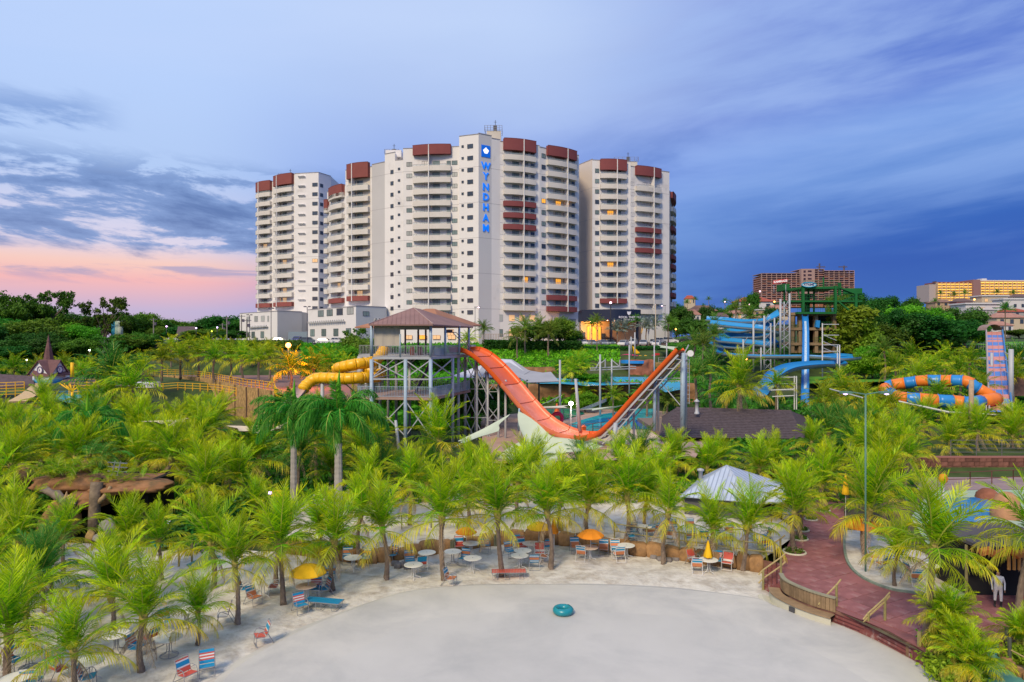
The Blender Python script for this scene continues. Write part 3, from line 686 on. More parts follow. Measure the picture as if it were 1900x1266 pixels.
def frond_arrays(seed,L=2.9,th0=60,bend=70,pairs=34,llen=.85,lw=.055,vang=18,droop=.5,plumose=False,sway=.15,seg=10):
 r=random.Random(seed);V=[];Fs=[];MI=[];TIP=[];LUM=[]
 pts=[];x=y=z=0.0;ths=[]
 for i in range(seg+1):
  t=i/seg;th=R(th0-bend*t**1.35);ths.append(th);pts.append(Vector((x,sway*L*t*t*.5,z)))
  x+=math.cos(th)*L/seg;z+=math.sin(th)*L/seg
 def at(t):
  f=t*seg;i=min(int(f),seg-1);u=f-i;return pts[i]*(1-u)+pts[i+1]*u,ths[i]*(1-u)+ths[i+1]*u
 for i,p in enumerate(pts):
  rr=.035*(1-i/seg)+.007;T=Vector((math.cos(ths[i]),0,math.sin(ths[i])));U=Vector((-T.z,0,T.x))
  for a in range(3):
   an=a*2.0944+.5;q=p+(Vector((0,1,0))*math.cos(an)+U*math.sin(an))*rr;V.append(q);TIP.append(i/seg*.6);LUM.append(.8)
 for i in range(seg):
  for a in range(3):Fs.append((i*3+a,i*3+(a+1)%3,i*3+3+(a+1)%3,i*3+3+a));MI.append(1)
 S=Vector((0,1,0));gone=0
 for k in range(pairs):
  t=.14+.86*(k+.5)/pairs;p,th=at(t);T=Vector((math.cos(th),0,math.sin(th)));U=Vector((-T.z,0,T.x))
  prof=math.sin(math.pi*min(1,(t-.05)*.92+.08))**.55*(1 if t<.75 else 1-(t-.75)*1.6)
  for sg in(-1,1):
   if r.random()<.04:continue
   ll=llen*max(.25,prof)*r.uniform(.86,1.1);ang=R(68-42*t+r.uniform(-6,6));vv=R(vang+r.uniform(-9,9)+(r.choice((-38,0,38))if plumose else 0))
   D=T*math.cos(ang)+(S*sg*math.cos(vv)+U*math.sin(vv))*math.sin(ang);D.normalize()
   dr=droop*r.uniform(.7,1.3);m=p+D*ll*.5-Vector((0,0,1))*dr*ll*.14;e=p+D*ll*(1-.18*dr)-Vector((0,0,1))*dr*ll*.55
   w=(T*.8+U*r.uniform(-.5,.5)).normalized()*lw*.5
   o=len(V);V+=[p-w*.6,p+w*.6,m+w,m-w,e];l=r.uniform(0,1)
   TIP+=[t*.5]*2+[t*.7+.1]*2+[t*.6+.4];LUM+=[l]*5
   Fs+=[(o,o+1,o+2,o+3),(o+3,o+2,o+4)];MI+=[0,0]
 return V,Fs,MI,TIP,LUM
def arrays_mesh(name,parts,mats):
 me=bpy.data.meshes.new(name);V=[];Fs=[];MI=[];T=[];Lm=[]
 for(v,f,mi,tp,lu),M,base in parts:
  o=len(V);V+=[tuple(M@p)for p in v];Fs+=[tuple(i+o for i in q)for q in f];MI+=[m+base for m in mi];T+=tp;Lm+=lu
 me.from_pydata(V,[],Fs)
 for m in mats:me.materials.append(m)
 me.polygons.foreach_set('material_index',MI)
 a=me.attributes.new('tip','FLOAT','POINT');a.data.foreach_set('value',T)
 a=me.attributes.new('lum','FLOAT','POINT');a.data.foreach_set('value',Lm);me.update();return me
ID=Matrix.Identity(4)
FSPEC=[('spear',85,20,32,.74,.042,30,.18,L_YOUNG,STEM),('spear',79,34,34,.84,.044,28,.25,L_YOUNG,STEM),('arch',69,56,36,.92,.044,20,.38,L_YOUNG,STEM),('arch',57,74,36,.94,.044,14,.48,L_MATURE,STEM),('arch',42,86,36,.94,.044,6,.62,L_MATURE,STEM),('low',28,76,36,.92,.044,0,.75,L_MATURE,STEM),('low',12,66,36,.88,.044,-8,.9,L_OLD,STEM),('hang',-20,52,32,.82,.042,-18,1.0,L_OLD,STEM),('dead',-48,36,26,.62,.045,-25,1.0,L_DEAD,STEMD)]
def frond_set(mats=None,kw=None,names=2):
 S=[]
 for i,(nm,th,bd,pr,ll,lw,vg,dr,m,st)in enumerate(FSPEC):
  vs=[]
  for v in range(names):
   k=dict(th0=th,bend=bd,pairs=pr,llen=ll,lw=lw,vang=vg,droop=dr,sway=(-.18,.2)[v%2]);k.update(kw or{})
   vs.append(arrays_mesh('frond',[(frond_arrays(100+i*7+v,**k),ID,0)],[mats.get(i,m)if mats else m,st]))
  S.append(vs)
 return S
COCO=frond_set()
DARKSET=frond_set({i:L_DARKP for i in range(8)},None,1)
COUNTS=[3,5,5,5,3,2,3,1,1]
def trunk_mesh(name,seed,r0,r1,m,bulge=.12,rings=12,boots=True):
 r=random.Random(seed);pts=[];rs=[]
 ax,ay=r.uniform(-bulge,bulge),r.uniform(-bulge,bulge)
 for i in range(rings*2+1):
  t=i/(rings*2);k=math.sin(math.pi*t)
  pts.append((ax*k,ay*k,t));b=r0*(1-t)+r1*t+(.35*r0*(1-t)**8)+(.012 if i%2 else 0)
  if boots and t>.86:b*=1.0+(t-.86)*5
  rs.append(b)
 mb=MB();mb.tube(pts,rs,8);return mb.mesh(name,[m],False)
BARK=mat('ringed_palm_bark',(.20,.15,.115),.9,var=.35,scale=9,bump=.8,bscale=20,objvar=.2)
GBARK=mat('grey_palm_bark',(.36,.34,.33),.85,var=.2,scale=4,bump=.3)
TR=[trunk_mesh('trunk',s,.13,.095,BARK,.16)for s in range(4)]
TRR=trunk_mesh('trunk',9,.22,.17,GBARK,.0,14,False)
SHEATH=mat('fibrous_sheath',(.30,.25,.07),.9,var=.4,scale=8,bump=.8)
mb=MB();mb.lathe([(.10,-.35),(.17,-.1),(.19,.12),(.13,.35),(.04,.55)],n=8);CROWNB=mb.mesh('crown_heart',[SHEATH])
PALMS=[]
def palm(x,y,z,h,s=1.0,kind='coco',zone=None,look=None,dead=None,tilt=None,seed=None,counts=None,rzo=None):
 r=random.Random(seed if seed is not None else int(x*131+y*977)&0xffff)
 root=thing('coconut_palm' if kind in('coco','dark')else 'palm','x','palm tree',(x,y,z),r.uniform(0,6.28))
 tl=tilt if tilt is not None else R(r.uniform(0,8)**1.0);root.rotation_euler=(tl,r.uniform(-.05,.05),root.rotation_euler[2])
 inst('trunk',r.choice(TR),(0,0,0),root,None,(s,s,h));inst('crown_heart',CROWNB,(0,0,h),root,None,s)
 S=COCO if kind=='coco' else DARKSET;cn=list(counts or COUNTS)
 if dead is not None:cn[8]=dead
 else:cn[8]=r.choice((1,2,2,3))
 if r.random()<.3:cn[7]+=1
 a=r.uniform(0,6.28)
 for i,c in enumerate(cn):
  for _ in range(c):
   a+=2.39996;sc_=s*r.uniform(.88,1.1)*(1.08,1.1,1.04,.97,.88,.86,.95,.78,.62)[i]
   e=inst('frond',r.choice(S[i]),(0,0,h+.1*s-i*.03*s),root,(r.uniform(-.12,.12),R(r.uniform(-9,9)),a+r.uniform(-.25,.25)),sc_)
   if i==8:e['label']='dry brown hanging frond'
 lk=look or('dark green palm' if kind=='dark' else['bright green coconut palm','yellow-green coconut palm','leaning coconut palm' if tl>R(3)else 'upright coconut palm'][r.randrange(3)])
 PALMS.append((root,lk,zone));return root
def palm_px(bx,by,cy,w_,z=0.0,**kw):
 """from where the trunk meets the ground and where the crown starts in the photograph; w_ = crown width in photo pixels"""
 g=G(bx,by,z);h=Zp(cy,g.y)-z;s=w_*g.y/F/6.1
 return palm(g.x,g.y,z-.05,h,s,**kw)
BEACH=[(262,1246,1152,265,{'look':'stout palm with shaggy dry skirt','dead':5}),(366,1196,1135,165,{'look':'short young coconut palm'}),(441,1158,1050,200,{}),(526,1122,1015,225,{}),(512,1082,1005,190,{}),(617,1098,1005,215,{}),(598,1048,988,180,{}),(717,1076,978,200,{'look':'yellow-green dry-skirted palm','dead':2}),(669,1048,955,170,{}),(824,1076,962,225,{}),(932,1068,955,225,{}),(1022,1056,952,205,{}),(1231,1046,955,190,{'look':'ragged brown palm','dead':7,'counts':[3,2,3,3,3,3,2,2,7]}),(1325,1046,985,175,{}),(1378,1057,982,190,{}),(145,1300,1212,240,{}),(236,1078,1000,175,{}),(118,1068,1000,165,{}),(300,1075,1005,160,{}),(14,1262,1180,300,{}),(206,1180,1105,210,{})]
for bx,by,cy,w_,k in BEACH:palm_px(bx,by,cy,w_,zone='beach',**k)
for bx,by,cy,w_,k in[(866,985,925,170,{}),(1040,985,930,180,{}),(1091,998,935,175,{}),(1163,1000,925,205,{}),(1197,985,925,150,{}),(760,975,905,165,{}),(700,970,905,160,{}),(960,968,900,170,{})]:
 palm_px(bx,by,cy,w_,TER,zone='terrace',**k)
for bx,by,cy,w_,k in[(1474,1022,955,195,{}),(1482,1000,925,150,{}),(1486,985,915,130,{}),(1525,945,905,150,{}),(1540,925,885,150,{})]:
 palm_px(bx,by,cy,w_,PZ,zone='path left',**k)
for bx,by,cy,w_,k in[(1608,1030,950,245,{}),(1660,1088,1030,150,{}),(1716,1195,1020,290,{'counts':[4,5,5,4,4,4,3,2,2],'seed':3,'look':'big coconut palm with long low yellow-green fronds'}),(1888,1170,992,280,{'counts':[4,6,5,5,4,5,4,2,2],'seed':8,'look':'big coconut palm at the right edge'}),(1640,985,900,200,{})]:
 palm_px(bx,by,cy,w_,PZ,zone='path right',**k)
CLEAR=[]
def clear_px(px0,px1,Y0,Y1):CLEAR.append((px0,px1,Y0,Y1))
clear_px(1262,1445,47,58);clear_px(1440,1600,36,64);clear_px(1560,1960,30,49.5);clear_px(1690,1960,47,66);clear_px(660,905,66,84);clear_px(880,1290,63.5,120);clear_px(1225,1500,73,90);clear_px(50,300,37,52.0)
clear_px(560,1440,30,51);clear_px(250,640,84,130);clear_px(0,260,88,120);clear_px(830,1060,58,64);clear_px(290,760,39,45.5);clear_px(280,345,66,72);clear_px(470,700,44,55.5);clear_px(415,545,60,84);clear_px(1225,1495,61.5,90)
placed=[(p.location.x,p.location.y)for p,_,_ in PALMS]
def ok(x,y,dmin):
 px=950+x*F/y
 for a,b,y0,y1 in CLEAR:
  if a<px<b and y0<y<y1:return False
 return all((x-a)**2+(y-b)**2>dmin*dmin for a,b in placed)
r_=random.Random(31)
def grove(px0,px1,Y0,Y1,n,dmin,hr,sr,zone,zf=None,tries=40,**kw):
 k=0
 for _ in range(n*tries):
  if k>=n:break
  Y=math.sqrt(r_.uniform(Y0*Y0,Y1*Y1));px=r_.uniform(px0,px1);x=X(px,Y)
  if not ok(x,Y,dmin):continue
  z=zf if zf is not None else H(x,Y);placed.append((x,Y));k+=1
  palm(x,Y,z-.1,r_.uniform(*hr)*r_.choice((.9,1,1,1.15)),r_.uniform(*sr)*r_.choice((.82,1,1,1.08)),kind='dark' if r_.random()<.14 else 'coco',zone=zone,**kw)
 return k
grove(-60,110,27.5,33,4,3.2,(1.8,2.4),(.8,.95),'left front')
grove(-70,250,31,36.5,13,2.7,(1.3,2.0),(.8,.95),'left front')
grove(-70,60,36,43,8,2.8,(1.8,2.6),(.85,1.0),'left front')
grove(260,400,35.5,41,5,2.8,(2.0,3.0),(.85,1.0),'left front')
grove(-60,560,43,56,34,3.2,(2.0,3.2),(.9,1.1),'left middle')
grove(-60,700,55,82,80,3.5,(1.9,3.1),(.95,1.2),'left back')
grove(560,1250,51,60,40,3.0,(1.4,2.2),(.85,1.05),'centre')
grove(1140,1600,51,69,56,3.0,(1.1,1.9),(.85,1.08),'before roof')
grove(1560,1960,66,82,26,3.8,(1.0,1.9),(.9,1.15),'right back')
grove(1590,1730,50,62,9,3.4,(2.6,3.6),(.95,1.15),'right middle')
palm(X(823,56),56,.5,Zp(822,56)-.5,1.3,look='tall coconut palm standing before the slide tower',zone='single',seed=5)
RS=[arrays_mesh('frond',[(frond_arrays(300+i,L=3.1,th0=th,bend=bd,pairs=84,llen=.74,lw=.05,vang=vg,droop=dr,plumose=True,sway=.1),ID,0)],[L_ROYAL,STEM])for i,(th,bd,vg,dr)in enumerate([(82,60,10,.5),(66,120,0,.8),(52,135,-5,.9),(36,130,-10,1.0),(14,104,-14,1.0)])]
mb=MB();mb.lathe([(.17,0),(.2,.3),(.13,1.0),(.06,1.5)],n=8);SHAFT=mb.mesh('crown_shaft',[mat('green_crown_shaft',(.12,.24,.04),.5)])
SPEAR=MB();SPEAR.tube([(0,0,0),(.03,0,.9),(.0,0,1.9),(.05,.0,2.7)],[.05,.16,.12,.01],5);SPEARM=SPEAR.mesh('unopened_frond',[leafmat('spear_leaf',(.18,.42,.02),(.25,.5,.03),None,0,.2,.05)])
def royal(px,cy,Y,s,label,kind='royal',cnt=(2,5,7,7,5)):
 x=X(px,Y);z=H(x,Y);h=Zp(cy,Y)-z-1.2*s
 root=thing('royal_palm',label,'palm tree',(x,Y,z),.3*px)
 inst('trunk',TRR,(0,0,0),root,None,(s,s,h));inst('crown_shaft',SHAFT,(0,0,h-.05),root,None,s);inst('unopened_frond',SPEARM,(0,0,h+1.0*s),root,None,s)
 a=0;r=random.Random(px)
 for i,c in enumerate(cnt):
  for _ in range(c):a+=2.4;inst('frond',RS[i],(0,0,h+1.2*s),root,(r.uniform(-.1,.1),R(r.uniform(-8,8)),a+r.uniform(-.2,.2)),s*r.uniform(.9,1.08)*(.8 if i==0 else 1))
 return root
royal(545,778,51,1.2,'dark green royal palm with smooth grey trunk, left of the pair')
royal(628,778,50,1.45,'larger dark green royal palm with smooth grey trunk, right of the pair')
royal(163,795,58,1.25,'dark feathery palm over the rock cave on the left',cnt=(4,5,5,4,3))
def crown_mesh(seed,m,pairs=15,L=2.9,cn=(2,3,4,5,5,4,3,1,0),lw=.10,old=True):
 r=random.Random(seed);parts=[];a=0
 for i,c in enumerate(cn):
  nm,th,bd,pr,ll,w0,vg,dr,mm,st=FSPEC[i]
  for _ in range(c):
   a+=2.4;M=Matrix.Rotation(a+r.uniform(-.2,.2),4,'Z')@Matrix.Rotation(R(r.uniform(-9,9)),4,'Y')@Matrix.Scale(r.uniform(.85,1.1)*(.75 if i<1 else 1),4)
   arr=frond_arrays(seed*50+i*5+_,L=L,th0=th,bend=bd,pairs=pairs,llen=ll*.95,lw=lw,vang=vg,droop=dr,seg=5)
   parts.append((arr,M,0 if not(old and i>=6)else 2))
 return arrays_mesh('crown',parts,[m,STEM,L_OLD if old else m,STEM])
FC={'coco':[crown_mesh(s,L_MATURE)for s in(1,2,3)],'far':[crown_mesh(s,L_FAR,old=False)for s in(4,5,6)],'dark':[crown_mesh(s,L_DARKP,old=False,cn=(3,4,5,5,5,4,3,0,0))for s in(7,8)],'silver':[crown_mesh(9,L_SILVER,old=False,lw=.16,cn=(4,5,6,5,4,3,0,0,0),pairs=12)]}
FARP=[]
def farpalm(px,cy,Y,w_,kind='coco',look=None,zone='',z=None,base=None):
 x=X(px,Y);z=H(x,Y)if z is None else z;s=w_*Y/F/5.1;h=max(1.0,Zp(cy,Y)-z);r=random.Random(int(px*7+cy))
 root=thing('coconut_palm' if kind=='coco' else 'palm','x','palm tree',(x,Y,z-.1),r.uniform(0,6.28))
 inst('trunk',r.choice(TR),(0,0,0),root,None,(s*1.1,s*1.1,h));inst('crown',r.choice(FC[kind]),(0,0,h),root,(0,0,r.uniform(0,6)),s)
 PALMS.append((root,look or{'coco':'yellow-green coconut palm','far':'dull green feathery palm','dark':'dark green palm','silver':'silver-grey fan palm'}[kind],zone));return root
AV=[(262,690,108,88),(300,672,118,80),(335,668,122,84),(368,664,126,84),(398,672,112,92),(428,668,118,86),(452,672,112,84),(480,676,108,92),(500,668,120,80),(538,692,98,112),(582,690,102,96),(610,682,108,90),(640,690,112,80),(318,650,138,64),(352,648,142,62),(385,648,142,64),(415,652,140,60),(445,656,135,64),(470,655,138,60),(500,655,140,56),(225,690,112,90),(170,690,125,70),(120,685,128,70),(25,690,120,85),(70,690,128,70)]
for px,cy,Y,w_ in AV:farpalm(px,cy-5,Y,w_*.84,'coco',zone='promenade',z=None if px<245 else 6.35)
for px,cy,Y,w_,kd in[(208,700,86,130,'dark'),(245,720,82,110,'coco'),(150,700,110,80,'coco'),(195,740,84,100,'coco')]:farpalm(px,cy,Y,w_,kd,zone='clock house')
for px,cy,Y,w_,kd in[(898,612,150,42,'far'),(975,612,146,60,'far'),(1000,608,150,54,'far'),(1018,620,144,60,'far'),(1032,612,150,50,'far'),(960,625,142,50,'far'),(1048,606,152,40,'far'),(1098,602,152,30,'far'),(1108,596,148,34,'far'),(1145,615,163,46,'silver'),(1160,612,163,42,'silver'),(1200,610,166,46,'silver'),(1215,606,168,40,'silver'),(1240,600,172,40,'dark'),(1180,597,172,34,'dark'),(868,632,140,46,'coco')]:
 farpalm(px,cy,Y,w_,kd,zone='hotel front')
for px,cy,Y,w_,kd in[(1075,680,118,70,'coco'),(1060,690,116,60,'coco'),(1125,705,112,40,'far'),(1138,735,98,50,'coco'),(1085,730,108,50,'coco')]:farpalm(px,cy,Y,w_,kd,zone='river pool')
for px,cy,Y,w_,kd in[(1290,700,98,90,'dark'),(1320,690,104,90,'dark'),(1305,640,130,60,'far'),(1325,625,140,60,'dark'),(1290,640,135,70,'dark'),(1200,735,98,70,'dark'),(1240,745,96,60,'far'),(1440,715,100,70,'coco'),(1366,575,165,50,'far'),(1325,605,155,50,'far'),(1392,590,180,60,'dark'),(1345,740,95,100,'dark')]:farpalm(px,cy,Y,w_,kd,zone='slide yard')
for px,cy,Y,w_,kd in[(1690,665,130,80,'coco'),(1725,690,115,90,'coco'),(1660,680,125,70,'coco'),(1755,670,128,76,'coco'),(1780,690,118,80,'coco'),(1700,700,112,80,'coco'),(1800,670,135,70,'coco'),(1880,700,110,90,'coco'),(1890,670,125,80,'dark'),(1640,650,135,60,'far'),(1565,730,95,90,'coco'),(1600,745,90,100,'coco'),(1530,745,92,90,'coco'),(1560,710,112,70,'coco'),(1740,735,92,80,'coco'),(1650,760,86,100,'coco'),(1820,720,100,70,'coco'),(1680,730,100,70,'coco')]:farpalm(px,cy,Y,w_,kd,zone='tube slides')
for px,cy,Y,w_,kd in[(1865,575,190,36,'dark'),(1770,548,400,18,'dark'),(1790,545,400,18,'dark'),(1745,545,400,14,'dark'),(1850,543,380,16,'dark'),(1880,545,380,18,'dark'),(1735,560,330,16,'dark'),(1290,556,300,14,'dark'),(1315,556,310,14,'dark'),(1345,560,290,16,'dark'),(1275,562,280,16,'dark')]:farpalm(px,cy,Y,w_,kd,zone='hill')
BIG=palm(X(1375,84),84,H(X(1375,84),84),Zp(722,84)-H(X(1375,84),84),1.75,look='big coconut palm with drooping yellow fronds behind the dark thatched roof',zone='single',seed=11,counts=[3,4,4,4,5,4,5,2,0])
ZONES={'beach':'in the front row on the sand','terrace':'among the palms of the raised sand terrace','path left':'beside the left edge of the red path','path right':'right of the red path','left front':'in the near left grove','left middle':'in the left grove around the rock cave','left back':'in the far left grove before the yellow fence','centre':'in the grove behind the terrace','before roof':'in the grove before the dark thatched roof','right back':'in the grove behind the right pool','right middle':'between the red path and the right pool','promenade':'along the upper left promenade','clock house':'near the clock house','hotel front':'in front of the hotel','river pool':'around the upper river pool','slide yard':'left of the green slide tower','tube slides':'around the blue and orange tube slides','hill':'on the far right hill','':'in the park'}
def label_palms():
 byz={}
 for o,look,z in PALMS:byz.setdefault(z,[]).append((o,look))
 for z,it in byz.items():
  if z=='single':
   for o,look in it:o['label']=look
   continue
  for o,_ in it:o['group']='palms '+ZONES[z]
  label_row(it,ZONES[z])
# ================================================================= BROADLEAF TREES
def leafcloud(seed,blobs,n,size,name='crown',mats=None,flat=1.0):
 rs=np.random.RandomState(seed);B=np.array([b[:3]for b in blobs]);Rr=np.array([b[3]for b in blobs]);pr=Rr**2/(Rr**2).sum()
 idx=rs.choice(len(blobs),n,p=pr);d=rs.normal(size=(n,3));d/=np.linalg.norm(d,axis=1)[:,None]
 rad=Rr[idx]*(rs.uniform(.35,1.0,n)**.45);c=B[idx]+d*rad[:,None]*np.array([1,1,flat])
 c=c+rs.normal(size=(n,3))*Rr[idx][:,None]*.28;nrm=d+rs.normal(size=(n,3))*.6;nrm/=np.linalg.norm(nrm,axis=1)[:,None]
 a=np.cross(nrm,rs.normal(size=(n,3)));a/=np.linalg.norm(a,axis=1)[:,None];b=np.cross(nrm,a)
 s=(size*rs.uniform(.6,1.35,n))[:,None];V=np.empty((n,4,3));V[:,0]=c-a*s;V[:,1]=c-b*s*.55;V[:,2]=c+a*s;V[:,3]=c+b*s*.55
 V[:,2]-=np.array([0,0,1])*s*.35
 me=bpy.data.meshes.new(name);me.vertices.add(n*4);me.vertices.foreach_set('co',V.reshape(-1));me.loops.add(n*4);me.loops.foreach_set('vertex_index',np.arange(n*4,dtype=np.int32))
 me.polygons.add(n);me.polygons.foreach_set('loop_start',np.arange(0,n*4,4,dtype=np.int32));me.polygons.foreach_set('loop_total',np.full(n,4,dtype=np.int32))
 lum=np.repeat(np.clip(rs.uniform(0,.7,n)+rs.uniform(0,.5,len(blobs))[idx],0,1),4)
 at=me.attributes.new('lum','FLOAT','POINT');at.data.foreach_set('value',lum.astype(np.float32))
 at=me.attributes.new('tip','FLOAT','POINT');at.data.foreach_set('value',np.zeros(n*4,dtype=np.float32))
 for m in(mats or[]):me.materials.append(m)
 me.update();me.validate();return me
LT=leafmat('tree_leaf',(.035,.12,.012),(.11,.25,.018),None,0,.3,.35,hue=.03)
LTB=leafmat('bright_tree_leaf',(.08,.26,.012),(.18,.42,.016),None,0,.35,.2,hue=.02)
LTO=leafmat('olive_tree_leaf',(.10,.17,.012),(.24,.34,.02),None,0,.35,.2,hue=.02)
LTD=leafmat('dark_tree_leaf',(.016,.085,.014),(.055,.18,.02),None,0,.3,.2,hue=.02)
LSH=leafmat('shrub_leaf',(.14,.34,.012),(.34,.56,.016),None,0,.35,.25,hue=.03)
WOOD=mat('tree_bark',(.12,.095,.075),.95,var=.3,scale=2)
def tree_variant(seed,shape,m,n=5200):
 r=random.Random(seed);blobs=[];mb=MB()
 if shape=='round':
  for _ in range(44):a=r.uniform(0,6.28);q=.40*r.uniform(0,1)**.6;z=r.uniform(.42,.9);k=1-abs(z-.62)*1.3;blobs.append((math.cos(a)*q*k,math.sin(a)*q*k,z,r.uniform(.06,.15)))
 elif shape=='spread':
  for _ in range(62):a=r.uniform(0,6.28);q=.64*r.uniform(0,1)**.55;z=.78+r.uniform(-.22,.12)-q*.3;blobs.append((math.cos(a)*q,math.sin(a)*q,z,r.uniform(.045,.13)))
 elif shape=='airy':
  for _ in range(64):a=r.uniform(0,6.28);q=.50*r.uniform(0,1)**.55;z=r.uniform(.45,.97)-q*.2;blobs.append((math.cos(a)*q,math.sin(a)*q,z,r.uniform(.022,.07)))
 elif shape=='tall':
  for _ in range(40):a=r.uniform(0,6.28);z=r.uniform(.2,.95);q=r.uniform(0,.26)*(1.15-z)*1.3;blobs.append((math.cos(a)*q,math.sin(a)*q,z,r.uniform(.045,.11)))
 me=leafcloud(seed,blobs,int(n*1.7),.023 if shape!='airy' else .019,'crown',[m],.62 if shape in('spread','airy')else .85)
 mb.tube([(0,0,-.05),(.01,.01,.2),(-.01,0,.45)],[.028,.02,.014],6)
 for b in blobs[:16]:
  z0=r.uniform(.18,.42);mb.tube([(0,0,z0),(b[0]*.5,b[1]*.5,(z0+b[2])/2+.02),(b[0],b[1],b[2])],[.012,.008,.003],4)
 return me,mb.mesh('trunk',[WOOD])
TV={('round','d'):[tree_variant(s,'round',LTD)for s in(1,2)],('round','g'):[tree_variant(s,'round',LT)for s in(3,4)],('round','b'):[tree_variant(5,'round',LTB)],('round','o'):[tree_variant(6,'round',LTO)],('spread','d'):[tree_variant(s,'spread',LTD,6500)for s in(7,8)],('spread','g'):[tree_variant(s,'spread',LT,6000)for s in(9,10)],('spread','b'):[tree_variant(14,'spread',LTB,6500)],('airy','d'):[tree_variant(s,'airy',LT,3600)for s in(11,12)],('tall','o'):[tree_variant(13,'tall',LTO,6500)],('tall','b'):[tree_variant(15,'tall',LTB)]}
TREES=[]
def tree(px,top_py,Y,wpx,shape='round',m='g',zone='left',look=None,z=None):
 x=X(px,Y);z=H(x,Y)if z is None else z;h=Zp(top_py,Y)-z;wd=wpx*Y/F;r=random.Random(int(px*3+Y));me,tk=r.choice(TV[(shape,m)])
 base={'round':.78,'spread':1.25,'airy':.98,'tall':.55}[shape];sx=wd/base
 root=thing('tree','x','tree',(x,Y,z-.2),r.uniform(0,6.28));inst('trunk',tk,(0,0,0),root,None,(sx,sx,h));inst('crown',me,(0,0,0),root,None,(sx,sx,h))
 TREES.append((root,look or{'round':'rounded dark green tree','spread':'spreading flat-topped tree','airy':'tall airy tree with open limbs','tall':'tall olive-green tree'}[shape],zone));return root
for a in[(20,535,190,120,'spread','g'),(78,532,195,115,'airy','d'),(60,545,200,110,'spread','g'),(128,570,220,90,'spread','d'),(195,545,200,90,'airy','d'),(185,575,230,110,'spread','d'),(232,578,210,70,'round','g'),(262,582,220,80,'round','g'),(290,588,230,70,'round','d'),(25,590,170,110,'round','g'),(75,590,165,100,'round','g'),(-10,600,160,90,'round','d'),(120,600,175,80,'round','b'),(155,602,168,60,'round','b'),(20,640,145,70,'round','d'),(100,625,150,80,'round','d'),(55,615,155,90,'round','d'),(150,628,150,70,'round','g'),(205,618,155,90,'airy','d'),(235,620,160,80,'round','g'),(262,615,165,60,'round','g'),(320,592,250,60,'round','g'),(350,592,260,60,'spread','d'),(385,590,265,60,'round','d'),(415,584,250,70,'round','d'),(440,586,250,50,'spread','g'),(335,605,200,50,'round','d'),(365,612,190,50,'round','g'),(400,608,200,60,'round','g'),(430,612,190,60,'round','d'),(300,605,205,50,'round','g'),(455,632,165,50,'round','g'),(425,640,155,44,'round','b'),(-40,560,190,110,'spread','g'),(500,640,160,50,'round','g')]:
 tree(*a,zone='left')
for q in range(22):tree(-90-q*31,585+(q*37)%50,150+(q*53)%90,90,('spread','round')[q%2],'gd'[q%3==0],zone='left')
for a in[(1040,590,151,66,'round','g'),(1000,598,151,60,'round','g'),(965,604,151,40,'airy','d'),(1062,612,152,36,'round','d'),(660,620,130,70,'round','g'),(640,640,118,60,'round','b'),(625,655,112,60,'round','b'),(660,605,150,50,'airy','d'),(590,660,120,60,'round','b'),(700,690,105,70,'round','g'),(735,700,100,60,'round','b'),(780,695,108,70,'round','g'),(820,705,98,60,'round','g'),(710,640,140,70,'round','g'),(760,645,138,60,'round','d'),(815,650,135,60,'round','g')]:tree(*a,zone='lot')
for a in[(1580,555,150,105,'tall','o'),(1600,575,150,80,'tall','o'),(1655,560,168,100,'spread','d'),(1700,555,172,120,'spread','b'),(1760,560,175,120,'spread','d'),(1725,580,165,110,'round','d'),(1665,585,165,90,'round','d'),(1790,590,168,70,'round','d'),(1620,640,140,70,'round','b'),(1605,655,138,60,'round','b'),(1640,600,160,70,'round','g'),(1568,525,260,60,'spread','g'),(1600,540,240,50,'round','d'),(1815,600,185,60,'tall','b'),(1740,620,165,90,'round','d'),(1545,600,170,50,'round','d')]:tree(*a,zone='right')
for a in[(1265,570,210,50,'round','d'),(1285,590,190,60,'round','d'),(1310,565,240,30,'round','d'),(1255,590,200,40,'round','g'),(1395,545,300,40,'round','g'),(1340,575,250,40,'round','g'),(1640,550,320,60,'round','d'),(1690,552,330,50,'round','d'),(1300,560,330,40,'spread','g'),(1330,562,340,36,'spread','d'),(1360,563,340,36,'round','g'),(1260,563,340,40,'round','g'),(1600,565,300,60,'round','d'),(1430,568,250,30,'round','d'),(1850,600,230,40,'round','g'),(1890,610,220,50,'round','g')]:tree(*a,zone='hill')
for a in[(875,700,88,80,'round','g'),(915,712,86,70,'round','d'),(850,720,90,60,'round','g'),(1060,660,128,60,'round','b'),(1085,690,118,60,'round','b'),(1110,695,116,44,'round','b'),(1085,725,104,46,'round','b'),(1150,735,100,36,'round','b')]:tree(*a,zone='water')
by={}
for o,l,z in TREES:by.setdefault(z,[]).append((o,l))
for z,it in by.items():
 wh={'left':'in the woods beyond the park, left','lot':'on the slope below the hotel','right':'on the right slope beside the green tower','hill':'among the houses on the far hill','water':'beside the big slide and pools'}[z]
 for o,_ in it:o['group']='trees '+wh
 label_row(it,wh)
label_palms()
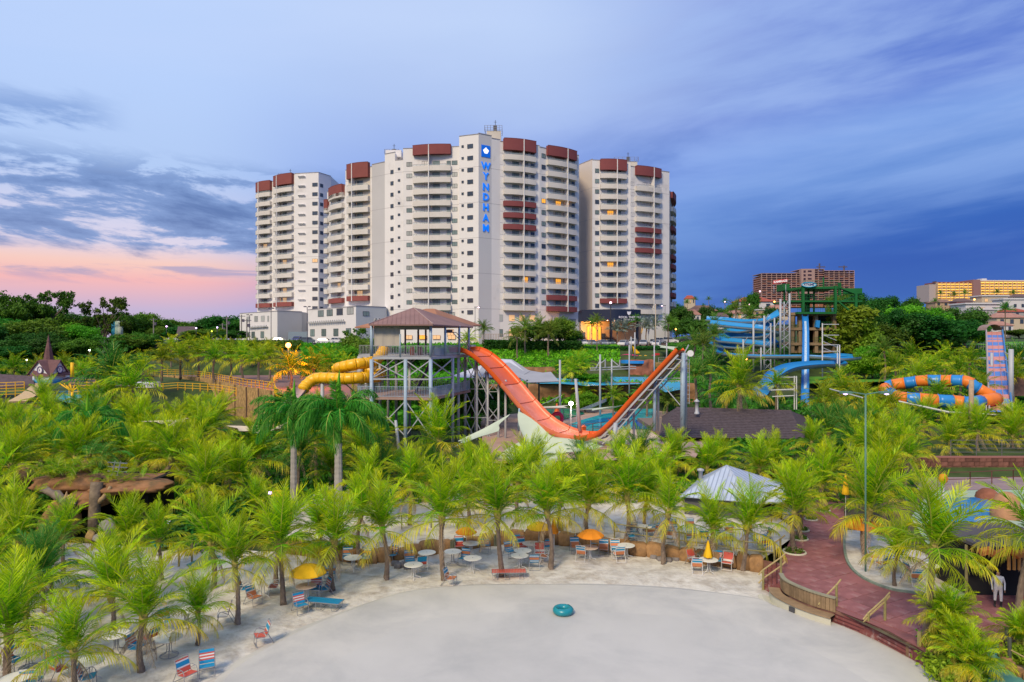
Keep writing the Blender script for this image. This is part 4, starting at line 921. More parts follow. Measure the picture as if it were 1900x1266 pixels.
def ground_cover(name,region,n,size,m,zoff=.0,hgt=.5,label='',cat='ground cover'):
 rs=np.random.RandomState(len(name)+n);P=[]
 while len(P)<n:
  Y=math.sqrt(rs.uniform(region[2]**2,region[3]**2));px=rs.uniform(region[0],region[1]);x=X(px,Y)
  if region[4](px,x,Y):P.append((x,Y,H(x,Y)+zoff+rs.uniform(0,hgt)))
 P=np.array(P);n=len(P);d=rs.normal(size=(n,3));d[:,2]=np.abs(d[:,2]);d/=np.linalg.norm(d,axis=1)[:,None]
 a=np.cross(d,rs.normal(size=(n,3)));a/=np.linalg.norm(a,axis=1)[:,None];b=np.cross(d,a);s=(size*rs.uniform(.6,1.4,n))[:,None]
 V=np.empty((n,4,3));V[:,0]=P-a*s;V[:,1]=P-b*s*.4;V[:,2]=P+a*s;V[:,3]=P+b*s*.4
 me=bpy.data.meshes.new(name);me.from_pydata([tuple(v)for v in V.reshape(-1,3)],[],[(4*i,4*i+1,4*i+2,4*i+3)for i in range(n)])
 at=me.attributes.new('lum','FLOAT','POINT');at.data.foreach_set('value',np.repeat(rs.uniform(0,1,n),4).astype(np.float32));me.materials.append(m)
 o=bpy.data.objects.new(name,me);COL.objects.link(o);tag(o,label,cat,None,'stuff');return o
def notclear(px,x,Y):return not any(a<px<b and y0<Y<y1 for a,b,y0,y1 in CLEAR)
ground_cover('undergrowth',(-70,1700,52,84,lambda px,x,Y:(not(660<px<905 and Y>66))and not(880<px<1290 and Y>64)),26000,.30,LT,label='dark leafy undergrowth covering the ground under the palms')
ground_cover('undergrowth',(-70,470,40,54,lambda px,x,Y:not(60<px<300 and Y<51)and not(px>300 and Y<46)),12000,.22,LT,label='low green undergrowth in the left grove')
ground_cover('shrubbery',(880,1270,111,160,lambda px,x,Y:Y>134 and px<1060 or Y<116.5 or Y>140 and px<1150),11000,.35,LSH,label='bright green shrubs on the banks of the river pool')
ground_cover('shrubbery',(1240,1960,90,172,lambda px,x,Y:not(1380<px<1620 and 118<Y<156)),22000,.45,LT,label='mixed green shrubs on the slope right of the pools')
ground_cover('shrubbery',(560,890,86,156,lambda px,x,Y:not(px<700 and Y<128)),14000,.5,LTB,hgt=1.0,label='green shrubs on the slope behind the slide tower')
ground_cover('shrubbery',(230,560,128,165,lambda px,x,Y:Y>150),9000,.6,LT,hgt=1.2,label='dark green shrubs behind the promenade palms')
ground_cover('shrubbery',(-60,260,128,200,lambda px,x,Y:True),12000,.6,LT,hgt=1.2,label='dark green thicket under the trees on the left')
# ================================================================= WATER SLIDES, POOLS, TOWERS
WATER=mat('turquoise_pool_water',(.03,.45,.58),.2,spec=.6,var=.25,scale=.4,bump=.25,bscale=2.5)
WATERB=mat('blue_pool_paint_under_water',(.01,.22,.52),.15,spec=.6,var=.3,scale=.3,bump=.25,bscale=2.5)
CREAMF=mat('cream_wet_floor',(.55,.44,.30),.5,var=.12,scale=.3)
ROCK=mat('brown_artificial_rock',(.24,.13,.06),.95,var=.45,scale=.8,bump=1.5,bscale=2.0,wear=((.14,.09,.06),.5,.6))
STEEL=mat('grey_painted_steel',(.40,.42,.46),.55,.1,var=.08,scale=1.0,wear=((.25,.20,.17),.3,2.0))
BSTEEL=mat('pale_blue_painted_steel',(.33,.43,.54),.55,.1,var=.08,scale=1.5,wear=((.20,.22,.25),.4,2.5))
DSTEEL=mat('dark_purple_grey_steel',(.14,.11,.16),.6,.1)
ORANGE=mat('orange_fibreglass',(.72,.115,.018),.35,var=.06,scale=.6,spec=.5)
ORANGE_IN=mat('sun_faded_orange_fibreglass',(.74,.20,.10),.35,var=.12,scale=.5,spec=.5,wear=((.78,.30,.20),.5,.8))
YEL=mat('yellow_fibreglass',(.80,.44,.010),.35,var=.05,scale=.6,spec=.5)
YELP=mat('yellow_painted_rail',(.85,.48,.012),.5)
BLU=mat('blue_fibreglass',(.02,.22,.58),.35,var=.08,scale=.5,spec=.5)
ROOFM=mat('faded_red_metal_roof',(.25,.145,.13),.7,var=.12,scale=.35,bump=.2,wear=((.34,.20,.16),.4,.4))
ROOFR=mat('rusty_metal_roof',(.36,.17,.10),.75,var=.2,scale=.35,bump=.2,wear=((.26,.16,.13),.5,.5))
SHINGLE=mat('dark_brown_shingle',(.085,.065,.072),.95,var=.35,scale=3.0,bump=1.2,bscale=9)
def fsheet(name,pts_px,z,m,kind='structure'):
 return sheet(name,[G2(px,py,z)for px,py in pts_px],z,m,kind)
def rail(mb,pts,h=1.1,bars=(1.0,.5),r=.03,post=1.6,balus=0.0,base=.1,pr=None):
 """railing along 3-D points"""
 pts=[Vector(p)for p in pts]
 for f in bars:mb.tube([p+Vector((0,0,h*f))for p in pts],r,4)
 if balus:mb.tube([p+Vector((0,0,base))for p in pts],r,4)
 for a,b in zip(pts,pts[1:]):
  L=(b-a).length;n=max(1,int(round(L/(balus or post))))
  for k in range(n+1):p=a.lerp(b,k/n);mb.bar(p+Vector((0,0,base if balus else 0)),p+Vector((0,0,h)),(pr or r)*(.7 if balus else 1.2))
PGZ=2.05
fsheet('pool_deck',[(890,775),(900,860),(1290,850),(1330,790),(1250,765),(1100,752)],PGZ-.0+.05,mat('pinkish_pool_deck',(.42,.29,.23),.8,var=.15,scale=.4,bump=.2))
fsheet('pool_floor',[(1030,830),(1035,795),(1060,800),(1130,798),(1190,790),(1235,800),(1225,822),(1100,832)],PGZ+.09,CREAMF)
fsheet('pool_water',[(1045,797),(1058,787),(1080,779),(1120,768),(1160,763),(1185,757),(1215,757),(1205,790),(1175,796),(1120,799),(1075,800)],PGZ+.13,WATER)
fsheet('pool_paint_band',[(1060,794),(1090,781),(1130,775),(1175,768),(1176,774),(1130,781),(1095,788),(1072,799)],PGZ+.16,WATERB)
fsheet('pool_water',[(1180,779),(1230,781),(1224,797),(1172,796)],PGZ+.165,mat('deep_blue_pool_water',(.01,.12,.48),.15,spec=.6,var=.3,scale=.6,bump=.2))
fsheet('pool_water',[(1002,757),(1070,757),(1085,768),(1035,781),(990,778)],PGZ+.13,mat('green_pool_water',(.02,.26,.22),.15,spec=.6,var=.25,scale=.5,bump=.25))
fsheet('lawn',[(1125,732),(1165,727),(1200,735),(1190,750),(1140,750),(1110,745)],2.2,mat('bright_lawn',(.10,.30,.02),.95,var=.2,scale=2,bump=.5))
def rockwall(name,pts,h,m=ROCK,thick=1.2,seed=1,label=None,lump=.45,ridge=.3):
 r=random.Random(seed);P=curve_pts([Vector(p)for p in pts],5);rows=[];K=6
 for k in range(K+1):
  f=k/K;row=[]
  for i,p in enumerate(P):
   n=mnoise.noise(Vector((i*.45,f*2.5,seed)));q=p+Vector((0,0,h*f))+Vector((0,-1,0))*(lump*n+.25*(1-f));q.z+=ridge*mnoise.noise(Vector((i*.3,5,seed)))*f
   row.append(q)
  rows.append(row)
 rows.append([q+Vector((0,thick,.05))for q in rows[-1]]);rows.append([q+Vector((0,.3,-h-.5))for q in rows[-1]])
 mb=MB();mb.grid(rows);o=mb.build(name,m,None,True);tag(o,label or 'brown lumpy artificial rock wall','rock wall');return o
rockwall('rock_wall',[(X(880,111),111,1.6),(X(980,112),112,1.7),(X(1075,113),113,1.7),(X(1160,113),113,1.8),(X(1290,112),112,1.8)],4.2,seed=3,label='long brown rock wall under the lazy river',lump=1.0)
RZ=6.05
fsheet('river_water',[(1040,712),(1062,702),(1100,696),(1150,700),(1165,692),(1220,694),(1262,708),(1268,722),(1235,728),(1205,712),(1150,714),(1090,716)],RZ,mat('blue_river_water',(.03,.42,.72),.3,spec=.6,var=.35,scale=.5,bump=.3))
fsheet('river_water',[(960,705),(1000,700),(1060,703),(1050,712),(1000,712)],RZ+.01,MATS['blue_river_water'])
rockwall('rock_wall',[(X(1168,134),134,6.0),(X(1195,133.5),133.5,6.0),(X(1212,134),134,6.0)],3.3,mat('red_brown_rock',(.26,.10,.06),.95,var=.4,scale=.8,bump=1.5,bscale=2),seed=5,label='small red-brown rock cliff under the blue basin',lump=.8)
rockwall('rock_wall',[(X(1216,138),138,6.0),(X(1250,137),137,6.0),(X(1300,136),136,6.0)],2.6,mat('ochre_rock',(.27,.18,.07),.95,var=.3,scale=.8,bump=1.5,bscale=2),seed=6,label='ochre rock retaining wall behind the orange ramp',lump=.4)
rockwall('rock_wall',[(X(900,136),136,6.0),(X(960,134),134,6.0),(X(1045,135),135,6.0),(X(1060,136),136,6.0)],1.8,seed=8,label='low brown rock wall left of the upper river',lump=.8)
mb=MB();c=W(1183,669.5,134);mb.lathe([(0,-.35),(3.0,-.35),(3.0,.2),(2.8,.2),(2.7,0),(0,0)],(c.x,136,8.95),20);tag(mb.build('splash_basin',BLU),'round blue splash basin on top of the red-brown rock','basin')
mb=MB();PINK=mat('magenta_fibreglass',(.62,.02,.18),.4)
cx0,cy0=X(1180,146),148.0
pk=thing('playground','magenta and yellow children\'s water playground below the car park','playground',(cx0,cy0,H(cx0,146)))
zb=Zp(665,146)
for a in range(18):
 x=X(1152+a*3.6,146);mb.lathe([(.0,.7),(.22,.65),(.3,.35),(.22,0),(.0,-.05)],(x,145.6+.5*math.sin(a*.6),zb+.25*math.sin(a*.4)),7)
mb.build('pink_bobble',PINK,pk)['kind']='stuff'
mb=MB();mb.tube([W(1150,667,145.2),W(1185,668,144.5),W(1222,664,145.2)],.3,6);mb.build('pink_rim',PINK,pk,True)
mb=MB();p=W(1179,652,147);mb.add([p+Vector((-.6,0,1.2)),p+Vector((1.0,0,-.4)),p+Vector((-.2,0,-.6)),p+Vector((-.6,.8,1.1)),p+Vector((1,.8,-.4)),p+Vector((-.2,.8,-.6))],[(0,1,2),(5,4,3),(0,3,4,1),(1,4,5,2),(2,5,3,0)]);mb.build('yellow_sail',YELP,pk)
mb=MB()
for px in(1188,1198):
 p=W(px,663.5,145);
 mb.tube([p+Vector((math.cos(a)*.42,math.sin(a)*.1,math.sin(a)*.42))for a in np.linspace(0,2*math.pi,11)],.11,5)
mb.build('yellow_ring',YEL,pk,True)
mb=MB();mb.tube([W(1200,666,145),W(1213,667,144.4)],.28,6);mb.build('yellow_slide',YEL,pk,True)
mb=MB();p=W(1219,664,146);mb.box(p.x,p.y,p.z,.9,.9,1.9);mb.build('red_column',mat('red_paint',(.5,.03,.04),.5),pk)
mb=MB()
for px,y0,y1,Y in((1178,617,665,142),(1171,625,660,143),(1237,636,676,140),(1168,640,670,139),(1214,640,700,128)):
 a=W(px,y0,Y);b=W(px,y1,Y);mb.tube([b,a],.14,6)
mb.build('mast',STEEL,pk,True)
for y0 in(671,675,680):pass
mb=MB();rail(mb,[W(1222,678,139),W(1262,676,141),W(1300,676,143)],1.6,(1,.75,.5,.25),.035,2.0);tag(mb.build('railing',STEEL),'grey metal railing above the ochre rock wall','railing')
TY=70.0
tw=thing('slide_tower','two-storey steel slide tower with faded red hip roof','tower',(-10,75,1.2))
A,B,Cc,D=Vector((-14.4,70.4,0)),Vector((-8.3,70,0)),Vector((-5.2,80,0)),Vector((-11.6,81,0))
ZD_,ZL,ZE=Zp(662,70),Zp(738,70),Zp(601.5,70)
def at(p,z):return Vector((p.x,p.y,z))
def slab(pts,z,th):
 mb=MB();mb.prism([(p.x,p.y)for p in pts],z-th,z);return mb
U=lambda a,b,f:a+(b-a)*f
slab([A,B,Cc,D],ZD_,.28).build('upper_deck',STEEL,tw)
A2=Vector((X(663,71),71,0));B2=Vector((-8.1,69.6,0));
slab([A2,B2,Cc+Vector((.3,1,0)),Vector((-15.5,82,0))],ZL,.25).build('lower_deck',mat('pinkish_deck_boards',(.33,.22,.19),.8,var=.15,scale=1.5),tw)
slab([Vector((-17.9,79.5,0)),Vector((-5.6,79.0,0)),Vector((-4.4,87,0)),Vector((-16.5,88,0))],ZD_+.03,.3).build('rear_deck',STEEL,tw)
def colm(px,Y,z0,z1,r=.17,m=BSTEEL,nm='column'):
 x=X(px,Y);mb=MB();mb.tube([(x,Y,z0),(x,Y,z1)],r,8);return mb.build(nm,m,tw,True)
for px,Y,z1 in((689.5,70.4,ZE),(799,70.0,ZE),(826,73.2,ZE),(852,76.8,ZE),(870,80,ZE)):colm(px,Y,ZD_+.02,z1,.13 if px>800 else .16)
colm(742.5,70.2,ZD_+.02,Zp(620,70),.09)
for px,Y in((689.5,70.4),(752.5,70.2),(799,70.0),(840,75),(850.5,77.5),(863,80),(735,80.5),(760,81),(705,80.5)):colm(px,Y,H(X(px,Y),Y)-.3,ZD_-.29,.20 if Y<71 else .17,BSTEEL if Y<71 else STEEL)
for px,Y in((702,82),(790,83),(752,84),(776,80.8)):colm(px,Y,ZD_,ZE,.12,DSTEEL)
for px,Y in((668,82),(679,86),(720,86)):colm(px,Y,H(X(px,Y),Y)-.3,ZD_-.2,.3 if px==668 else .16,STEEL)
def beam(a,b,r,m=STEEL,nm='brace'):mb=MB();mb.tube([a,b],r,4);return mb.build(nm,m,tw)
zm=Zp(704,70)
def pf(px,Y,z):return Vector((X(px,Y),Y,z))
for z in(zm,):
 beam(pf(689.5,70.4,z),pf(752.5,70.2,z),.10,nm='beam');beam(pf(752.5,70.2,z),pf(799,70,z),.10,nm='beam');beam(pf(799,70,z),pf(840,75,z),.10,nm='beam');beam(pf(689.5,70.4,z),pf(735,80.5,z),.08,nm='beam')
for(pa,Ya),(pb,Yb)in(((689.5,70.4),(752.5,70.2)),((752.5,70.2),(799,70)),((799,70),(840,75)),((689.5,70.4),(735,80.5)),((735,80.5),(776,80.8)),((850.5,77.5),(863,80))):
 beam(pf(pa,Ya,ZD_-.35),pf(pb,Yb,zm+.12),.07);beam(pf(pb,Yb,ZD_-.35),pf(pa,Ya,zm+.12),.07)
for(pa,Ya),(pb,Yb)in(((689.5,70.4),(752.5,70.2)),((752.5,70.2),(799,70)),((799,70),(840,75))):
 beam(pf(pa,Ya,ZL-.35),pf(pb,Yb,3.2),.07);beam(pf(pb,Yb,ZL-.35),pf(pa,Ya,3.2),.07)
mb=MB();rail(mb,[at(A,ZD_),at(B,ZD_),at(U(B,Cc,.72),ZD_)],1.1,(1,),.03,balus=.17);mb.build('railing',STEEL,tw)
mb=MB();rail(mb,[(-17.8,79.6,ZD_),(-14.2,79.5,ZD_)],1.1,(1,),.03,balus=.17);rail(mb,[(-16.5,87.8,ZD_),(-4.6,87,ZD_),(-5.2,81,ZD_)],1.1,(1,),.03,balus=.25);mb.build('railing',STEEL,tw)
mb=MB();rail(mb,[at(A2,ZL),at(B2,ZL),at(Cc+Vector((.2,.6,0)),ZL)],1.1,(1,),.03,balus=.17);mb.build('railing',BSTEEL,tw)
mb=MB();rail(mb,[at(A2,ZL),(-15.4,81.8,ZL),(-5.0,80.8,ZL)],1.1,(1,),.03,balus=.25);mb.build('railing',STEEL,tw)
def hip(eave,r0,r1,m,name,th=.14):
 """hip roof: four eave corners (front-left, front-right, back-right, back-left) and two ridge ends"""
 a,b,c,d=eave;mb=MB();lo=[p-Vector((0,0,th))for p in eave]
 mb.add([a,b,c,d,r0,r1]+lo,[(0,1,5,4)if(r0-r1).length>.01 else(0,1,4),(1,2,5),(2,3,4,5)if(r0-r1).length>.01 else(2,3,4),(3,0,4),(6,7,1,0),(7,8,2,1),(8,9,3,2),(9,6,0,3),(9,8,7,6)])
 return mb
ea=[W(684,602,69.6),W(803,602,69.2),Vector((-4.6,81,ZE-.05)),Vector((-12.0,82,ZE-.05))]
apx=W(765,572,75)
rf=hip(ea,apx,apx+Vector((.6,1.2,0)),ROOFM,'roof');rf.build('roof',ROOFM,tw)
mb=MB()
for e in ea:mb.tube([e+Vector((0,0,.05)),apx+Vector((.1,.3,.04))],.07,4)
mb.build('ridge_cap',mat('pale_ridge_metal',(.40,.28,.25),.7),tw)
mb=MB()
for i in range(1,14):
 f=i/14;e=ea[0].lerp(ea[1],f);g=max(0,1-abs(f-.68)/(.68 if f<.68 else .32));q=e.lerp(apx,1).lerp(e,1-g)
 tip=e+(apx-(ea[0].lerp(ea[1],.68)))*g;mb.tube([e+Vector((0,0,.03)),tip+Vector((0,0,.03))],.018,4)
mb.build('roof_seam',ROOFM,tw)['kind']='stuff'
ea2=[Vector((-18.2,79.0,ZE-.1)),Vector((-8.0,78.8,ZE-.12)),Vector((-3.9,87.5,ZE+.3)),Vector((-16.5,89,ZE+.3))]
hip(ea2,W(790,573,83),W(806,573,83),ROOFR,'roof').build('rear_roof',ROOFR,tw)
a,b=Vector((X(694,70.6),70.55,0)),Vector((X(743,70.5),70.45,0));mb=MB();zt,zb_=Zp(603.5,70.5),Zp(641.5,70.5)
N=10;mb.grid([[U(a,b,k/N)+Vector((0,.04*math.sin(k*1.7),zt+(zb_-zt)*j/4))for k in range(N+1)]for j in range(5)]);mb.build('canvas_screen',mat('beige_canvas',(.44,.40,.35),.85,var=.06,scale=.6,bump=.2),tw)
mb=MB();zt2=Zp(612,70.5);mb.hexa([at(p,z)for z in(zt2,zt)for p in(Vector((b.x,70.4,0)),Vector((X(798,70.3),70.3,0)),Vector((X(798,70.3),70.42,0)),Vector((b.x,70.52,0)))]);mb.build('eave_beam',mat('grey_brown_beam',(.30,.27,.23),.8),tw)
for px,m in((765,ORANGE),(780,mat('maroon_plastic',(.22,.04,.05),.5))):
 x=X(px,73.5);mb=MB();mb.lathe([(.0,0),(.26,0),(.26,.75),(.2,.95),(0,1.0)],(x,73.5,ZD_+.01),10);o=mb.build('bollard',m);tag(o,('orange' if px==765 else 'dark maroon')+' plastic bollard on the upper deck of the slide tower','bollard')
for px,Y in((812,74),(820,75)):
 x=X(px,Y);mb=MB();mb.box(x,Y,ZD_+.42,.7,.5,.8);o=mb.build('storage_bin',mat('blue_plastic',(.04,.22,.42),.5));tag(o,('left' if px==812 else 'right')+' blue plastic bin of the two beside the slide start','bin')
mb=MB();s0,s1=Vector((X(770,77),77,ZL)),Vector((X(805,79),79,ZD_+.0))
for off in(0,1.0):mb.tube([s0+Vector((0,off,0)),s1+Vector((0,off,0))],.12,4);mb.tube([s0+Vector((0,off,1)),s1+Vector((0,off,1))],.035,4)
for k in range(16):p=s0.lerp(s1,k/15);mb.box(p.x,p.y+.5,p.z,.28,1.0,.04)
mb.build('stair',DSTEEL,tw)['kind']='stuff'
mb=MB();g0,g1=W(832,618,76),W(870,650,78)
for off in(0,.35):mb.tube([W(829,617,76)+Vector((off,off,0)),W(840,617,76)+Vector((off,off,0)),W(858,636,77)+Vector((off,off,0)),W(872,655,78)+Vector((off,off,0))],.05,4)
p=W(833,615,76);mb.box(p.x,p.y,p.z,.8,.4,.35);mb.build('hoist_rail',DSTEEL,tw)
SP=[(852,652,79.6),(872,652,79.2),(893,662,78.4),(917,683,77.4),(945,714,76.4),(973,748,75.4),(1003,780,74.3),(1040,803,73),(1080,813,72),(1112,808,71.2),(1143,782,70.2),(1180,741,69.2),(1222,695,68.2),(1264,650,67.2)]
cl=curve_pts([W(a,b,c)for a,b,c in SP],5);wv_=Vector((.48,.87,0))
sl_=thing('water_slide','long orange half-pipe water slide sweeping down from the tower and up a steep ramp','water slide',(5,73,1.4))
def chan(i0,i1,wid,hw,m,nm,depth=.12):
 P=cl[i0:i1+1];prof=[(-1.0,hw),(-.99,hw*.55),(-.95,.1),(-.88,.0),(0,0),(.88,.0),(.95,.1),(.99,hw*.55),(1.0,hw)]
 rows=[];low=[]
 for j,p in enumerate(P):
  wd=wid(i0+j)if callable(wid)else wid
  t=cl[min(i0+j+1,len(cl)-1)]-cl[max(i0+j-1,0)];t.normalize();up=wv_.cross(t);up=up if up.z>0 else-up
  up=(up*.8+Vector((0,0,.2))).normalized()
  rows.append([p+wv_*(a*wd)+up*h for a,h in prof]);low.append([p+wv_*(a*wd*1.02)+up*(h-depth if 0<k<8 else h)for k,(a,h)in enumerate(prof)])
 mb=MB();mb.grid(rows);mb.grid(low)
 return mb.build(nm,m,sl_,True)
nseg=len(cl)-1
def wid(i):f=i/nseg;return 2.15*(1-smooth01(.55,.8,f))+1.35*smooth01(.55,.8,f)
step=5;segs=list(range(0,nseg,step))
for k,i in enumerate(segs):
 i1=min(i+step,nseg);chan(i,i1,wid,.30 if i/nseg>.62 else .5,ORANGE_IN if(.28<i/nseg<.58)else ORANGE,'slide_section')
mb=MB()
for i in segs[1:]:
 p=cl[i];wd=wid(i);t=(cl[i+1]-cl[i-1]).normalized();up=wv_.cross(t);up=up if up.z>0 else-up
 mb.tube([p+wv_*(a*wd)+up*(h+.03)for a,h in((-1.0,.5),(-.95,.1),(-.88,.0),(0,0),(.88,0),(.95,.1),(1.0,.5))],.035,4)
mb.build('joint_flange',mat('dark_orange_flange',(.42,.06,.01),.5),sl_)['kind']='stuff'
mb=MB()
rp=[cl[i]for i in range(int(nseg*.72),nseg+1)]
for sd_ in(-1.1,1.1):
 mb.tube([p+wv_*sd_-Vector((0,0,.45))for p in rp],.13,4);mb.tube([p+wv_*sd_-Vector((-.35,0,.95))for p in rp],.08,4)
for k in range(0,len(rp),2):mb.bar(rp[k]+wv_*-1.1-Vector((0,0,.5)),rp[k]+wv_*1.1-Vector((0,0,.5)),.08);mb.bar(rp[k]+wv_*-1.1-Vector((0,0,.5)),rp[min(k+1,len(rp)-1)]+wv_*-1.1-Vector((-.35,0,.95)),.05)
mb.build('ramp_frame',STEEL,sl_)
def post(px,Y,py0,py1,r=.2,m=STEEL,nm='support_post',par=None):
 mb=MB();mb.tube([W(px,py1,Y),W(px,py0,Y)],r,8);return mb.build(nm,m,par or sl_,True)
post(1267,67.4,655,800,.26,BSTEEL);post(1273,69.0,655,800,.12);post(1214.5,68.6,703,800,.17,BSTEEL);post(1221,69.8,703,800,.13);post(1166,70.0,762,825,.13);post(1176,71,752,825,.13)
mb=MB()
for a,b in(((1222,705,68.5),(1262,752,67.4)),((1267,702,67.4),(1221,702,68.5)),((1267,707,67.4),(1221,707,68.5)),((1262,662,67.2),(1282,660,68)),((1270,655,67.4),(1278,640,67.6))):mb.bar(W(*a),W(*b),.06)
mb.bar(W(1279,653,67.6),W(1279,750,67.6),.035);mb.bar(W(1272,700,67.6),W(1272,750,67.6),.035)
for y in range(660,750,8):mb.bar(W(1275,y,67.6),W(1279.5,y,67.6),.025)
mb.build('ladder',STEEL,sl_)
mb=MB();p=W(1281,656,67.3);mb.lathe([(0,-.04),(.32,-.04),(.32,.04),(0,.04)],n=14);mb.v=[(p.x+x,p.y+z,p.z+y)for x,y,z in mb.v];mb.build('disc_sign',mat('white_metal',(.75,.75,.76),.5),sl_)
lt_pts=[(885,78.8),(905,78),(925,77.2),(882,82),(902,81.5)]
for px,Y in lt_pts:post(px,Y,668 if px<900 else 690 if px<915 else 712,860,.13,STEEL)
mb=MB()
def X_(a,Ya,b,Yb,y0,y1,r=.05):
 mb.bar(W(a,y0,Ya),W(b,y1,Yb),r);mb.bar(W(b,y0,Yb),W(a,y1,Ya),r);mb.bar(W(a,y1,Ya),W(b,y1,Yb),r)
for y0,y1 in((672,722),(725,775),(775,825)):
 X_(863,80,885,78.8,y0,y1);X_(885,78.8,905,78,y0+10,y1);X_(905,78,925,77.2,y0+30,y1+5)
mb.bar(W(872,668,79),W(905,735,78),.06);mb.bar(W(868,668,80),W(915,740,79),.06)
mb.build('lattice',STEEL,sl_)['kind']='stuff'
post(966,75.6,745,860,.12);post(938,76.6,705,860,.14)
def sail(name,pts,m,label,cat='shade sail',sag=.25,n=8):
 """a stretched four- or three-cornered cloth"""
 if len(pts)==3:pts=[pts[0],pts[1],pts[2],pts[2]]
 a,b,c,d=[Vector(p)for p in pts];rows=[]
 for i in range(n+1):
  u=i/n;row=[]
  for j in range(n+1):
   v=j/n;p=a*(1-u)*(1-v)+b*u*(1-v)+c*u*v+d*(1-u)*v
   cen=(a+b+c+d)/4;e=(1-math.cos(2*math.pi*u))*(1 if True else 0)*.25*(abs(v-.5)*2)**2+(1-math.cos(2*math.pi*v))*.25*(abs(u-.5)*2)**2
   p=p.lerp(cen,min(.6,e*sag*1.6));p.z-=sag*.8*math.sin(math.pi*u)*math.sin(math.pi*v);row.append(p)
  rows.append(row)
 mb=MB();mb.grid(rows);mb.grid([[p-Vector((0,0,.02))for p in r]for r in rows]);o=mb.build(name,m,None,True);tag(o,label,cat);return o
GREYT=mat('grey_membrane',(.33,.34,.37),.7,var=.1,scale=.3);PALEG=mat('pale_green_sailcloth',(.50,.56,.42),.8,var=.05,scale=.8,bump=.15);BEIGES=mat('beige_sailcloth',(.60,.50,.36),.8,var=.06,scale=.8)
tn=thing('tent_pavilion','grey membrane pavilion roof just behind the orange slide','pavilion',(X(980,95),97,2))
def memb(pts,nm='roof'):mb=MB();mb.add([W(*p)for p in pts],[tuple(range(len(pts)))]);mb.add([W(*p)-Vector((0,0,.1))for p in pts],[tuple(reversed(range(len(pts))))]);mb.build(nm,GREYT,tn)
memb([(880,700,92),(960,702,90),(985,688,96),(905,665,104)]);memb([(905,665,104),(950,667,104),(1000,700,92),(958,702,90)]);
memb([(958,697,92),(1022,690,94),(1038,708,88),(980,710,87)]);memb([(950,690,96),(975,696,94),(1010,692,96),(985,688,98)])
mb=MB();mb.grid([[W(850,700,94),W(930,705,92),W(985,700,92)],[W(840,697,94),W(925,666,103),W(948,668,103)]]);mb.build('side_cloth',mat('white_pvc',(.55,.56,.62),.6),tn)
for px,Y,y0 in((978,88,705),(905,92,690),(940,93,700),(1000,92,705)):
 mb=MB();mb.tube([W(px,790,Y),W(px,y0,Y)],.12,6);mb.build('post',mat('dark_green_post',(.03,.07,.06),.6),tn)
msts=[]
for px,Y,y0,y1,r in((1039,88,668,770,.17),(1113.5,98,658,772,.17),(1135,100,666,745,.14),(1167.5,108,640,730,.12),(1072,74,703,800,.20),(1139.5,66,785,850,.26),(738,62,780,850,.16)):
 mb=MB();lean=0 if px not in(1072,738,1139.5)else(-4 if px!=1139.5 else 3)
 mb.tube([W(px-lean,y1,Y),W(px+(lean if px!=1072 else lean),y0,Y)],r,8,r2=r*.8);o=mb.build('mast',STEEL,None,True);o['category']='mast';o['group']='grey masts over the pools'
 q=wloc(o);msts.append((o,W(px,y0,Y)))
msts.sort(key=lambda t:t[1].x/t[1].y)
for i,(o,q)in enumerate(msts):o['label']=['leaning grey sail mast left of the big slide','grey mast left of the turquoise pool','slanting grey mast at the front of the pool','tall grey mast carrying the left rope frame','grey mast carrying the right rope frame','short thick grey mast at the foot of the orange ramp','thin grey mast behind the orange ramp'][i]
mb=MB()
for a,b in(((1095,687,98),(1180,684,100)),((1095,683,98),(1180,680,100)),((1105,684,98),(1113,670,98)),((1123,682,98),(1123,666,98)),((1113,675,98),(1123,668,98)),((1135,668,100),(1152,682,100)),((1135,680,100),(1150,680,100)),((1150,682,100),(1150,668,100))):mb.bar(W(*a),W(*b),.08)
tag(mb.build('rope_frame',STEEL),'horizontal steel rope frame hung between two masts above the pool','frame')
mb=MB()
for a in((1003,752),(1015,748),(1028,745)):mb.bar(W(1039,735,88),W(a[0],a[1],86),.025)
for k in range(6):mb.bar(W(1125,740+k*1.0,96),W(1075+k*3,760,90),.025)
tag(mb.build('stay_cables',STEEL,None),'thin stay cables between the masts over the pool','cables',None,'stuff')
sail('shade_sail',[W(992,755,88),W(1055,752,86),W(1052,757,82),W(1000,757,82)],mat('cream_sailcloth',(.62,.58,.50),.8),'cream shade sail left of the turquoise pool',sag=.3)
sail('shade_sail',[W(1078,760,84),W(1160,752,88),W(1163,750,84),W(1100,762,80)],PALEG,'long pale green shade sail over the turquoise pool',sag=.3)
sail('shade_sail',[W(1219,640,148),W(1258,644,146),W(1252,650,140),W(1225,645,142)],PALEG,'small pale green shade sail above the playground',sag=.3)
sail('shade_sail',[W(842,830,60),W(850,818,62),W(947,768,66),W(925,800,60)],PALEG,'narrow pale green shade sail left of the slide foot',sag=.3)
sail('shade_sail',[W(962,763,62),W(1120,828,60),W(1010,880,54),W(925,850,57)],PALEG,'large pale green shade sail with a peak in front of the slide',sag=.55,n=14)
mb=MB();mb.tube([W(962,800,62),W(963.5,758,62)],.08,6);tag(mb.build('sail_post',BSTEEL,None,True),'slim grey post at the peak of the large pale green sail','post')
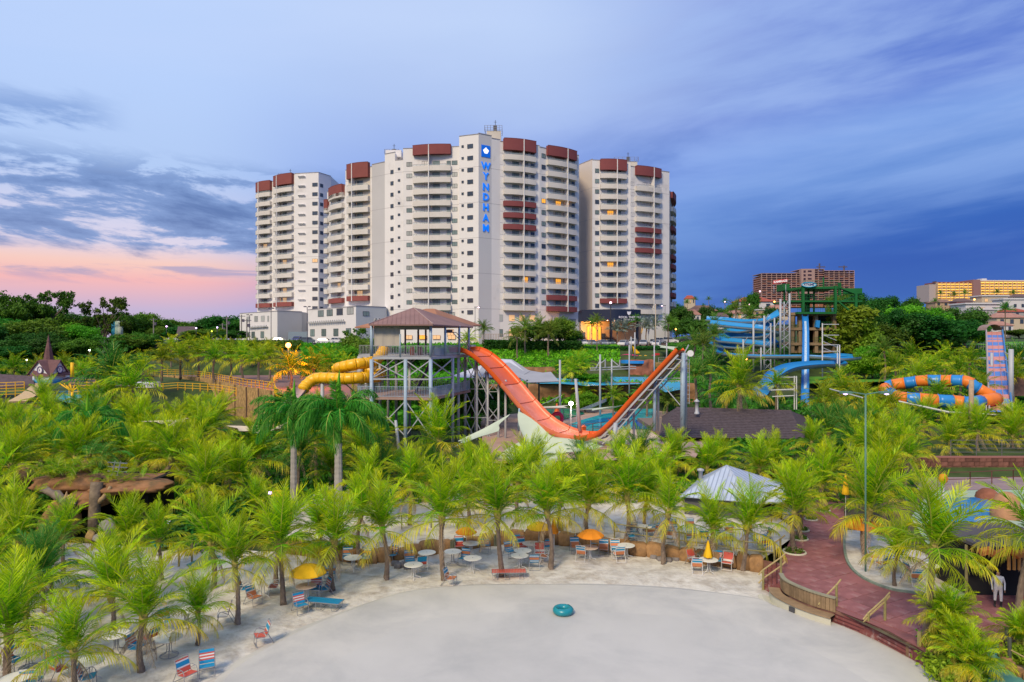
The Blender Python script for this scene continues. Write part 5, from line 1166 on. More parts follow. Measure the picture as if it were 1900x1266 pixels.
for i,(pts,l)in enumerate([([W(262,782,62),W(350,776,64),W(345,782,60),W(300,786,60)],'beige shade sail on the left above the grove'),([W(310,790,58),W(328,778,60),W(332,780,58),W(322,791,57)],'small folded beige sail beside the larger left one'),([W(420,790,62),W(505,788,62),W(480,804,58),W(445,800,58)],'beige shade sail left of the royal palms'),([W(535,783,60),W(520,795,58),W(500,800,58),W(515,790,61)],'narrow beige sail beside the royal palm')]):sail('shade_sail',pts,BEIGES,l,sag=.35)
RINGM=mat('pink_red_inflatable',(.65,.02,.10),.4)
mb=MB();p=W(1034,776,86);mb.tube([p+Vector((math.cos(a)*.62,0,math.sin(a)*.62))for a in np.linspace(0,2*math.pi,14)],.25,7);tag(mb.build('float_ring',RINGM,None,True),'pink-red ring at the left side of the turquoise pool','ring')
mb=MB();p=W(1020,776,87);mb.tube([p+Vector((math.cos(a)*.45,0,math.sin(a)*.45))for a in np.linspace(0,2*math.pi,14)],.16,7);tag(mb.build('float_ring',YEL,None,True),'yellow ring left of the pink-red ring','ring')
mb=MB();p=W(1034,765,87);mb.lathe([(.6,-.6),(.3,0),(.12,.8),(0,1.0)],(p.x,p.y+.8,p.z+.1),8);tag(mb.build('play_cone',ORANGE),'orange cone standing behind the pink-red ring','cone')
mb=MB();p=W(1083,797,76);mb.lathe([(0,-.9),(.28,-.9),(.28,.2),(.33,.3),(.1,.5),(0,.5)],(p.x,p.y,p.z),10);tag(mb.build('litter_bin',ORANGE),'orange litter bin beside the pool fence','bin')
mb=MB();rail(mb,[W(1035,805,78),W(1072,808,76),W(1100,806,76),W(1130,803,77)],1.2,(1,.5),.04,1.4);tag(mb.build('pool_fence',mat('dark_wood_rail',(.14,.09,.07),.8)),'dark post-and-rail fence in front of the turquoise pool','fence')
mb=MB();rail(mb,[W(985,783,92),W(1045,778,94),W(1070,783,91)],1.6,(1,.5),.04,1.6);tag(mb.build('pool_fence',STEEL),'grey metal fence round the green pool','fence')
ys_=thing('water_slide','yellow looping tube slide coming out of the left of the slide tower','water slide',(X(650,78),78,3))
def tubeslide(root,pts,r,m,nm='tube_section',k=6,n=10,cols=None,bands=3):
 P=curve_pts([Vector(p)for p in pts],k);st=bands
 for q,i in enumerate(range(0,len(P)-1,st)):
  seg=P[i:i+st+1]
  if len(seg)<2:continue
  mb=MB();mb.tube(seg,r,n,True);mb.tube([seg[0]-(seg[1]-seg[0]).normalized()*.05,seg[0]+(seg[1]-seg[0]).normalized()*.05],r*1.09,n,True)
  mb.build(nm,cols[q%len(cols)]if cols else m,root,True)
 return P
tubeslide(ys_,[W(712,648,80),W(706,660,79),W(690,672,77),W(660,676,75.5),W(636,681,76),W(626,685,78),W(640,690,81),W(680,688,83),W(705,690,82),W(700,699,78),W(672,701,75),W(640,703,74.5),W(610,702,75),W(585,703,75.5),W(568,715,75),W(562,724,74.5)],.62,YEL)
post(668,77.5,664,800,.33,STEEL,'support_post',ys_);post(598,75.2,712,800,.2,STEEL,'support_post',ys_)
mb=MB();mb.tube([W(636,690,76),W(668,695,77.5)],.08,4);mb.tube([W(640,692,80),W(668,688,77.5)],.08,4);mb.tube([W(640,712,75),W(668,735,77.5)],.07,4);mb.build('brace',STEEL,ys_)
P_=curve_pts([W(563,722,74.5),W(545,745,73),W(527,765,71.5)],6);mb=MB();sd2=Vector((.75,.5,0)).normalized()
rows=[[p+sd2*a*.62+Vector((0,0,h))for a,h in((-1,.45),(-.9,.1),(-.4,-.05),(.4,-.05),(.9,.1),(1,.45))]for p in P_]
mb.grid(rows);mb.grid([[q-Vector((0,0,.08))for q in r]for r in rows]);mb.build('open_chute',mat('faded_pink_fibreglass',(.52,.38,.36),.5,var=.1),ys_,True)
PRZ=6.3
pp=[(240,706,0),(300,703,0),(360,703,0),(430,712,0),(480,722,0),(512,731,0),(560,741,0),(640,745,0)]
prom_front=curve_pts([G(px,py,PRZ)for px,py in[(225,705),(262,701),(310,699),(370,703),(420,713),(450,720),(480,724),(509,729)]],4)
poly=[(p.x,p.y)for p in prom_front]+[G2(560,738,PRZ),G2(650,742,PRZ),G2(690,735,PRZ),(X(660,125),125),(X(620,145),145),(X(330,150),150),(X(225,140),140)]
sheet('promenade',poly,PRZ+.02,mat('reddish_promenade_paving',(.23,.13,.12),.85,var=.2,scale=.6,bump=.2))
STONE=mat('ochre_rubble_stone',(.38,.24,.10),.95,var=.5,scale=2.2,bump=2.0,bscale=4.5)
wl=thing('retaining_wall','curved ochre rubble retaining wall below the yellow railing','wall',(prom_front[6].x,prom_front[6].y,3))
PIL=mat('dark_brown_pilaster',(.10,.06,.045),.9)
mb=MB()
for a,b in zip(prom_front,prom_front[1:]):
 mb.hexa([Vector((p.x,p.y+q,z))for z in(1.5,PRZ+.25)for p,q in((a,0),(b,0),(b,.4),(a,.4))])
mb.build('masonry',STONE,wl)
d_=0
for i in range(len(prom_front)-1):
 a,b=prom_front[i],prom_front[i+1];L=(b-a).length;n=max(1,int(L/1.9))
 if i%3:continue
 for k in range(1):p=a.lerp(b,k/n);mb=MB();mb.box(p.x,p.y-.06,3.9,.16,.14,5.2);mb.build('pilaster',PIL,wl)
mb=MB();rail(mb,[p+Vector((0,.2,PRZ+.24-p.z))for p in prom_front],1.05,(1,.66,.33),.035,1.7,pr=.045)
tag(mb.build('yellow_railing',YELP),'long curved yellow railing on top of the ochre wall','railing')
mb=MB();rail(mb,[W(509,730,86),W(514,738,83),W(530,743,82),W(545,745,83)],1.1,(1,.75,.5,.25),.035,1.2,pr=.045);tag(mb.build('yellow_railing',YELP),'short yellow railing at the right end of the ochre wall','railing')
mb=MB();rail(mb,[W(275,728,100),W(330,724,100),W(400,728,96),W(438,735,92)],1.1,(1,.66,.33),.035,1.8,pr=.045);tag(mb.build('yellow_railing',YELP),'lower yellow railing under the ochre wall','railing')
mb=MB();rail(mb,[W(490,762,84),W(525,766,82)],1.1,(1,.66,.33),.035,1.4,pr=.045);tag(mb.build('yellow_railing',YELP),'low yellow railing beside the pink chute','railing')
mb=MB();c=W(268,714,98);mb.box(c.x,c.y,c.z,3.6,2,.7);tag(mb.build('white_box_roof',mat('white_painted_roof',(.62,.62,.66),.7)),'small flat white box roof in front of the ochre wall','roof')
ck=thing('clock_house','small white and blue clock house with a pointed brown roof','building',(X(90,100),101,5))
CW=mat('white_to_blue_wall',(.62,.66,.72),.8,var=.03);m=CW;t_=NT(m.node_tree);b_=m.node_tree.nodes['Principled BSDF']
tcn=t_.node('ShaderNodeTexCoord');sp_=t_.node('ShaderNodeSeparateXYZ');t_.l.new(tcn.outputs['Generated'],sp_.inputs[0]);t_.put(b_.inputs['Base Color'],t_.ramp(sp_.outputs[2],[(0,(.02,.20,.45,1)),(.25,(.08,.36,.60,1)),(.5,(.45,.58,.70,1)),(.7,(.64,.66,.72,1))]))
Yc=100.0;x0,x1,x2=X(60,Yc),X(92,Yc-1),X(119,Yc+1.5);za,zb2=Zp(711,Yc),Zp(695,Yc)
mb=MB();mb.prism([(x0,Yc),(x1,Yc-1),(x2,Yc+1.5),(x2-.8,Yc+4),(x0-.2,Yc+4)],za,zb2);mb.build('wall',CW,ck)
BR=mat('brown_shingle_roof',(.145,.075,.075),.9,var=.2,scale=2,bump=.4)
def gable(a,b,zb_,zt,deep,over=.4):
 t=(b-a).normalized();n=Vector((t.y,-t.x,0));m_=(a+b)/2
 mb=MB();q=[at(a,zb_),at(b,zb_),at(m_,zt)];mb.add([p+n*.05 for p in q]+[p-n*deep for p in q],[(0,1,2),(0,3,4,1),(5,4,3)]);mb.build('gable',mat('white_gable',(.66,.68,.74),.8),ck)
 mb=MB();a_,b_2=a-t*over,b+t*over;k=(zt-zb_)/((b-a).length/2)*over
 p0,p1,pm=at(a_,zb_-k),at(b_2,zb_-k),at(m_,zt)
 for s_,e_ in((p0,pm),(pm,p1)):
  mb.hexa([s_+n*.35,e_+n*.35,e_-n*deep,s_-n*deep]+[v+Vector((0,0,.09))for v in(s_+n*.35,e_+n*.35,e_-n*deep,s_-n*deep)])
 mb.build('roof',BR,ck)
a,b,c=Vector((X(55,Yc+.2),Yc+.2,0)),Vector((X(93,Yc-1.05),Yc-1.05,0)),Vector((X(125,Yc+2),Yc+2,0))
gable(a,b,zb2,Zp(670,Yc),3.2,.18);gable(b,c,zb2,Zp(669,Yc),3.2,.18)
mb=MB();cz=Zp(680,Yc+1);mb.lathe([(1.5,-.9),(.75,.6),(.42,2.6),(.2,3.6),(.22,3.7),(.1,4.3),(.0,4.8)],(X(90,Yc+2),Yc+2,cz),8,a0=.4);mb.build('spire',BR,ck)
CLKF=mat('white_clock_face',(.7,.7,.74),.6);CLKR=mat('purple_clock_ring',(.10,.05,.18),.6)
def clock(px,py,Y,r,t):
 c=W(px,py,Y);n=Vector((t.y,-t.x,0));mb=MB();N=18
 o=[c+t*(math.cos(k*2*math.pi/N)*r)+Vector((0,0,math.sin(k*2*math.pi/N)*r))for k in range(N)];mb.add([p+n*.12 for p in o]+o,[tuple(range(N))]+[(k,(k+1)%N,N+(k+1)%N,N+k)for k in range(N)]);f=mb.build('clock_face',CLKF,ck)
 mb=MB();mb.tube([c+n*.14+t*(math.cos(k*2*math.pi/N)*r)+Vector((0,0,math.sin(k*2*math.pi/N)*r))for k in range(N+1)],r*.13,5);mb.build('clock_ring',CLKR,f)
 mb=MB();cc=c+n*.16
 for an,l in((2.3,.62),(-2.6,.45)):mb.bar(cc,cc+t*math.cos(an)*r*l+Vector((0,0,math.sin(an)*r*l)),r*.06)
 for k in range(12):an=k*math.pi/6;d=t*math.cos(an)+Vector((0,0,math.sin(an)));mb.bar(cc+d*r*.72,cc+d*r*.84,r*.03)
 mb.build('clock_hands',CLKR,f)
clock(75.5,687,Yc-.62,.5,(b-a).normalized());clock(110,686,Yc+.4,.5,(c-b).normalized())
mb=MB();ch=curve_pts([W(80,711,Yc-.8),W(70,719,Yc-3),W(52,733,Yc-6),W(30,745,Yc-8)],5)
mb.grid([[p+Vector((s*1.12,s*.2,0))for s in(-1,-.96,.96,1)]for p in ch]);mb.grid([[p+Vector((s*1.12,s*.2,-.15))for s in(-1,1)]for p in ch]);tag(mb.build('wide_slide',mat('tan_fibreglass',(.50,.36,.19),.6,var=.08),None,True),'wide tan slide running down from the clock house','slide')
DR=mat('dark_thatch',(.10,.07,.08),.95,var=.25,scale=2,bump=1.0,bscale=8)
for pts,l in(([W(-40,722,98),W(64,713,98),W(60,698,102),W(-40,692,102)],'dark brown roof left of the clock house'),([W(112,712,97),W(185,717,99),W(175,700,103),W(118,700,103)],'dark brown roof right of the clock house')):
 mb=MB();a_,b_2,c_,d_2=pts;mb.hexa([v-Vector((0,0,.35))for v in pts]+pts);o=mb.build('roof',DR);tag(o,l,'roof')
for px,py,l in((-5,738,'yellow railing below the clock house, left end'),(128,733,'yellow railing below the clock house, right end')):
 mb=MB();rail(mb,[W(px,py,97),W(px+50,py-2,97)],2.1,(1,.8,.6,.4,.2),.045,1.3,pr=.06);tag(mb.build('yellow_railing',YELP),l,'railing')
mb=MB();pc=W(134,740,94);top=W(134,711,94)
mb.tube([pc-Vector((0,0,3)),W(134,728,94)],.18,6)
for px,py in((111,712),(119,712),(130,713),(139,714),(148,716)):mb.tube([W(134,727,94),W(px,py,94)],.09,5)
mb.tube([W(134,700,96),W(134,673,96)],.24,6);tag(mb.build('yellow_mast',YELP,None,True),'yellow mast with branching struts right of the clock house','mast')
mb=MB()
for a,b in(((134,673,96),(165,705,100)),((134,673,96),(178,700,100)),((92,712,96),(68,742,92)),((92,718,96),(72,745,92))):mb.tube([W(*a),W(*b)],.025 if a[1]<700 else .08,4)
tag(mb.build('yellow_stair_rail',YELP),'slanting yellow stair rail and stays by the clock house','railing')
fsheet('pool_water',[(100,740),(110,726),(185,723),(190,742),(140,752)],5.3,WATER)
rs_=thing('thatched_restaurant','long low building with a dark brown shingle roof','building',(X(1360,80),80,1.8))
R0,R1=W(1255,757,84),W(1468,763,84)
e0,e1,e2,e3=W(1222,812,74),W(1492,815,74),Vector((X(1500,94),94,W(0,815,74).z)),Vector((X(1228,94),94,W(0,812,74).z))
nR,nC=16,1
def slope(a,b,c,d,nm='roof',m=SHINGLE,rows_=18):
 """a-b eave, d-c ridge, laid in overlapping courses"""
 mb=MB()
 for k in range(rows_):
  f0,f1=k/rows_,(k+1.12)/rows_;n=(b-a).cross(d-a).normalized()*.05
  mb.hexa([a.lerp(d,f0),b.lerp(c,f0),b.lerp(c,min(1,f1)),a.lerp(d,min(1,f1)),a.lerp(d,f0)+n*1.4,b.lerp(c,f0)+n*1.4,b.lerp(c,min(1,f1))+n*.5,a.lerp(d,min(1,f1))+n*.5])
 return mb.build(nm,m,rs_)
slope(e0,e1,R1,R0);slope(e2,e3,R0,R1)
mb=MB();mb.add([e1,e2,R1,e3,e0,R0],[(0,1,2),(3,4,5)]);mb.build('roof_end',SHINGLE,rs_);mb=MB();mb.tube([R0,R1],.14,5);mb.build('ridge_cap',SHINGLE,rs_)
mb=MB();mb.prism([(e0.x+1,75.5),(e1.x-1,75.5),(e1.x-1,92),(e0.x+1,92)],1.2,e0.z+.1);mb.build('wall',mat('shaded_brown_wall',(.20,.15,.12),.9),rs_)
p=W(1293,765,80.5);mb=MB();mb.lathe([(.3,-.2),(.28,0),(.2,.1),(.2,1.15),(.32,1.2),(.34,1.3),(0,1.6)],(p.x,p.y,p.z),10);mb.build('chimney_pipe',STEEL,rs_,True)
ht=thing('white_hut','kiosk with a pale ribbed metal pyramid roof on the terrace','building',(X(1350,50),51,.65))
hx,hy=X(1350,50),51.0;ZR=Zp(866,50);ZEv=Zp(925,48)
HM_=mat('pale_blue_metal_roof',(.44,.51,.64),.45,.1,var=.08,scale=1.0,wear=((.40,.42,.46),.3,1.5))
ep=[Vector((X(1268,48.5),48.5,ZEv+.5)),Vector((X(1350,46.3),46.3,ZEv-.1)),Vector((X(1452,48.8),48.8,ZEv-.1)),Vector((X(1360,55),55.5,ZEv+.3))];ap=Vector((hx,50.2,ZR))
ep=[Vector((X(1262,48.4),48.4,ZEv)),Vector((X(1398,46.6),46.6,ZEv)),Vector((X(1450,53),53.0,ZEv)),Vector((X(1300,55),55,ZEv))]
for i in range(4):
 a,b=ep[i],ep[(i+1)%4];n=(b-a).cross(ap-a).normalized()*.06
 mb=MB();mb.add([a,b,ap,a+n,b+n,ap+n],[(2,1,0),(3,4,5),(0,1,4,3),(1,2,5,4),(2,0,3,5)]);mb.build('roof',HM_,ht)
 mb=MB()
 for k in range(1,16):
  f=k/16;e=a.lerp(b,f);top=e.lerp(ap,1-abs(2*f-1))if False else None
  g=1-abs(2*f-1);base_mid=a.lerp(b,.5);tip=e+(ap-base_mid)*g;mb.tube([e+n,tip+n],.04,4)
 mb.build('roof_seam',mat('blue_grey_seam',(.26,.32,.44),.5),ht)['kind']='stuff'
mb=MB()
for e in ep:mb.tube([e,ap],.09,5)
mb.build('ridge_cap',mat('blue_grey_ridge',(.38,.43,.52),.5),ht)
mb=MB();ins=[(e.x+(hx-e.x)*.1,e.y+(51-e.y)*.12)for e in ep];mb.prism(ins,.6,ZEv-.02);mb.build('wall',mat('dark_grey_wall',(.10,.10,.11),.8),ht)
p=W(1300,881,52);mb=MB();mb.lathe([(.16,-.8),(.16,.25),(.27,.3),(.27,.42),(0,.5)],(p.x,p.y,p.z),10);mb.build('vent_pipe',STEEL,ht,True)
a=Vector((X(1440,47),47,0));b=Vector((X(1482,50),50,0));mb=MB();mb.prism([(X(1452,47.5),47.5),(X(1464,47.2),47.2),(X(1478,51),51),(X(1466,51),51)],.6,1.88);o=mb.build('annex_wall',mat('white_hut_wall',(.62,.62,.64),.8),ht)
mb=MB();mb.prism([(X(1395,46.4),46.4),(X(1470,46.8),46.8),(X(1482,52),52),(X(1420,52),52)],1.9,2.0);mb.build('annex_roof',mat('white_annex_roof',(.66,.67,.70),.6),ht)
OB=[ORANGE,BLU];rt=thing('water_slide','blue and orange striped tube slide looping on the right','water slide',(X(1740,95),95,3))
ORB=mat('bright_orange_fibreglass',(.75,.20,.025),.4,var=.06,scale=.8)
tubeslide(rt,[W(1838,735,92),W(1808,718,92.5),W(1795,709,93),W(1770,707,94),W(1745,707,95),W(1715,707,96),W(1690,710,97),W(1660,714,98),W(1645,718,98.5)],.82,None,cols=[ORB,BLU],bands=4,k=5)
tubeslide(rt,[W(1643,722,98),W(1655,733,95),W(1675,739,92),W(1700,741,91),W(1740,744,90),W(1775,746,89.5),W(1800,748,89),W(1850,740,91)],.86,None,cols=[ORB,BLU],bands=4,k=5)
for px,Y,y0 in((1708,97.5,712),(1661,98.5,720),(1826,93,735)):post(px,Y,y0,775,.25,STEEL,'support_post',rt)
mb=MB();mb.bar(W(1695,722,97),W(1708,730,97.5),.08);mb.bar(W(1723,722,97),W(1708,730,97.5),.08);mb.build('brace',STEEL,rt)
rs2=thing('water_slide','steep four-lane slide striped pink and blue at the far right','water slide',(X(1852,100),105,3))
bl=curve_pts([W(1845,613,128),W(1846,622,124),W(1847,635,119),W(1849,660,112),W(1851,690,104),W(1854,725,96),W(1857,760,88)],6)
PK=mat('faded_pink_lane',(.58,.25,.20),.45,var=.1,scale=1);BK=mat('faded_blue_lane',(.10,.22,.55),.45,var=.1,scale=1)
W2=1.25
k=0;i=0;seq=[3,1,1,1,1,2,1,1,1,2,2,1,1,1,2,2,1,1,1,2,2,2,2]
ds=[0];
for p,q in zip(bl,bl[1:]):ds.append(ds[-1]+(q-p).length)
def atd(s):
 for a in range(len(bl)-1):
  if ds[a+1]>=s:f=(s-ds[a])/(ds[a+1]-ds[a]);return bl[a].lerp(bl[a+1],f)
 return bl[-1]
def wat(s):return 1.30+.35*0
s=0;col=0;lens=[3.2,2.6,1.0,.9,2.0,2.6,2.2,1.0,1.2,2.6,2.4,2.4,1.6,1.0,1.8,2.6,2.4,2.6,2.0,2.6,2.2,2.6]
li=0
while s<ds[-1]-.05 and li<60:
 e=min(ds[-1],s+lens[li%len(lens)]);pts=[atd(s+(e-s)*q/2)for q in range(3)]
 mb=MB();mb.grid([[p+Vector((a*1.45,0,h))for a,h in((-1,0),(-.98,-.3),(0,-.32),(.98,-.3),(1,0))]for p in pts]);mb.build('lane_section',PK if col==0 else BK,rs2);col^=1;s=e;li+=1
for sd_ in(-1.5,1.5):
 mb=MB();mb.tube([p+Vector((sd_,0,.05))for p in bl],.13,5);mb.tube([p+Vector((sd_*1.03,0,-.3))for p in bl],.12,5);mb.build('side_rail',mat('blue_side_rail',(.06,.20,.45),.5)if sd_>0 else mat('grey_side_rail',(.40,.34,.32),.6),rs2)
for sd_ in(-.5,.5):
 mb=MB();mb.tube([p+Vector((sd_,0,-.22))for p in bl],.05,4);mb.build('lane_divider',PK,rs2)
mb=MB();tp_=bl[0];mb.grid([[tp_+Vector((math.cos(a)*1.5,dy,math.sin(a)*1.1))for a in np.linspace(0,math.pi,9)]for dy in(0,2.5)]);mb.build('hood',mat('weathered_hood',(.28,.20,.18),.8,var=.2),rs2,True)
post(1876,95,648,760,.32,STEEL,'support_post',rs2);post(1840,108,655,760,.2,STEEL,'support_post',rs2)
mb=MB()
for y in(655,668,690):mb.bar(W(1876,y+5,95),W(1862,y-2,106),.07)
mb.build('brace',STEEL,rs2)
for px,Y,y0,l in((1801.5,72,705,'thick pale wooden pole before the blue and orange tubes'),):
 mb=MB();mb.tube([W(px,790,Y),W(px+1,y0,Y)],.24,8);tag(mb.build('wooden_pole',mat('weathered_wood_pole',(.42,.30,.20),.85,var=.2,scale=3),None,True),l,'pole')
for P3,r,l in((((1668,745,80),(1760,765,76),(1850,770,78)),.12,'long pale pipe running below the blue and orange tubes'),(((1830,775,84),(1830,752,84)),.07,'thin upright pale blue pipe under the striped slide'),(((1540,722,85),(1600,738,72)),.09,'pale pipe sloping down to the twin-armed lamp post')):
 mb=MB();mb.tube([W(*a)for a in P3],r,5);tag(mb.build('pale_pipe',mat('pale_pipe',(.5,.52,.48),.6)),l,'pipe')
mb=MB();mb.hexa([W(1862,735,112),W(1960,735,112),W(1960,735,112)+Vector((0,3,0)),W(1862,735,112)+Vector((0,3,0)),W(1862,697,112),W(1960,697,112),W(1960,697,112)+Vector((0,3,0)),W(1862,697,112)+Vector((0,3,0))]);o=mb.build('plank_wall',mat('red_brown_boards',(.24,.13,.10),.85,var=.2,scale=2));tag(o,'red-brown board wall right of the steep striped slide','wall')
gt=thing('slide_tower','tall slide tower with green steel platforms on a brown concrete frame','tower',(X(1530,150),150,5))
GRN=mat('green_painted_steel',(.012,.13,.03),.55,var=.12,scale=1);CONC=mat('brown_concrete',(.25,.17,.10),.9,var=.15,scale=.6)
def gbox(px0,px1,y0,y1,Y0,Y1,m,nm):
 mb=MB();a,b=X(px0,Y0),X(px1,Y0);z0,z1=Zp(y1,Y0),Zp(y0,Y0);mb.hexa([(a,Y0,z0),(b,Y0,z0),(b,Y1,z0),(a,Y1,z0),(a,Y0,z1),(b,Y0,z1),(b,Y1,z1),(a,Y1,z1)]);return mb.build(nm,m,gt)
for y in(580,608,636):gbox(1467,1552,y,y+5,149.5,158,CONC,'concrete_slab')
for px in(1468,1482,1512,1546):gbox(px,px+6,585,655,149.7,150.6,CONC,'concrete_column')
for px in(1470,1510,1544):gbox(px,px+6,585,655,156.5,157.5,CONC,'concrete_column')
gbox(1486,1545,586,650,157.6,157.9,mat('dark_interior_wall',(.04,.045,.05),.9),'back_wall')
gbox(1512,1542,642,655,150.8,151,CONC,'parapet');gbox(1469,1482,642,655,150.8,151,CONC,'parapet')
gbox(1480,1552,579,582.5,148.2,158,GRN,'platform');gbox(1463,1600,558,560.5,149,158,GRN,'platform');gbox(1490,1560,532,536,149,158,GRN,'platform')
for px in(1489,1549,1587):gbox(px,px+4,530 if px<1580 else 545,580,148.8,149.5,GRN,'column')
for px in(1455,1463.5,1500,1510):gbox(px,px+2,535,582,152,152.5,GRN,'column')
gbox(1454,1465,527,539,151,155,GRN,'cage_panel');gbox(1497,1503,548,579,152,154,GRN,'cage_panel')
gbox(1565,1600,535,545,149.2,149.5,GRN,'cage_panel');gbox(1556,1561,525,548,149.2,149.7,GRN,'cage_panel')
mb=MB()
def rp_(a,b,h,bal=.5,bars=(1,.5)):rail(mb,[W(*a),W(*b)],h,bars,.035,balus=bal)
rp_((1480,580,148.2),(1552,580,148.2),1.4);rp_((1463,558,149),(1600,558,149),1.3);rp_((1490,532,149),(1560,532,149),1.3)
rp_((1468,608,149.5),(1482,608,149.5),1.2);rp_((1512,608,149.5),(1548,608,149.5),1.2);rp_((1468,636,149.5),(1482,636,149.5),1.2);rp_((1512,636,149.5),(1548,636,149.5),1.2)
mb.build('railing',GRN,gt)['kind']='stuff'
mb=MB()
for a,b,r in(((1556,533,149),(1590,546,149),.2),((1600,545,150),(1560,560,150),.2),((1556,560,149),(1578,578,149),.2),((1557,526,149),(1557,545,149),.1),((1528,515,150),(1528,533,150),.18),((1480,535,150),(1484,556,150),.12),((1466,536,149.5),(1490,534,149.5),.16),((1560,545,150),(1600,545,150),.16),((1590,546,150),(1590,558,150),.12)):
 mb=MB();mb.tube([W(*a),W(*b)],r,4);mb.build('girder',GRN,gt)
for x_,y_ in((1528,150),):
 pass
mb=MB();c=W(1501,528.5,148.6);N=22;el_=[(math.cos(k*2*math.pi/N),math.sin(k*2*math.pi/N))for k in range(N)]
mb.add([c+Vector((a*1.62,d,b*.56))for d in(0,.15)for a,b in el_],[tuple(range(N)),tuple(reversed(range(N,2*N)))]+[(k,(k+1)%N,N+(k+1)%N,N+k)for k in range(N)])
sg=mb.build('oval_sign',mat('white_sign',(.65,.7,.75),.5),gt)
mb=MB();mb.tube([c+Vector((a*1.56,-.03,b*.5))for a,b in el_+el_[:1]],.1,5);mb.build('sign_rim',mat('cyan_paint',(.02,.35,.55),.5),sg)
letters('sign_text','XTREME',.62,sg,c+Vector((0,-.04,0)),Vector((1,0,0)),mat('dark_blue_letter',(.03,.06,.22),.5),.02,.015)
kz=W(1448,522.5,148.5);mb=MB();tk=Vector((1,0,.12)).normalized()
q=[kz+tk*a+Vector((0,d,b))for d in(0,.12)for a,b in((-1.62,-.36),(1.55,-.36),(1.6,.40),(-1.55,.40))];mb.hexa(q)
kg=mb.build('sign_board',mat('red_sign',(.55,.03,.04),.5),gt);letters('sign_text','KAMIKAZE',.62,kg,kz+Vector((0,-.06,0)),Vector((1,0,0)),mat('white_letter',(.8,.8,.8),.5,emit=.15,ecol=(1,1,1)),.02,.02,-.12)
for px in(1436,1458):post(px,149,528,545,.06,STEEL,'sign_post',gt)
kb=thing('water_slide','steep straight blue body slide dropping from the green tower towards the camera','water slide',(X(1495,130),130,4))
kp=curve_pts([W(1494,586,148.5),W(1494,592,146),W(1495,612,140),W(1495,640,133),W(1494.5,680,124),W(1494,720,116),W(1493.5,755,109),W(1493,795,102)],5)
wds=[.72]*len(kp)
mb=MB();mb.grid([[p+Vector((a*.66,0,h))for a,h in((-1,.45),(-.92,.05),(-.6,-.12),(0,-.16),(.6,-.12),(.92,.05),(1,.45))]for p in kp]);mb.grid([[p+Vector((a*.7,0,h-.06))for a,h in((-1,.45),(-.6,-.2),(.6,-.2),(1,.45))]for p in kp]);mb.build('chute',BLU,kb,True)
mb=MB();mb.grid([[p+Vector((a*.22,0,-.12))for a in(-1,0,1)]for p in kp[6:26]]);mb.build('white_lettering_band',mat('worn_white_print',(.45,.58,.72),.5,var=.5,scale=5),kb)
for i,yy in((8,0),(14,0),(20,0),(26,0)):
 p=kp[i];mb=MB();mb.tube([(p.x,p.y,H(p.x,p.y)-.3),(p.x,p.y,p.z-.25)],.16,6);mb.build('support_post',STEEL,kb,True)
p=W(1518,601,149);mb=MB();mb.hexa([p+Vector((a,d,b))for d in(0,.8)for a,b in((-.5,-.7),(.3,-.9),(.45,.7),(-.35,.8))]);mb.build('blue_panel',BLU,gt)
fl_=thing('water_slide','winding grey and blue flume slides on steel columns left of the green tower','water slide',(X(1420,135),135,4))
SILV=mat('grey_blue_fibreglass',(.27,.33,.38),.45,var=.1,scale=.6);BLI=mat('bright_blue_flume_inside',(.02,.25,.56),.4)
def flume(pts,r,root,k=6,cap=5,tl=.6):
 P=curve_pts([W(*p)for p in pts],k)
 for i in range(0,len(P)-1,cap):
  S=P[i:i+cap+1]
  if len(S)<2:continue
  for nm,m,rr,hh in(('flume_section',SILV,r,0),('flume_lining',BLI,r*.9,.06)):
   mb=MB();rows=[]
   for j,p in enumerate(S):
    a=P[min(i+j+1,len(P)-1)]-P[max(i+j-1,0)];a.z=0;a=a.normalized()if a.length>1e-6 else Vector((1,0,0));sd_=Vector((-a.y,a.x,0))
    rows.append([p+sd_*math.cos(q)*rr*1.35+Vector((0,0,-math.sin(q)*rr+hh+math.cos(q)*sd_.y*rr*tl))for q in np.linspace(0,math.pi,9)])
   mb.grid(rows);mb.build(nm,m,root,True)
 return P
flume([(1310,590,160),(1345,592,158),(1380,595,154),(1420,592,150),(1448,578,150)],.8,fl_)
flume([(1315,597,150),(1370,603,146),(1420,608,143),(1440,618,145),(1410,622,150),(1350,622,154),(1330,628,150),(1370,632,146),(1430,638,142)],.85,fl_)
flume([(1445,640,146),(1400,642,150),(1350,645,150),(1332,652,144),(1370,658,138),(1430,660,134),(1500,660,130),(1560,664,128),(1590,662,130)],.7,fl_,tl=.15)
flume([(1312,634,152),(1345,639,148),(1385,640,146),(1425,634,146),(1446,628,148)],.9,fl_)
flume([(1340,610,156),(1375,613,152),(1405,606,150),(1438,600,150)],.7,fl_)
flume([(1590,661,140),(1560,659,138),(1530,663,132),(1560,672,126),(1520,673,120),(1470,678,114),(1438,692,108),(1425,712,102),(1412,725,98)],.9,fl_,tl=.4)
for px,Y,y0,y1,r in((1398,140,595,670,.2),(1418,138,586,690,.2),(1430,139,600,690,.16),(1448,143,555,640,.22),(1465,144,545,655,.2),(1379,136,630,665,.16),(1412,128,645,670,.15),(1437,140,590,660,.16),(1455,145,560,650,.14)):post(px,Y,y0,y1+20,r,STEEL,'support_post',fl_)
mb=MB()
for y in range(560,650,15):mb.bar(W(1448,y,143),W(1465,y+13,144),.07);mb.bar(W(1465,y,144),W(1448,y+13,143),.07)
for y in range(590,690,14):mb.bar(W(1418,y,138),W(1430,y+12,139),.06);mb.bar(W(1430,y,139),W(1418,y+12,138),.06)
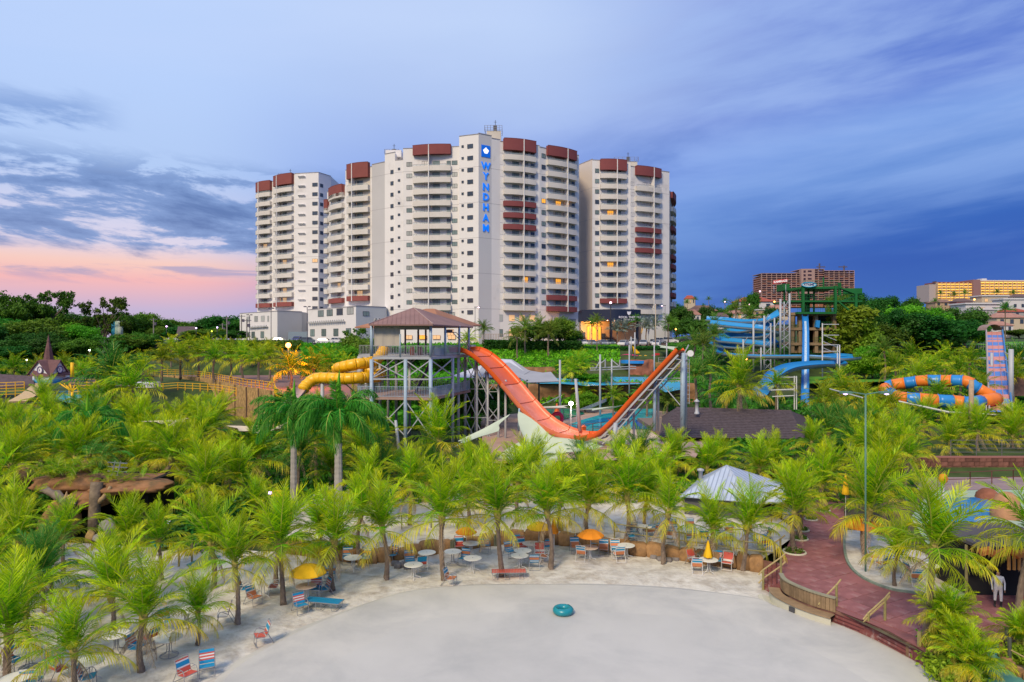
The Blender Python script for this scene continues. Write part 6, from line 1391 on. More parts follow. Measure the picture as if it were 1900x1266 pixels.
for a in((1398,596),(1418,587),(1437,600),(1455,562),(1379,630)):mb.bar(W(a[0],a[1]+10,140),W(a[0]+8,a[1]-4,139),.1)
mb.build('lattice',STEEL,fl_)['kind']='stuff'
mb=MB();WS=mat('white_painted_steel',(.62,.62,.62),.6)
for px,Y in((1526,124),(1554,126),(1558,122)):mb.tube([W(px,700,Y),W(px,600 if px==1526 else 640,Y)],.12,4)
for y in(602,622,640,652,676,690):mb.bar(W(1526,y,124),W(1556,y if y>610 else y,126),.09)
for k in range(3):mb.bar(W(1528,622+k*12,124),W(1552,632+k*12,126),.06)
tag(mb.build('stair_frame',WS),'white steel stair frame right of the steep blue slide','frame')
mb=MB()
for px in(1443,1474,1478):mb.tube([W(px,760,100),W(px,698,100)],.09,4)
for y in(700,712,724):mb.bar(W(1443,y,100),W(1476,y,100),.07)
for k in range(2):mb.bar(W(1430+k*3,724+k*12,96),W(1474,722+k*12,96),.08)
tag(mb.build('pipe_frame',WS),'white pipe frame below the blue flume','frame')
fsheet('lawn',[(1480,695),(1700,690),(1720,706),(1500,712)],5.3,MATS['bright_lawn'])
ribbon('lawn',[(100,184),(125,184),(150,186)],12,MATS['bright_lawn'],.15)
# ================================================================= BEACH FURNITURE
TUBE=mat('grey_chair_tube',(.26,.27,.30),.5,.3);TUBEW=mat('white_chair_tube',(.62,.62,.62),.5)
SB=mat('blue_vinyl_strap',(.012,.27,.50),.5,objvar=.12);SR=mat('red_vinyl_strap',(.56,.10,.07),.5,objvar=.12);SO=mat('orange_vinyl_strap',(.58,.21,.09),.5,objvar=.12);SW=mat('white_vinyl_strap',(.66,.64,.62),.5)
SMAT={'b':SB,'r':SR,'o':SO,'w':SW}
def straps(mb_n,cols,p0,p1,wd):
 """rows of straps from p0 to p1 (side profile y,z), one colour letter per strap; a mesh for each colour band"""
 out=[];n=len(cols);i=0
 while i<n:
  j=i
  while j<n and cols[j]==cols[i]:j+=1
  mb=MB()
  for k in range(i,j):
   f0,f1=(k+.08)/n,(k+.92)/n;a=(p0[0]+(p1[0]-p0[0])*f0,p0[1]+(p1[1]-p0[1])*f0);b=(p0[0]+(p1[0]-p0[0])*f1,p0[1]+(p1[1]-p0[1])*f1)
   mb.hexa([(-wd/2,a[0],a[1]-.006),(wd/2,a[0],a[1]-.006),(wd/2,b[0],b[1]-.006),(-wd/2,b[0],b[1]-.006),(-wd/2,a[0],a[1]+.008),(wd/2,a[0],a[1]+.008),(wd/2,b[0],b[1]+.008),(-wd/2,b[0],b[1]+.008)])
  out.append((mb.mesh(mb_n,[SMAT[cols[i]]]),cols[i]));i=j
 return out
CH_KINDS={'blue':('b'*8,'bbrwrwrbb','blue strap chair, red band'),'bluestripe':('b'*8,'bwbooobwb','blue strap chair, orange band'),'red':('r'*8,'rwbbbwrrr','red strap chair, blue band'),'orange':('o'*8,'bwbbwoooo','orange strap chair, blue top'),'white':('w'*8,'rwrwrwrww','white strap chair'),'bluetop':('r'*8,'bbbbbbrrr','red-seated, blue-backed chair'),'dark':('r'*8,'rrrrrrrww','red and white strap chair')}
CP={}
def chair_parts(kind,tube):
 k=(kind,tube.name)
 if k in CP:return CP[k]
 seat,back,lab=CH_KINDS[kind];r=.016;fr=MB();ar=MB()
 for s in(-.29,.29):
  fr.tube([(s,.29,.95),(s,.26,.88),(s,.12,.40),(s,.02,.37),(s,-.35,.41)],r,4)
  ar.tube([(s,-.34,.0),(s,-.30,.5),(s,-.22,.62),(s,.0,.64),(s,.2,.62)],r,4);ar.tube([(s,.42,.0),(s,.18,.45),(s,-.1,.60)],r,4)
 fr.tube([(-.29,.29,.95),(-.2,.305,.98),(.2,.305,.98),(.29,.29,.95)],r,4);fr.tube([(-.29,-.35,.41),(.29,-.35,.41)],r,4)
 ar.tube([(-.29,-.34,.02),(.29,-.34,.02)],r,4);ar.tube([(-.29,.42,.02),(.29,.42,.02)],r,4)
 CP[k]=[('frame',fr.mesh('frame',[tube])),('legs',ar.mesh('legs',[tube]))]+[('seat',m)for m,_ in straps('seat',seat,(-.34,.42),(.07,.385),.56)]+[('back_band',m)for m,_ in straps('back_band',back[::-1],(.10,.41),(.27,.90),.56)]
 return CP[k]
CHAIRS=[]
def chair(px,py,face,kind='blue',tube=TUBE,z=0.0,zone='beach'):
 """face: where the sitter looks; 0 = to the camera, 90 = to the right, 180 = away"""
 g=G(px,py-6,z);o=thing('beach_chair','x','chair',(g.x,g.y,z+(.02 if z==0 else .012)),R(face));sc_=.96;o.scale=(sc_,)*3
 for nm,m in chair_parts(kind,tube):inst(nm,m,(0,0,0),o)
 CHAIRS.append((o,CH_KINDS[kind][2],zone));return o
TABW=mat('white_table_top',(.70,.69,.64),.5,var=.04,wear=((.58,.55,.48),.3,2));TABB=mat('beige_table_top',(.62,.50,.40),.5,var=.04)
def table_meshes(top,leg,fancy):
 t=MB();t.lathe([(0,.70),(.49,.70),(.52,.715),(.52,.735),(.49,.745),(0,.745)],n=24);t2=MB()
 for k in range(4):
  a=k*math.pi/2+.5;c,s=math.cos(a),math.sin(a);t2.tube([(c*.10,s*.10,.70),(c*.08,s*.08,.3),(c*.12,s*.12,.12),(c*.36,s*.36,.05 if not fancy else .02)],.018,4)
 if fancy:t2.tube([(math.cos(a)*.36,math.sin(a)*.36,.02)for a in np.linspace(0,2*math.pi,17)],.014,4)
 else:
  for k in range(4):a=k*math.pi/2+.5;t2.tube([(math.cos(a)*.36,math.sin(a)*.36,.05),(math.cos(a)*.40,math.sin(a)*.40,0)],.018,4)
 h=MB();h.lathe([(0,.746),(.03,.746),(.03,.752),(0,.752)],n=8)
 return t.mesh('table_top',[top]),t2.mesh('pedestal',[leg]),h.mesh('umbrella_hole',[FRAMEM])
TM={'w':table_meshes(TABW,TUBEW,False),'g':table_meshes(TABW,TUBE,True),'b':table_meshes(TABB,TUBEW,False)}
TABLES=[]
def table(px,py,kind='w',z=0.0,zone='beach'):
 g=G(px,py-5,z);o=thing('round_table','x','table',(g.x,g.y,z+.015),px*.7);tm=TM[kind]
 inst('table_top',tm[0],(0,0,0),o);inst('pedestal',tm[1],(0,0,0),o);inst('umbrella_hole',tm[2],(0,0,0),o)
 TABLES.append((o,{'w':'round white table','g':'round white table on dark ring base','b':'round beige table'}[kind],zone));return o
for a in[(384,1258,25,'blue'),(345,1274,60,'red'),(488,1201,-60,'red'),(418,1162,-70,'white'),(557,1143,40,'blue'),(603,1112,-55,'blue'),(585,1112,0,'blue',TUBEW),(612,1084,200,'bluestripe'),(512,1108,280,'bluetop',TUBEW),(470,1128,60,'orange'),(452,1112,100,'bluestripe'),(308,1174,60,'bluestripe',TUBEW),(250,1224,80,'blue'),(280,1206,250,'red'),(58,1290,190,'blue',TUBEW),(104,1268,150,'red'),(158,1282,110,'blue'),(30,1248,70,'blue')]:chair(*a,zone='left')
for a in[(645,1052,10,'bluestripe'),(678,1053,-10,'bluestripe'),(728,1047,-30,'blue'),(760,1058,15,'bluestripe'),(782,1066,200,'bluetop',TUBEW),(852,1030,10,'red'),(862,1054,-20,'bluestripe'),(900,1030,170,'blue'),(834,1092,75,'orange'),(946,1040,30,'bluestripe'),(958,1027,10,'blue'),(968,1032,20,'red'),(1001,1043,0,'dark',TUBEW),(991,1062,180,'bluestripe'),(1013,1050,260,'orange',TUBEW),(1016,1032,200,'blue')]:chair(*a,zone='middle')
for a in[(1067,1032,5,'orange'),(1079,1046,160,'orange',TUBEW),(1120,1036,-10,'orange'),(1104,1024,0,'blue'),(1142,1038,0,'bluestripe',TUBEW),(1149,1047,190,'orange',TUBEW),(1286,1056,30,'dark'),(1293,1070,170,'orange',TUBEW),(1331,1058,-20,'blue'),(1350,1062,-30,'dark',TUBEW)]:chair(*a,zone='right')
for a in[(1176,1003,0,'bluestripe'),(1206,1004,200,'orange'),(1221,1001,180,'bluestripe'),(1249,996,0,'bluestripe'),(1240,1010,170,'orange'),(1281,1016,180,'bluestripe'),(1305,1016,170,'blue'),(1281,996,0,'bluestripe'),(1350,1022,180,'bluestripe'),(1354,1004,0,'orange'),(1389,1004,0,'bluestripe'),(1422,1012,270,'bluestripe'),(1418,1030,190,'bluestripe'),(1168,1012,90,'blue')]:chair(*a,z=TER,zone='terrace')
for a in[(1618,1052,60,'red',TUBEW),(1699,1092,170,'orange',TUBEW),(1690,1082,90,'blue'),(1640,1066,200,'orange',TUBEW)]:chair(*a,z=PZ+.02,zone='inset')
for a in[(314,1222,'g'),(346,1167,'g'),(216,1215,'g'),(54,1245,'g'),(166,1268,'w'),(30,1300,'g'),(488,1113,'w'),(568,1120,'b')]:table(*a,zone='left')
for a in[(655,1064,'w'),(767,1078,'w'),(792,1054,'w'),(874,1036,'w'),(840,1052,'g'),(877,1065,'w'),(985,1036,'b'),(970,1050,'w'),(964,1060,'w')]:table(*a,zone='middle')
for a in[(1094,1044,'b'),(1162,1040,'w'),(1315,1068,'w')]:table(*a,zone='right')
for a in[(1194,1004,'w'),(1264,1010,'w'),(1336,1016,'w'),(1399,1024,'w')]:table(*a,z=TER,zone='terrace')
for a in[(1722,1080,'w'),(1655,1062,'w')]:table(*a,z=PZ+.02,zone='inset')
FZ={'left':'on the left beach','middle':'below the low rock wall','right':'on the right beach','terrace':'behind the terrace rail','inset':'beside the red path'}
for lst,g in((CHAIRS,'strap chairs'),(TABLES,'round tables')):
 byz={}
 for o,l,z in lst:byz.setdefault(z,[]).append((o,l));o['group']=g+' '+FZ[z]
 for z,it in byz.items():label_row(it,FZ[z])
def lounger(px,py,rz,cols,label):
 g=G(px,py,0);o=thing('sun_lounger',label,'lounger',(g.x,g.y,.02),R(rz));fr=MB()
 for s in(-.32,.32):
  fr.tube([(s,-.95,.34),(s,.95,.34)],.018,4)
  for y in(-.7,.1,.75):fr.tube([(s,y-.15,.34),(s,y-.12,.0),(s,y+.12,.0),(s,y+.15,.34)],.015,4)
 for y in(-.95,.95,-.82,-.02,.63):fr.tube([(-.32,y,.34 if abs(y)>.9 else .0),(.32,y,.34 if abs(y)>.9 else .0)],.015,4)
 inst('frame',fr.mesh('frame',[TUBE]),(0,0,0),o)
 for m,c in straps('strap_bed',cols,(-.93,.35),(.93,.35),.62):inst('strap_bed',m,(0,0,0),o)
 return o
lounger(600,1128,78,'b'*22,'flat bright blue strap lounger beside the yellow umbrella');lounger(944,1072,92,'r'*22,'flat red strap lounger below the middle tables')
def umbrella(px,py,z,top,wid,cm,label,closed=False,hgt=2.1,hub=None):
 g=G(px,py-5,z);o=thing('parasol',label,'umbrella',(g.x,g.y,z));zt=Zp(top,g.y)-z;r=wid*g.y/F/2
 mb=MB();mb.tube([(g.x,g.y,z),(g.x,g.y,z+zt)],.02,6);mb.build('pole',TUBEW,o)
 mb=MB();N=8
 if closed:
  prof=[(.02,1.0),(.07,.82),(.12,.55),(.19,.22),(.23,.06),(.20,.0)];k=12;h_=closed
  mb.lathe([(a*(1.0),zt-h_+b*h_)for a,b in prof],(g.x,g.y,z),12)
  mb.v=[(g.x+(x-g.x)*(1+.22*math.cos(6*math.atan2(y-g.y,x-g.x))),g.y+(y-g.y)*(1+.22*math.cos(6*math.atan2(y-g.y,x-g.x))),zz)for x,y,zz in mb.v]
  mb.build('canopy',cm,o,True)
 else:
  ht_=r*.46
  for k in range(N):
   mb=MB();a0,a1=k*2*math.pi/N,(k+1)*2*math.pi/N;rows=[]
   for q,(f,h_)in enumerate([(0,1),(.35,.86),(.7,.52),(.93,.16),(1.0,0),(1.0,-.14)]):
    p0=Vector((math.cos(a0)*r*f,math.sin(a0)*r*f,zt-ht_+h_*ht_));p1=Vector((math.cos(a1)*r*f,math.sin(a1)*r*f,zt-ht_+h_*ht_));m_=(p0+p1)/2;m_.z-=.02*f
    rows.append([Vector((g.x,g.y,z))+v for v in(p0,m_,p1)])
   mb.grid(rows);mb.build('canopy_panel',cm,o)
  mb=MB()
  for k in range(N):a=k*2*math.pi/N;mb.bar((g.x,g.y,z+zt-.04),(g.x+math.cos(a)*r,g.y+math.sin(a)*r,z+zt-ht_-.02),.01)
  mb.build('rib',TUBEW,o)['kind']='stuff'
 return o
YC=mat('yellow_umbrella_cloth',(.80,.47,.012),.75,var=.05,scale=2);OC=mat('orange_umbrella_cloth',(.82,.27,.015),.75,var=.05,scale=2)
umbrella(572,1119,0,1046,68,YC,'open yellow umbrella over a beige table on the left beach');umbrella(1096,1045,0,982,50,OC,'open orange umbrella over a table at the right end of the beach')
umbrella(1314,1067,0,1003,30,YC,'closed bright yellow umbrella standing through a white table',.95);
umbrella(1028,1020,TER,962,20,OC,'closed orange umbrella among the terrace palms',.9);umbrella(1000,1010,TER,968,46,YC,'open yellow umbrella half hidden by the terrace palms')
umbrella(865,1015,TER,978,40,OC,'low orange umbrella behind the rock wall');umbrella(1569,965,PZ,878,26,YC,'closed yellow umbrella at the top of the red path',1.5)
umbrella(1812,1060,PZ,985,62,OC,'orange umbrella half hidden by palms on the right');umbrella(1600,1030,PZ,962,62,mat('orange_awning_cloth',(.70,.26,.02),.8,var=.06,scale=2),'big orange umbrella between the palms right of the red path');umbrella(515,960,.4,909,34,YC,'small yellow umbrella in the grove left of the royal palms')
umbrella(1,1250,0,1130,60,OC,'orange umbrella at the left edge of the beach')
g=G(1045,1139,.1);mb=MB();pts=[(g.x+math.cos(a)*.335,g.y+math.sin(a)*.335,.1+.17)for a in np.linspace(0,2*math.pi,21)];mb.tube(pts,.17,10,False)
fr=mb.build('swim_ring',mat('teal_inflatable',(.008,.22,.27),.3,spec=.6,var=.1,scale=4),None,True);tag(fr,'teal inflatable swim ring lying alone on the pale pool floor','swim ring')
mb=MB();mb.lathe([(0,.05),(.19,.06)],(g.x,g.y,.1),14);mb.build('ring_floor',MATS['teal_inflatable'],fr)
mb=MB()
for a in(0.6,3.8):mb.tube([(g.x+math.cos(a+q)*.35,g.y+math.sin(a+q)*.35,.44)for q in(-.25,0,.25)],.02,4)
mb.build('handle',mat('dark_teal_handle',(.005,.10,.12),.4),fr)['kind']='stuff'
# ================================================================= LOW ROCK WALL OF THE TERRACE
def stone_mesh(seed,m):
 r=random.Random(seed);import bmesh as B_
 bm=B_.new();B_.ops.create_cube(bm,size=1);B_.ops.bevel(bm,geom=bm.edges[:]+bm.verts[:],offset=.24,segments=2,affect='EDGES',profile=.6)
 for v in bm.verts:v.co+=Vector((mnoise.noise(v.co*1.8+Vector((seed,0,0))),mnoise.noise(v.co*1.8+Vector((0,seed,3))),mnoise.noise(v.co*1.8+Vector((5,0,seed)))))*.13
 me=bpy.data.meshes.new('stone');bm.to_mesh(me);bm.free();me.materials.append(m);me.polygons.foreach_set('use_smooth',[True]*len(me.polygons));return me
BOULD=mat('tan_boulder',(.30,.17,.075),.95,var=.35,scale=1.6,bump=1.2,bscale=5,objvar=.25,wear=((.17,.11,.07),.5,1.5))
GREYB=mat('grey_boulder',(.22,.20,.20),.95,var=.3,scale=2,bump=1.2,bscale=5,objvar=.2)
SM=[stone_mesh(s,BOULD)for s in range(5)];SG=[stone_mesh(s+9,GREYB)for s in range(3)]
rw=thing('boulder_wall','low wall of rounded tan boulders holding up the terrace sand','wall',(WALL[6][0],WALL[6][1],0));r=random.Random(5)
P=curve_pts([Vector((x,y,0))for x,y in WALL],8);L=0;nxt=0;lg=[]
def wpos(p):return p-wloc(rw)
i=0;acc=0.0
while i<len(P)-1:
 wl_=r.uniform(.55,1.0);a=P[i];j=i;d=0
 while j<len(P)-1 and d<wl_:d+=(P[j+1]-P[j]).length;j+=1
 b=P[j];c=(a+b)/2;t=b-a
 inst('boulder',r.choice(SM),wpos(Vector((c.x,c.y+.12,.30+r.uniform(-.04,.06)))),rw,(r.uniform(-.1,.1),r.uniform(-.08,.08),rot_of(t)),(t.length*1.02,.66,r.uniform(.74,1.02)))
 if r.random()<.16:
  mb=MB()
  for q in range(3):mb.tube([(a.x+q*.12,a.y-.28,-.1),(a.x+q*.12,a.y-.28,.66+.06*q)],.06,6)
  mb.build('log_post',mat('grey_green_log',(.15,.16,.11),.9,var=.2,scale=4),rw)['kind']='stuff'
 i=j
mb=MB()
for a,b in zip(WALL,WALL[1:]):mb.hexa([(p[0],p[1]+q,z)for z in(-.3,TER-.06)for p,q in((a,.26),(b,.26),(b,.5),(a,.5))])
mb.build('wall_core',mat('dark_joint',(.06,.045,.03),.95),rw)
for k,(px,py)in enumerate([(738,1052),(748,1050),(757,1053),(733,1048),(1213,1036),(1225,1040),(1240,1042),(1255,1040),(1262,1036)]):
 g=G(px,py,0);o=inst('rock',r.choice(SG),(g.x,g.y,.06),None,(0,0,k),(.45,.4,.3));tag(o,'x','rock','small grey rocks at the foot of the boulder wall');lg.append((o,'small grey rock'))
label_row(lg,'at the foot of the boulder wall')
ground_cover('hedge',(560,660,40.2,41.4,lambda px,x,Y:True),3200,.07,LSH,.6,.55,label='leafy green hedge growing on top of the boulder wall')
for o in bpy.data.objects:
 if o.name.startswith('hedge'):o.location.z=.15
WOODP=mat('olive_round_timber',(.27,.24,.10),.85,var=.2,scale=4);WOODR=mat('yellow_brown_handrail',(.38,.30,.14),.8,var=.15,scale=4)
tr_=thing('terrace_railing','olive timber rail along the front of the terrace tables','railing',(X(1290,41),41,TER))
tp_=[G(px,py,TER)for px,py in[(1140,1000),(1200,1010),(1260,1018),(1330,1028),(1380,1036),(1437,1042)]]
for p in tp_:mb=MB();mb.tube([p,p+Vector((0,0,1.05))],.055,6);mb.build('post',WOODP,tr_)
for f in(.95,.5):
 mb=MB();mb.tube([p+Vector((0,0,f))for p in tp_],.035,5);mb.build('rail',WOODP,tr_)
mb=MB();rail(mb,[G(690,985,TER),G(800,980,TER),G(900,985,TER)],.9,(.95,.5),.03,2.2);mb.build('rail',WOODP,tr_)
STEPM=mat('red_step',(.21,.065,.06),.75,var=.2,scale=2,wear=((.40,.30,.28),.55,3))
def steps(p0,p1,q0,q1,n,z0,z1,label):
 """p0-p1 bottom edge, q0-q1 top edge"""
 st=thing('steps',label,'steps',(p0[0],p0[1],0));P0,P1,Q0,Q1=[Vector((a[0],a[1],0))for a in(p0,p1,q0,q1)]
 for k in range(n):
  f0=k/n;zt=z0+(z1-.008-z0)*(k+1)/n;a,b=P0.lerp(Q0,f0),P1.lerp(Q1,f0);c,d=Q1+(Q1-P1)*.0,Q0;e_=1.02 if k<n-1 else 2.4;c=P1.lerp(Q1,(k+e_)/n);d=P0.lerp(Q0,(k+e_)/n)
  mb=MB();mb.hexa([at(a,-.1),at(b,-.1),at(c,-.1),at(d,-.1),at(a,zt),at(b,zt),at(c,zt),at(d,zt)]);mb.build('step',STEPM,st)
  mb=MB();n_=(a-d).normalized()*.02;mb.hexa([at(a,zt-.045)+n_,at(b,zt-.045)+n_,at(b,zt-.045),at(a,zt-.045),at(a,zt+.006)+n_,at(b,zt+.006)+n_,at(b.lerp(c,.12),zt+.006),at(a.lerp(d,.12),zt+.006)]);mb.build('nosing',mat('worn_nosing',(.10,.028,.03),.8,var=.3,scale=4),st)
 return st
a0,a1=G2(1531,1152,0),G2(1702,1232,0);b0,b1=G2(1548,1130,PZ),G2(1724,1214,PZ)
m0,m1=G2(1618,1186,0),G2(1634,1166,PZ)
steps(a0,m0,b0,m1,4,0,PZ,'four red steps from the path to the sand, left half');steps(m0,a1,m1,b1,4,0,PZ,'four red steps from the path to the sand, right half')
steps(G2(1417,1092,0),G2(1416,1060,0),G2(1449,1086,PZ),G2(1448,1045,PZ),4,0,PZ,'short red steps at the left end of the path')
def handrail(pts,label,hs=(1.0,.55)):
 """pts: (px,py,z) feet of the posts, first low, last high"""
 o=thing('handrail',label,'handrail',G(*pts[0]));F_=[G(*p)for p in pts]
 for p in F_:mb=MB();mb.tube([p-Vector((0,0,.1)),p+Vector((0,0,1.0))],.06,7);mb.build('post',WOODP,o)
 d=(F_[-1]-F_[0]).normalized()*.3
 for h in hs:
  mb=MB();mb.tube([F_[0]-d+Vector((0,0,h-.08))]+[p+Vector((0,0,h))for p in F_]+[F_[-1]+d+Vector((0,0,h+.06))],.04,6);mb.build('rail',WOODR,o)
 return o
handrail([(1527,1150,.0),(1552,1125,PZ)],'timber handrail at the left side of the wide red steps',(.98,));handrail([(1611,1180,.0),(1642,1152,PZ)],'timber double handrail in the middle of the wide red steps',(1.0,.85))
handrail([(1416,1093,.0),(1449,1070,PZ)],'timber handrail in front of the short red steps');handrail([(1417,1050,.0),(1448,1032,PZ)],'timber handrail behind the short red steps',(.98,))
for px,py,l in((1706,1216,'short timber post at the right end of the red steps'),(1799,1262,'short timber post in the planting bed at lower right')):
 g=G(px,py,.3);mb=MB();mb.tube([g-Vector((0,0,.4)),g+Vector((0,0,.95))],.09,7);o=mb.build('timber_post',WOODP);tag(o,l,'post')
bw=thing('bench_wall','curved low plank wall with a stone bench and cream plinth facing the sand','wall',G(1500,1118,0));PLK=mat('brown_plank',(.24,.165,.095),.85,var=.25,scale=2.5,bump=.3,objvar=.2);CRM=mat('cream_plinth',(.52,.50,.40),.8,var=.08,scale=.8,wear=((.42,.38,.32),.4,1));CAP=mat('grey_green_cap',(.28,.26,.18),.85,var=.15,scale=2)
wlp=curve_pts([G(px,py,PZ)for px,py in[(1449,1084),(1456,1095),(1478,1107),(1510,1120),(1551,1132)]],6)
for a,b in zip(wlp,wlp[1:]):
 t=b-a;n=max(1,int(round(t.length/.16)))
 for k in range(n):
  c=a.lerp(b,(k+.5)/n);mb=MB();mb.box(c.x,c.y,PZ+.2,t.length/n*.9,.1,.62,rot_of(t));mb.build('plank',PLK,bw)
mb=MB()
for a,b in zip(wlp,wlp[1:]):
 t=(b-a).normalized();n=Vector((-t.y,t.x,0))*.11;mb.hexa([p+Vector((0,0,z))for z in(.515,.57)for p in(a-n,b-n,b+n,a+n)])
mb.build('cap',CAP,bw)
nrm=[(Vector((-(wlp[min(i+1,len(wlp)-1)]-wlp[max(i-1,0)]).y,(wlp[min(i+1,len(wlp)-1)]-wlp[max(i-1,0)]).x,0))).normalized()for i in range(len(wlp))]
def off(d,z):return[Vector((p.x,p.y,z))-n*d for p,n in zip(wlp,nrm)]
mb=MB();mb.grid([off(.07,.46),off(.62,.46),off(.62,.40),off(.07,.40)]);mb.build('bench_seat',mat('brown_bench',(.28,.19,.11),.8,var=.2,scale=2),bw)
mb=MB();mb.grid([off(.07,.40),off(.55,.40),off(.6,-.1)]);mb.build('plinth',CRM,bw)
mb=MB();mb.grid([off(.58,-.02),off(.95,.10),off(1.1,.02),off(1.15,-.1)]);mb.build('kerb_ledge',CRM,bw)
g=wlp[14]-nrm[14]*.62;mb=MB();mb.box(g.x,g.y+.03,.22,.32,.06,.22,rot_of(wlp[15]-wlp[14]));mb.build('drain_grille',FRAMEM,bw)
rb=thing('plank_retaining_wall','brown board retaining wall at the lower right edge of the pool floor','wall',G(1740,1240,0));pts=[G(px,py,.0)for px,py in[(1688,1222),(1706,1230),(1735,1250),(1775,1276),(1830,1315)]]
for i,(a,b)in enumerate(zip(pts,pts[1:])):
 t=b-a;c=(a+b)/2
 for q in range(3):mb=MB();mb.box(c.x,c.y,.09+q*.20,t.length*.98,.12+.01*(q%2),.19,rot_of(t));mb.build('board',mat('brown_wet_board',(.22,.13,.075),.8,var=.25,scale=1.5,bump=.3,objvar=.2),rb)
 mb=MB();mb.box(a.x,a.y,.3,.2,.2,.68,rot_of(t));mb.build('post',MATS['brown_wet_board'],rb)
wl2=thing('boulder_edging','edging of brown stones round the bed at the lower right corner','edging',G(1870,1225,PZ))
for k,(px,py)in enumerate([(1864,1200),(1862,1210),(1863,1221),(1868,1232),(1875,1241),(1885,1249),(1896,1256),(1908,1262),(1872,1196),(1884,1194)]):
 g=G(px,py,PZ);o=inst('stone',SM[k%5],g+Vector((0,0,.08))-wloc(wl2),wl2,(0,0,k),(.36,.3,.34))
def bush(px,py,z,r_,h,m,label,n=1400,size=.085,cat='bush'):
 g=G(px,py,z);rr=random.Random(int(px));bl=[(rr.uniform(-.55,.55)*r_,rr.uniform(-.5,.5)*r_,h*rr.uniform(.25,.75),r_*rr.uniform(.28,.5))for _ in range(9)]
 me=leafcloud(int(px),bl,n,size,'foliage',[m],.8);o=thing('bush',label,cat,(g.x,g.y,z));inst('foliage',me,(0,0,0),o)
 mb=MB()
 for b in bl[:5]:mb.tube([(0,0,0),(b[0]*.7,b[1]*.7,b[2])],.02,4)
 inst('stem',mb.mesh('stem',[WOOD]),(0,0,0),o);return o
LEM=leafmat('lime_ground_leaf',(.17,.32,.015),(.35,.52,.03),None,0,.35,.12,hue=.01)
bush(1745,1232,.3,.9,.6,LEM,'lime green low shrub at the left of the corner bed');bush(1770,1262,.3,.9,.5,LEM,'lime green low shrub at the bottom of the corner bed');bush(1800,1268,.3,.8,.55,LEM,'lime shrub beside the green painted floor');bush(1885,1225,PZ,.6,.4,LEM,'small lime shrub inside the stone edging');bush(1740,1205,.5,.7,.8,LSH,'yellow-green shrub behind the timber post')
def areca(px,py,z,h,label,n=5,sc_=1.0):
 g=G(px,py,z);o=thing('areca_palm',label,'palm',(g.x,g.y,z-.05));rr=random.Random(int(px*3));mb=MB()
 for k in range(n):
  a=rr.uniform(0,6.28);q=rr.uniform(.05,.35)*sc_;bx_,by_=math.cos(a)*q,math.sin(a)*q;hh=h*rr.uniform(.55,1.0)
  mb.tube([(bx_*.6,by_*.6,0),(bx_*1.2,by_*1.2,hh)],.05,6,r2=.035)
  for i,c in enumerate([2,3,3,2,1]):
   for _ in range(c):inst('frond',rr.choice(COCO[[1,2,3,4,6][i]]),(bx_*1.2,by_*1.2,hh),o,(0,R(rr.uniform(-10,10)),rr.uniform(0,6.28)),.52*sc_*rr.uniform(.8,1.1))
 mb.build('cane',mat('yellow_cane',(.38,.36,.08),.6,var=.2,scale=5),None).parent=o;return o
areca(1758,1205,PZ,1.6,'bushy areca palm clump beside the red path at lower right',8,.95);areca(1785,1245,.5,1.2,'areca palm clump with yellow canes beside the green floor',7,.8);areca(1808,1268,.5,.8,'small areca palm at the bottom right',5,.9)
for px,py in((1897,1215),):areca(px,py,PZ,.9,'areca palm at the right edge above the stone edging',5,.9)
rl_=thing('corner_railing','dark timber posts with a pale rail at the lower right corner','railing',G(1868,1228,PZ))
for px,py in((1868,1212),(1873,1232)):g=G(px,py,PZ);mb=MB();mb.tube([g,g+Vector((0,0,1.0))],.07,7);mb.build('post',mat('dark_green_timber',(.08,.09,.07),.85,var=.2,scale=4),rl_)
mb=MB();g=G(1870,1230,PZ);mb.tube([g+Vector((0,0,.55)),G(1925,1258,PZ)+Vector((0,0,.5))],.035,5);mb.build('rail',WOODR,rl_)
TRG=[]
for px,py,s in((1474,1026,.62),(1483,1001,.5),(1487,985,.45),(1526,948,.5),(1505,965,.4)):
 g=G(px,py,PZ);o=thing('planter_ring','x','planter',(g.x,g.y,PZ));mb=MB();mb.tube([(math.cos(a)*s,math.sin(a)*s,.05)for a in np.linspace(0,2*math.pi,17)],.07,5);inst('kerb_ring',mb.mesh('kerb_ring',[CRM],True),(0,0,0),o)
 me=leafcloud(int(px),[(math.cos(a)*s*.6,math.sin(a)*s*.6,.12,.16)for a in np.linspace(0,6,7)],300,.06,'grass_tuft',[L_FAR],.7);inst('grass_tuft',me,(0,0,0),o);TRG.append((o,'cream planter ring'));o['group']='planter rings along the red path'
label_row(TRG,'at the palms left of the red path')
kx=G(1830,1120,PZ);kb_=thing('kiosk','open dark bar hut with orange trim at the right edge of the path','building',kx)
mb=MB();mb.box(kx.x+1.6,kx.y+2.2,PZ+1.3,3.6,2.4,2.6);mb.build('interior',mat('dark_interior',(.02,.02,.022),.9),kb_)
mb=MB();mb.box(kx.x+1.6,kx.y+1.6,PZ+2.75,4.4,4.2,.16);mb.build('roof',mat('dark_flat_roof',(.09,.08,.08),.8),kb_)
g0=G(1793,1112,PZ);mb=MB();mb.tube([g0,g0+Vector((0,0,2.6))],.07,6);mb.build('post',WOODP,kb_)
pts=[Vector((kx.x-.6+k*.34,kx.y-.5,PZ+2.55+.12*math.sin(k*2.1)))for k in range(12)]
mb=MB();mb.tube(pts,.2,6);mb.build('fringe',mat('orange_fringe',(.62,.22,.05),.8,var=.2),kb_)
for k in range(12):
 mb=MB();mb.tube([(kx.x+.7+k*.24,kx.y-.5,PZ+2.45),(kx.x+.7+k*.24,kx.y-.5,PZ+1.75)],.07,6);mb.build('bamboo_tube',mat('orange_bamboo',(.55,.27,.08),.7,var=.15,scale=3),kb_)
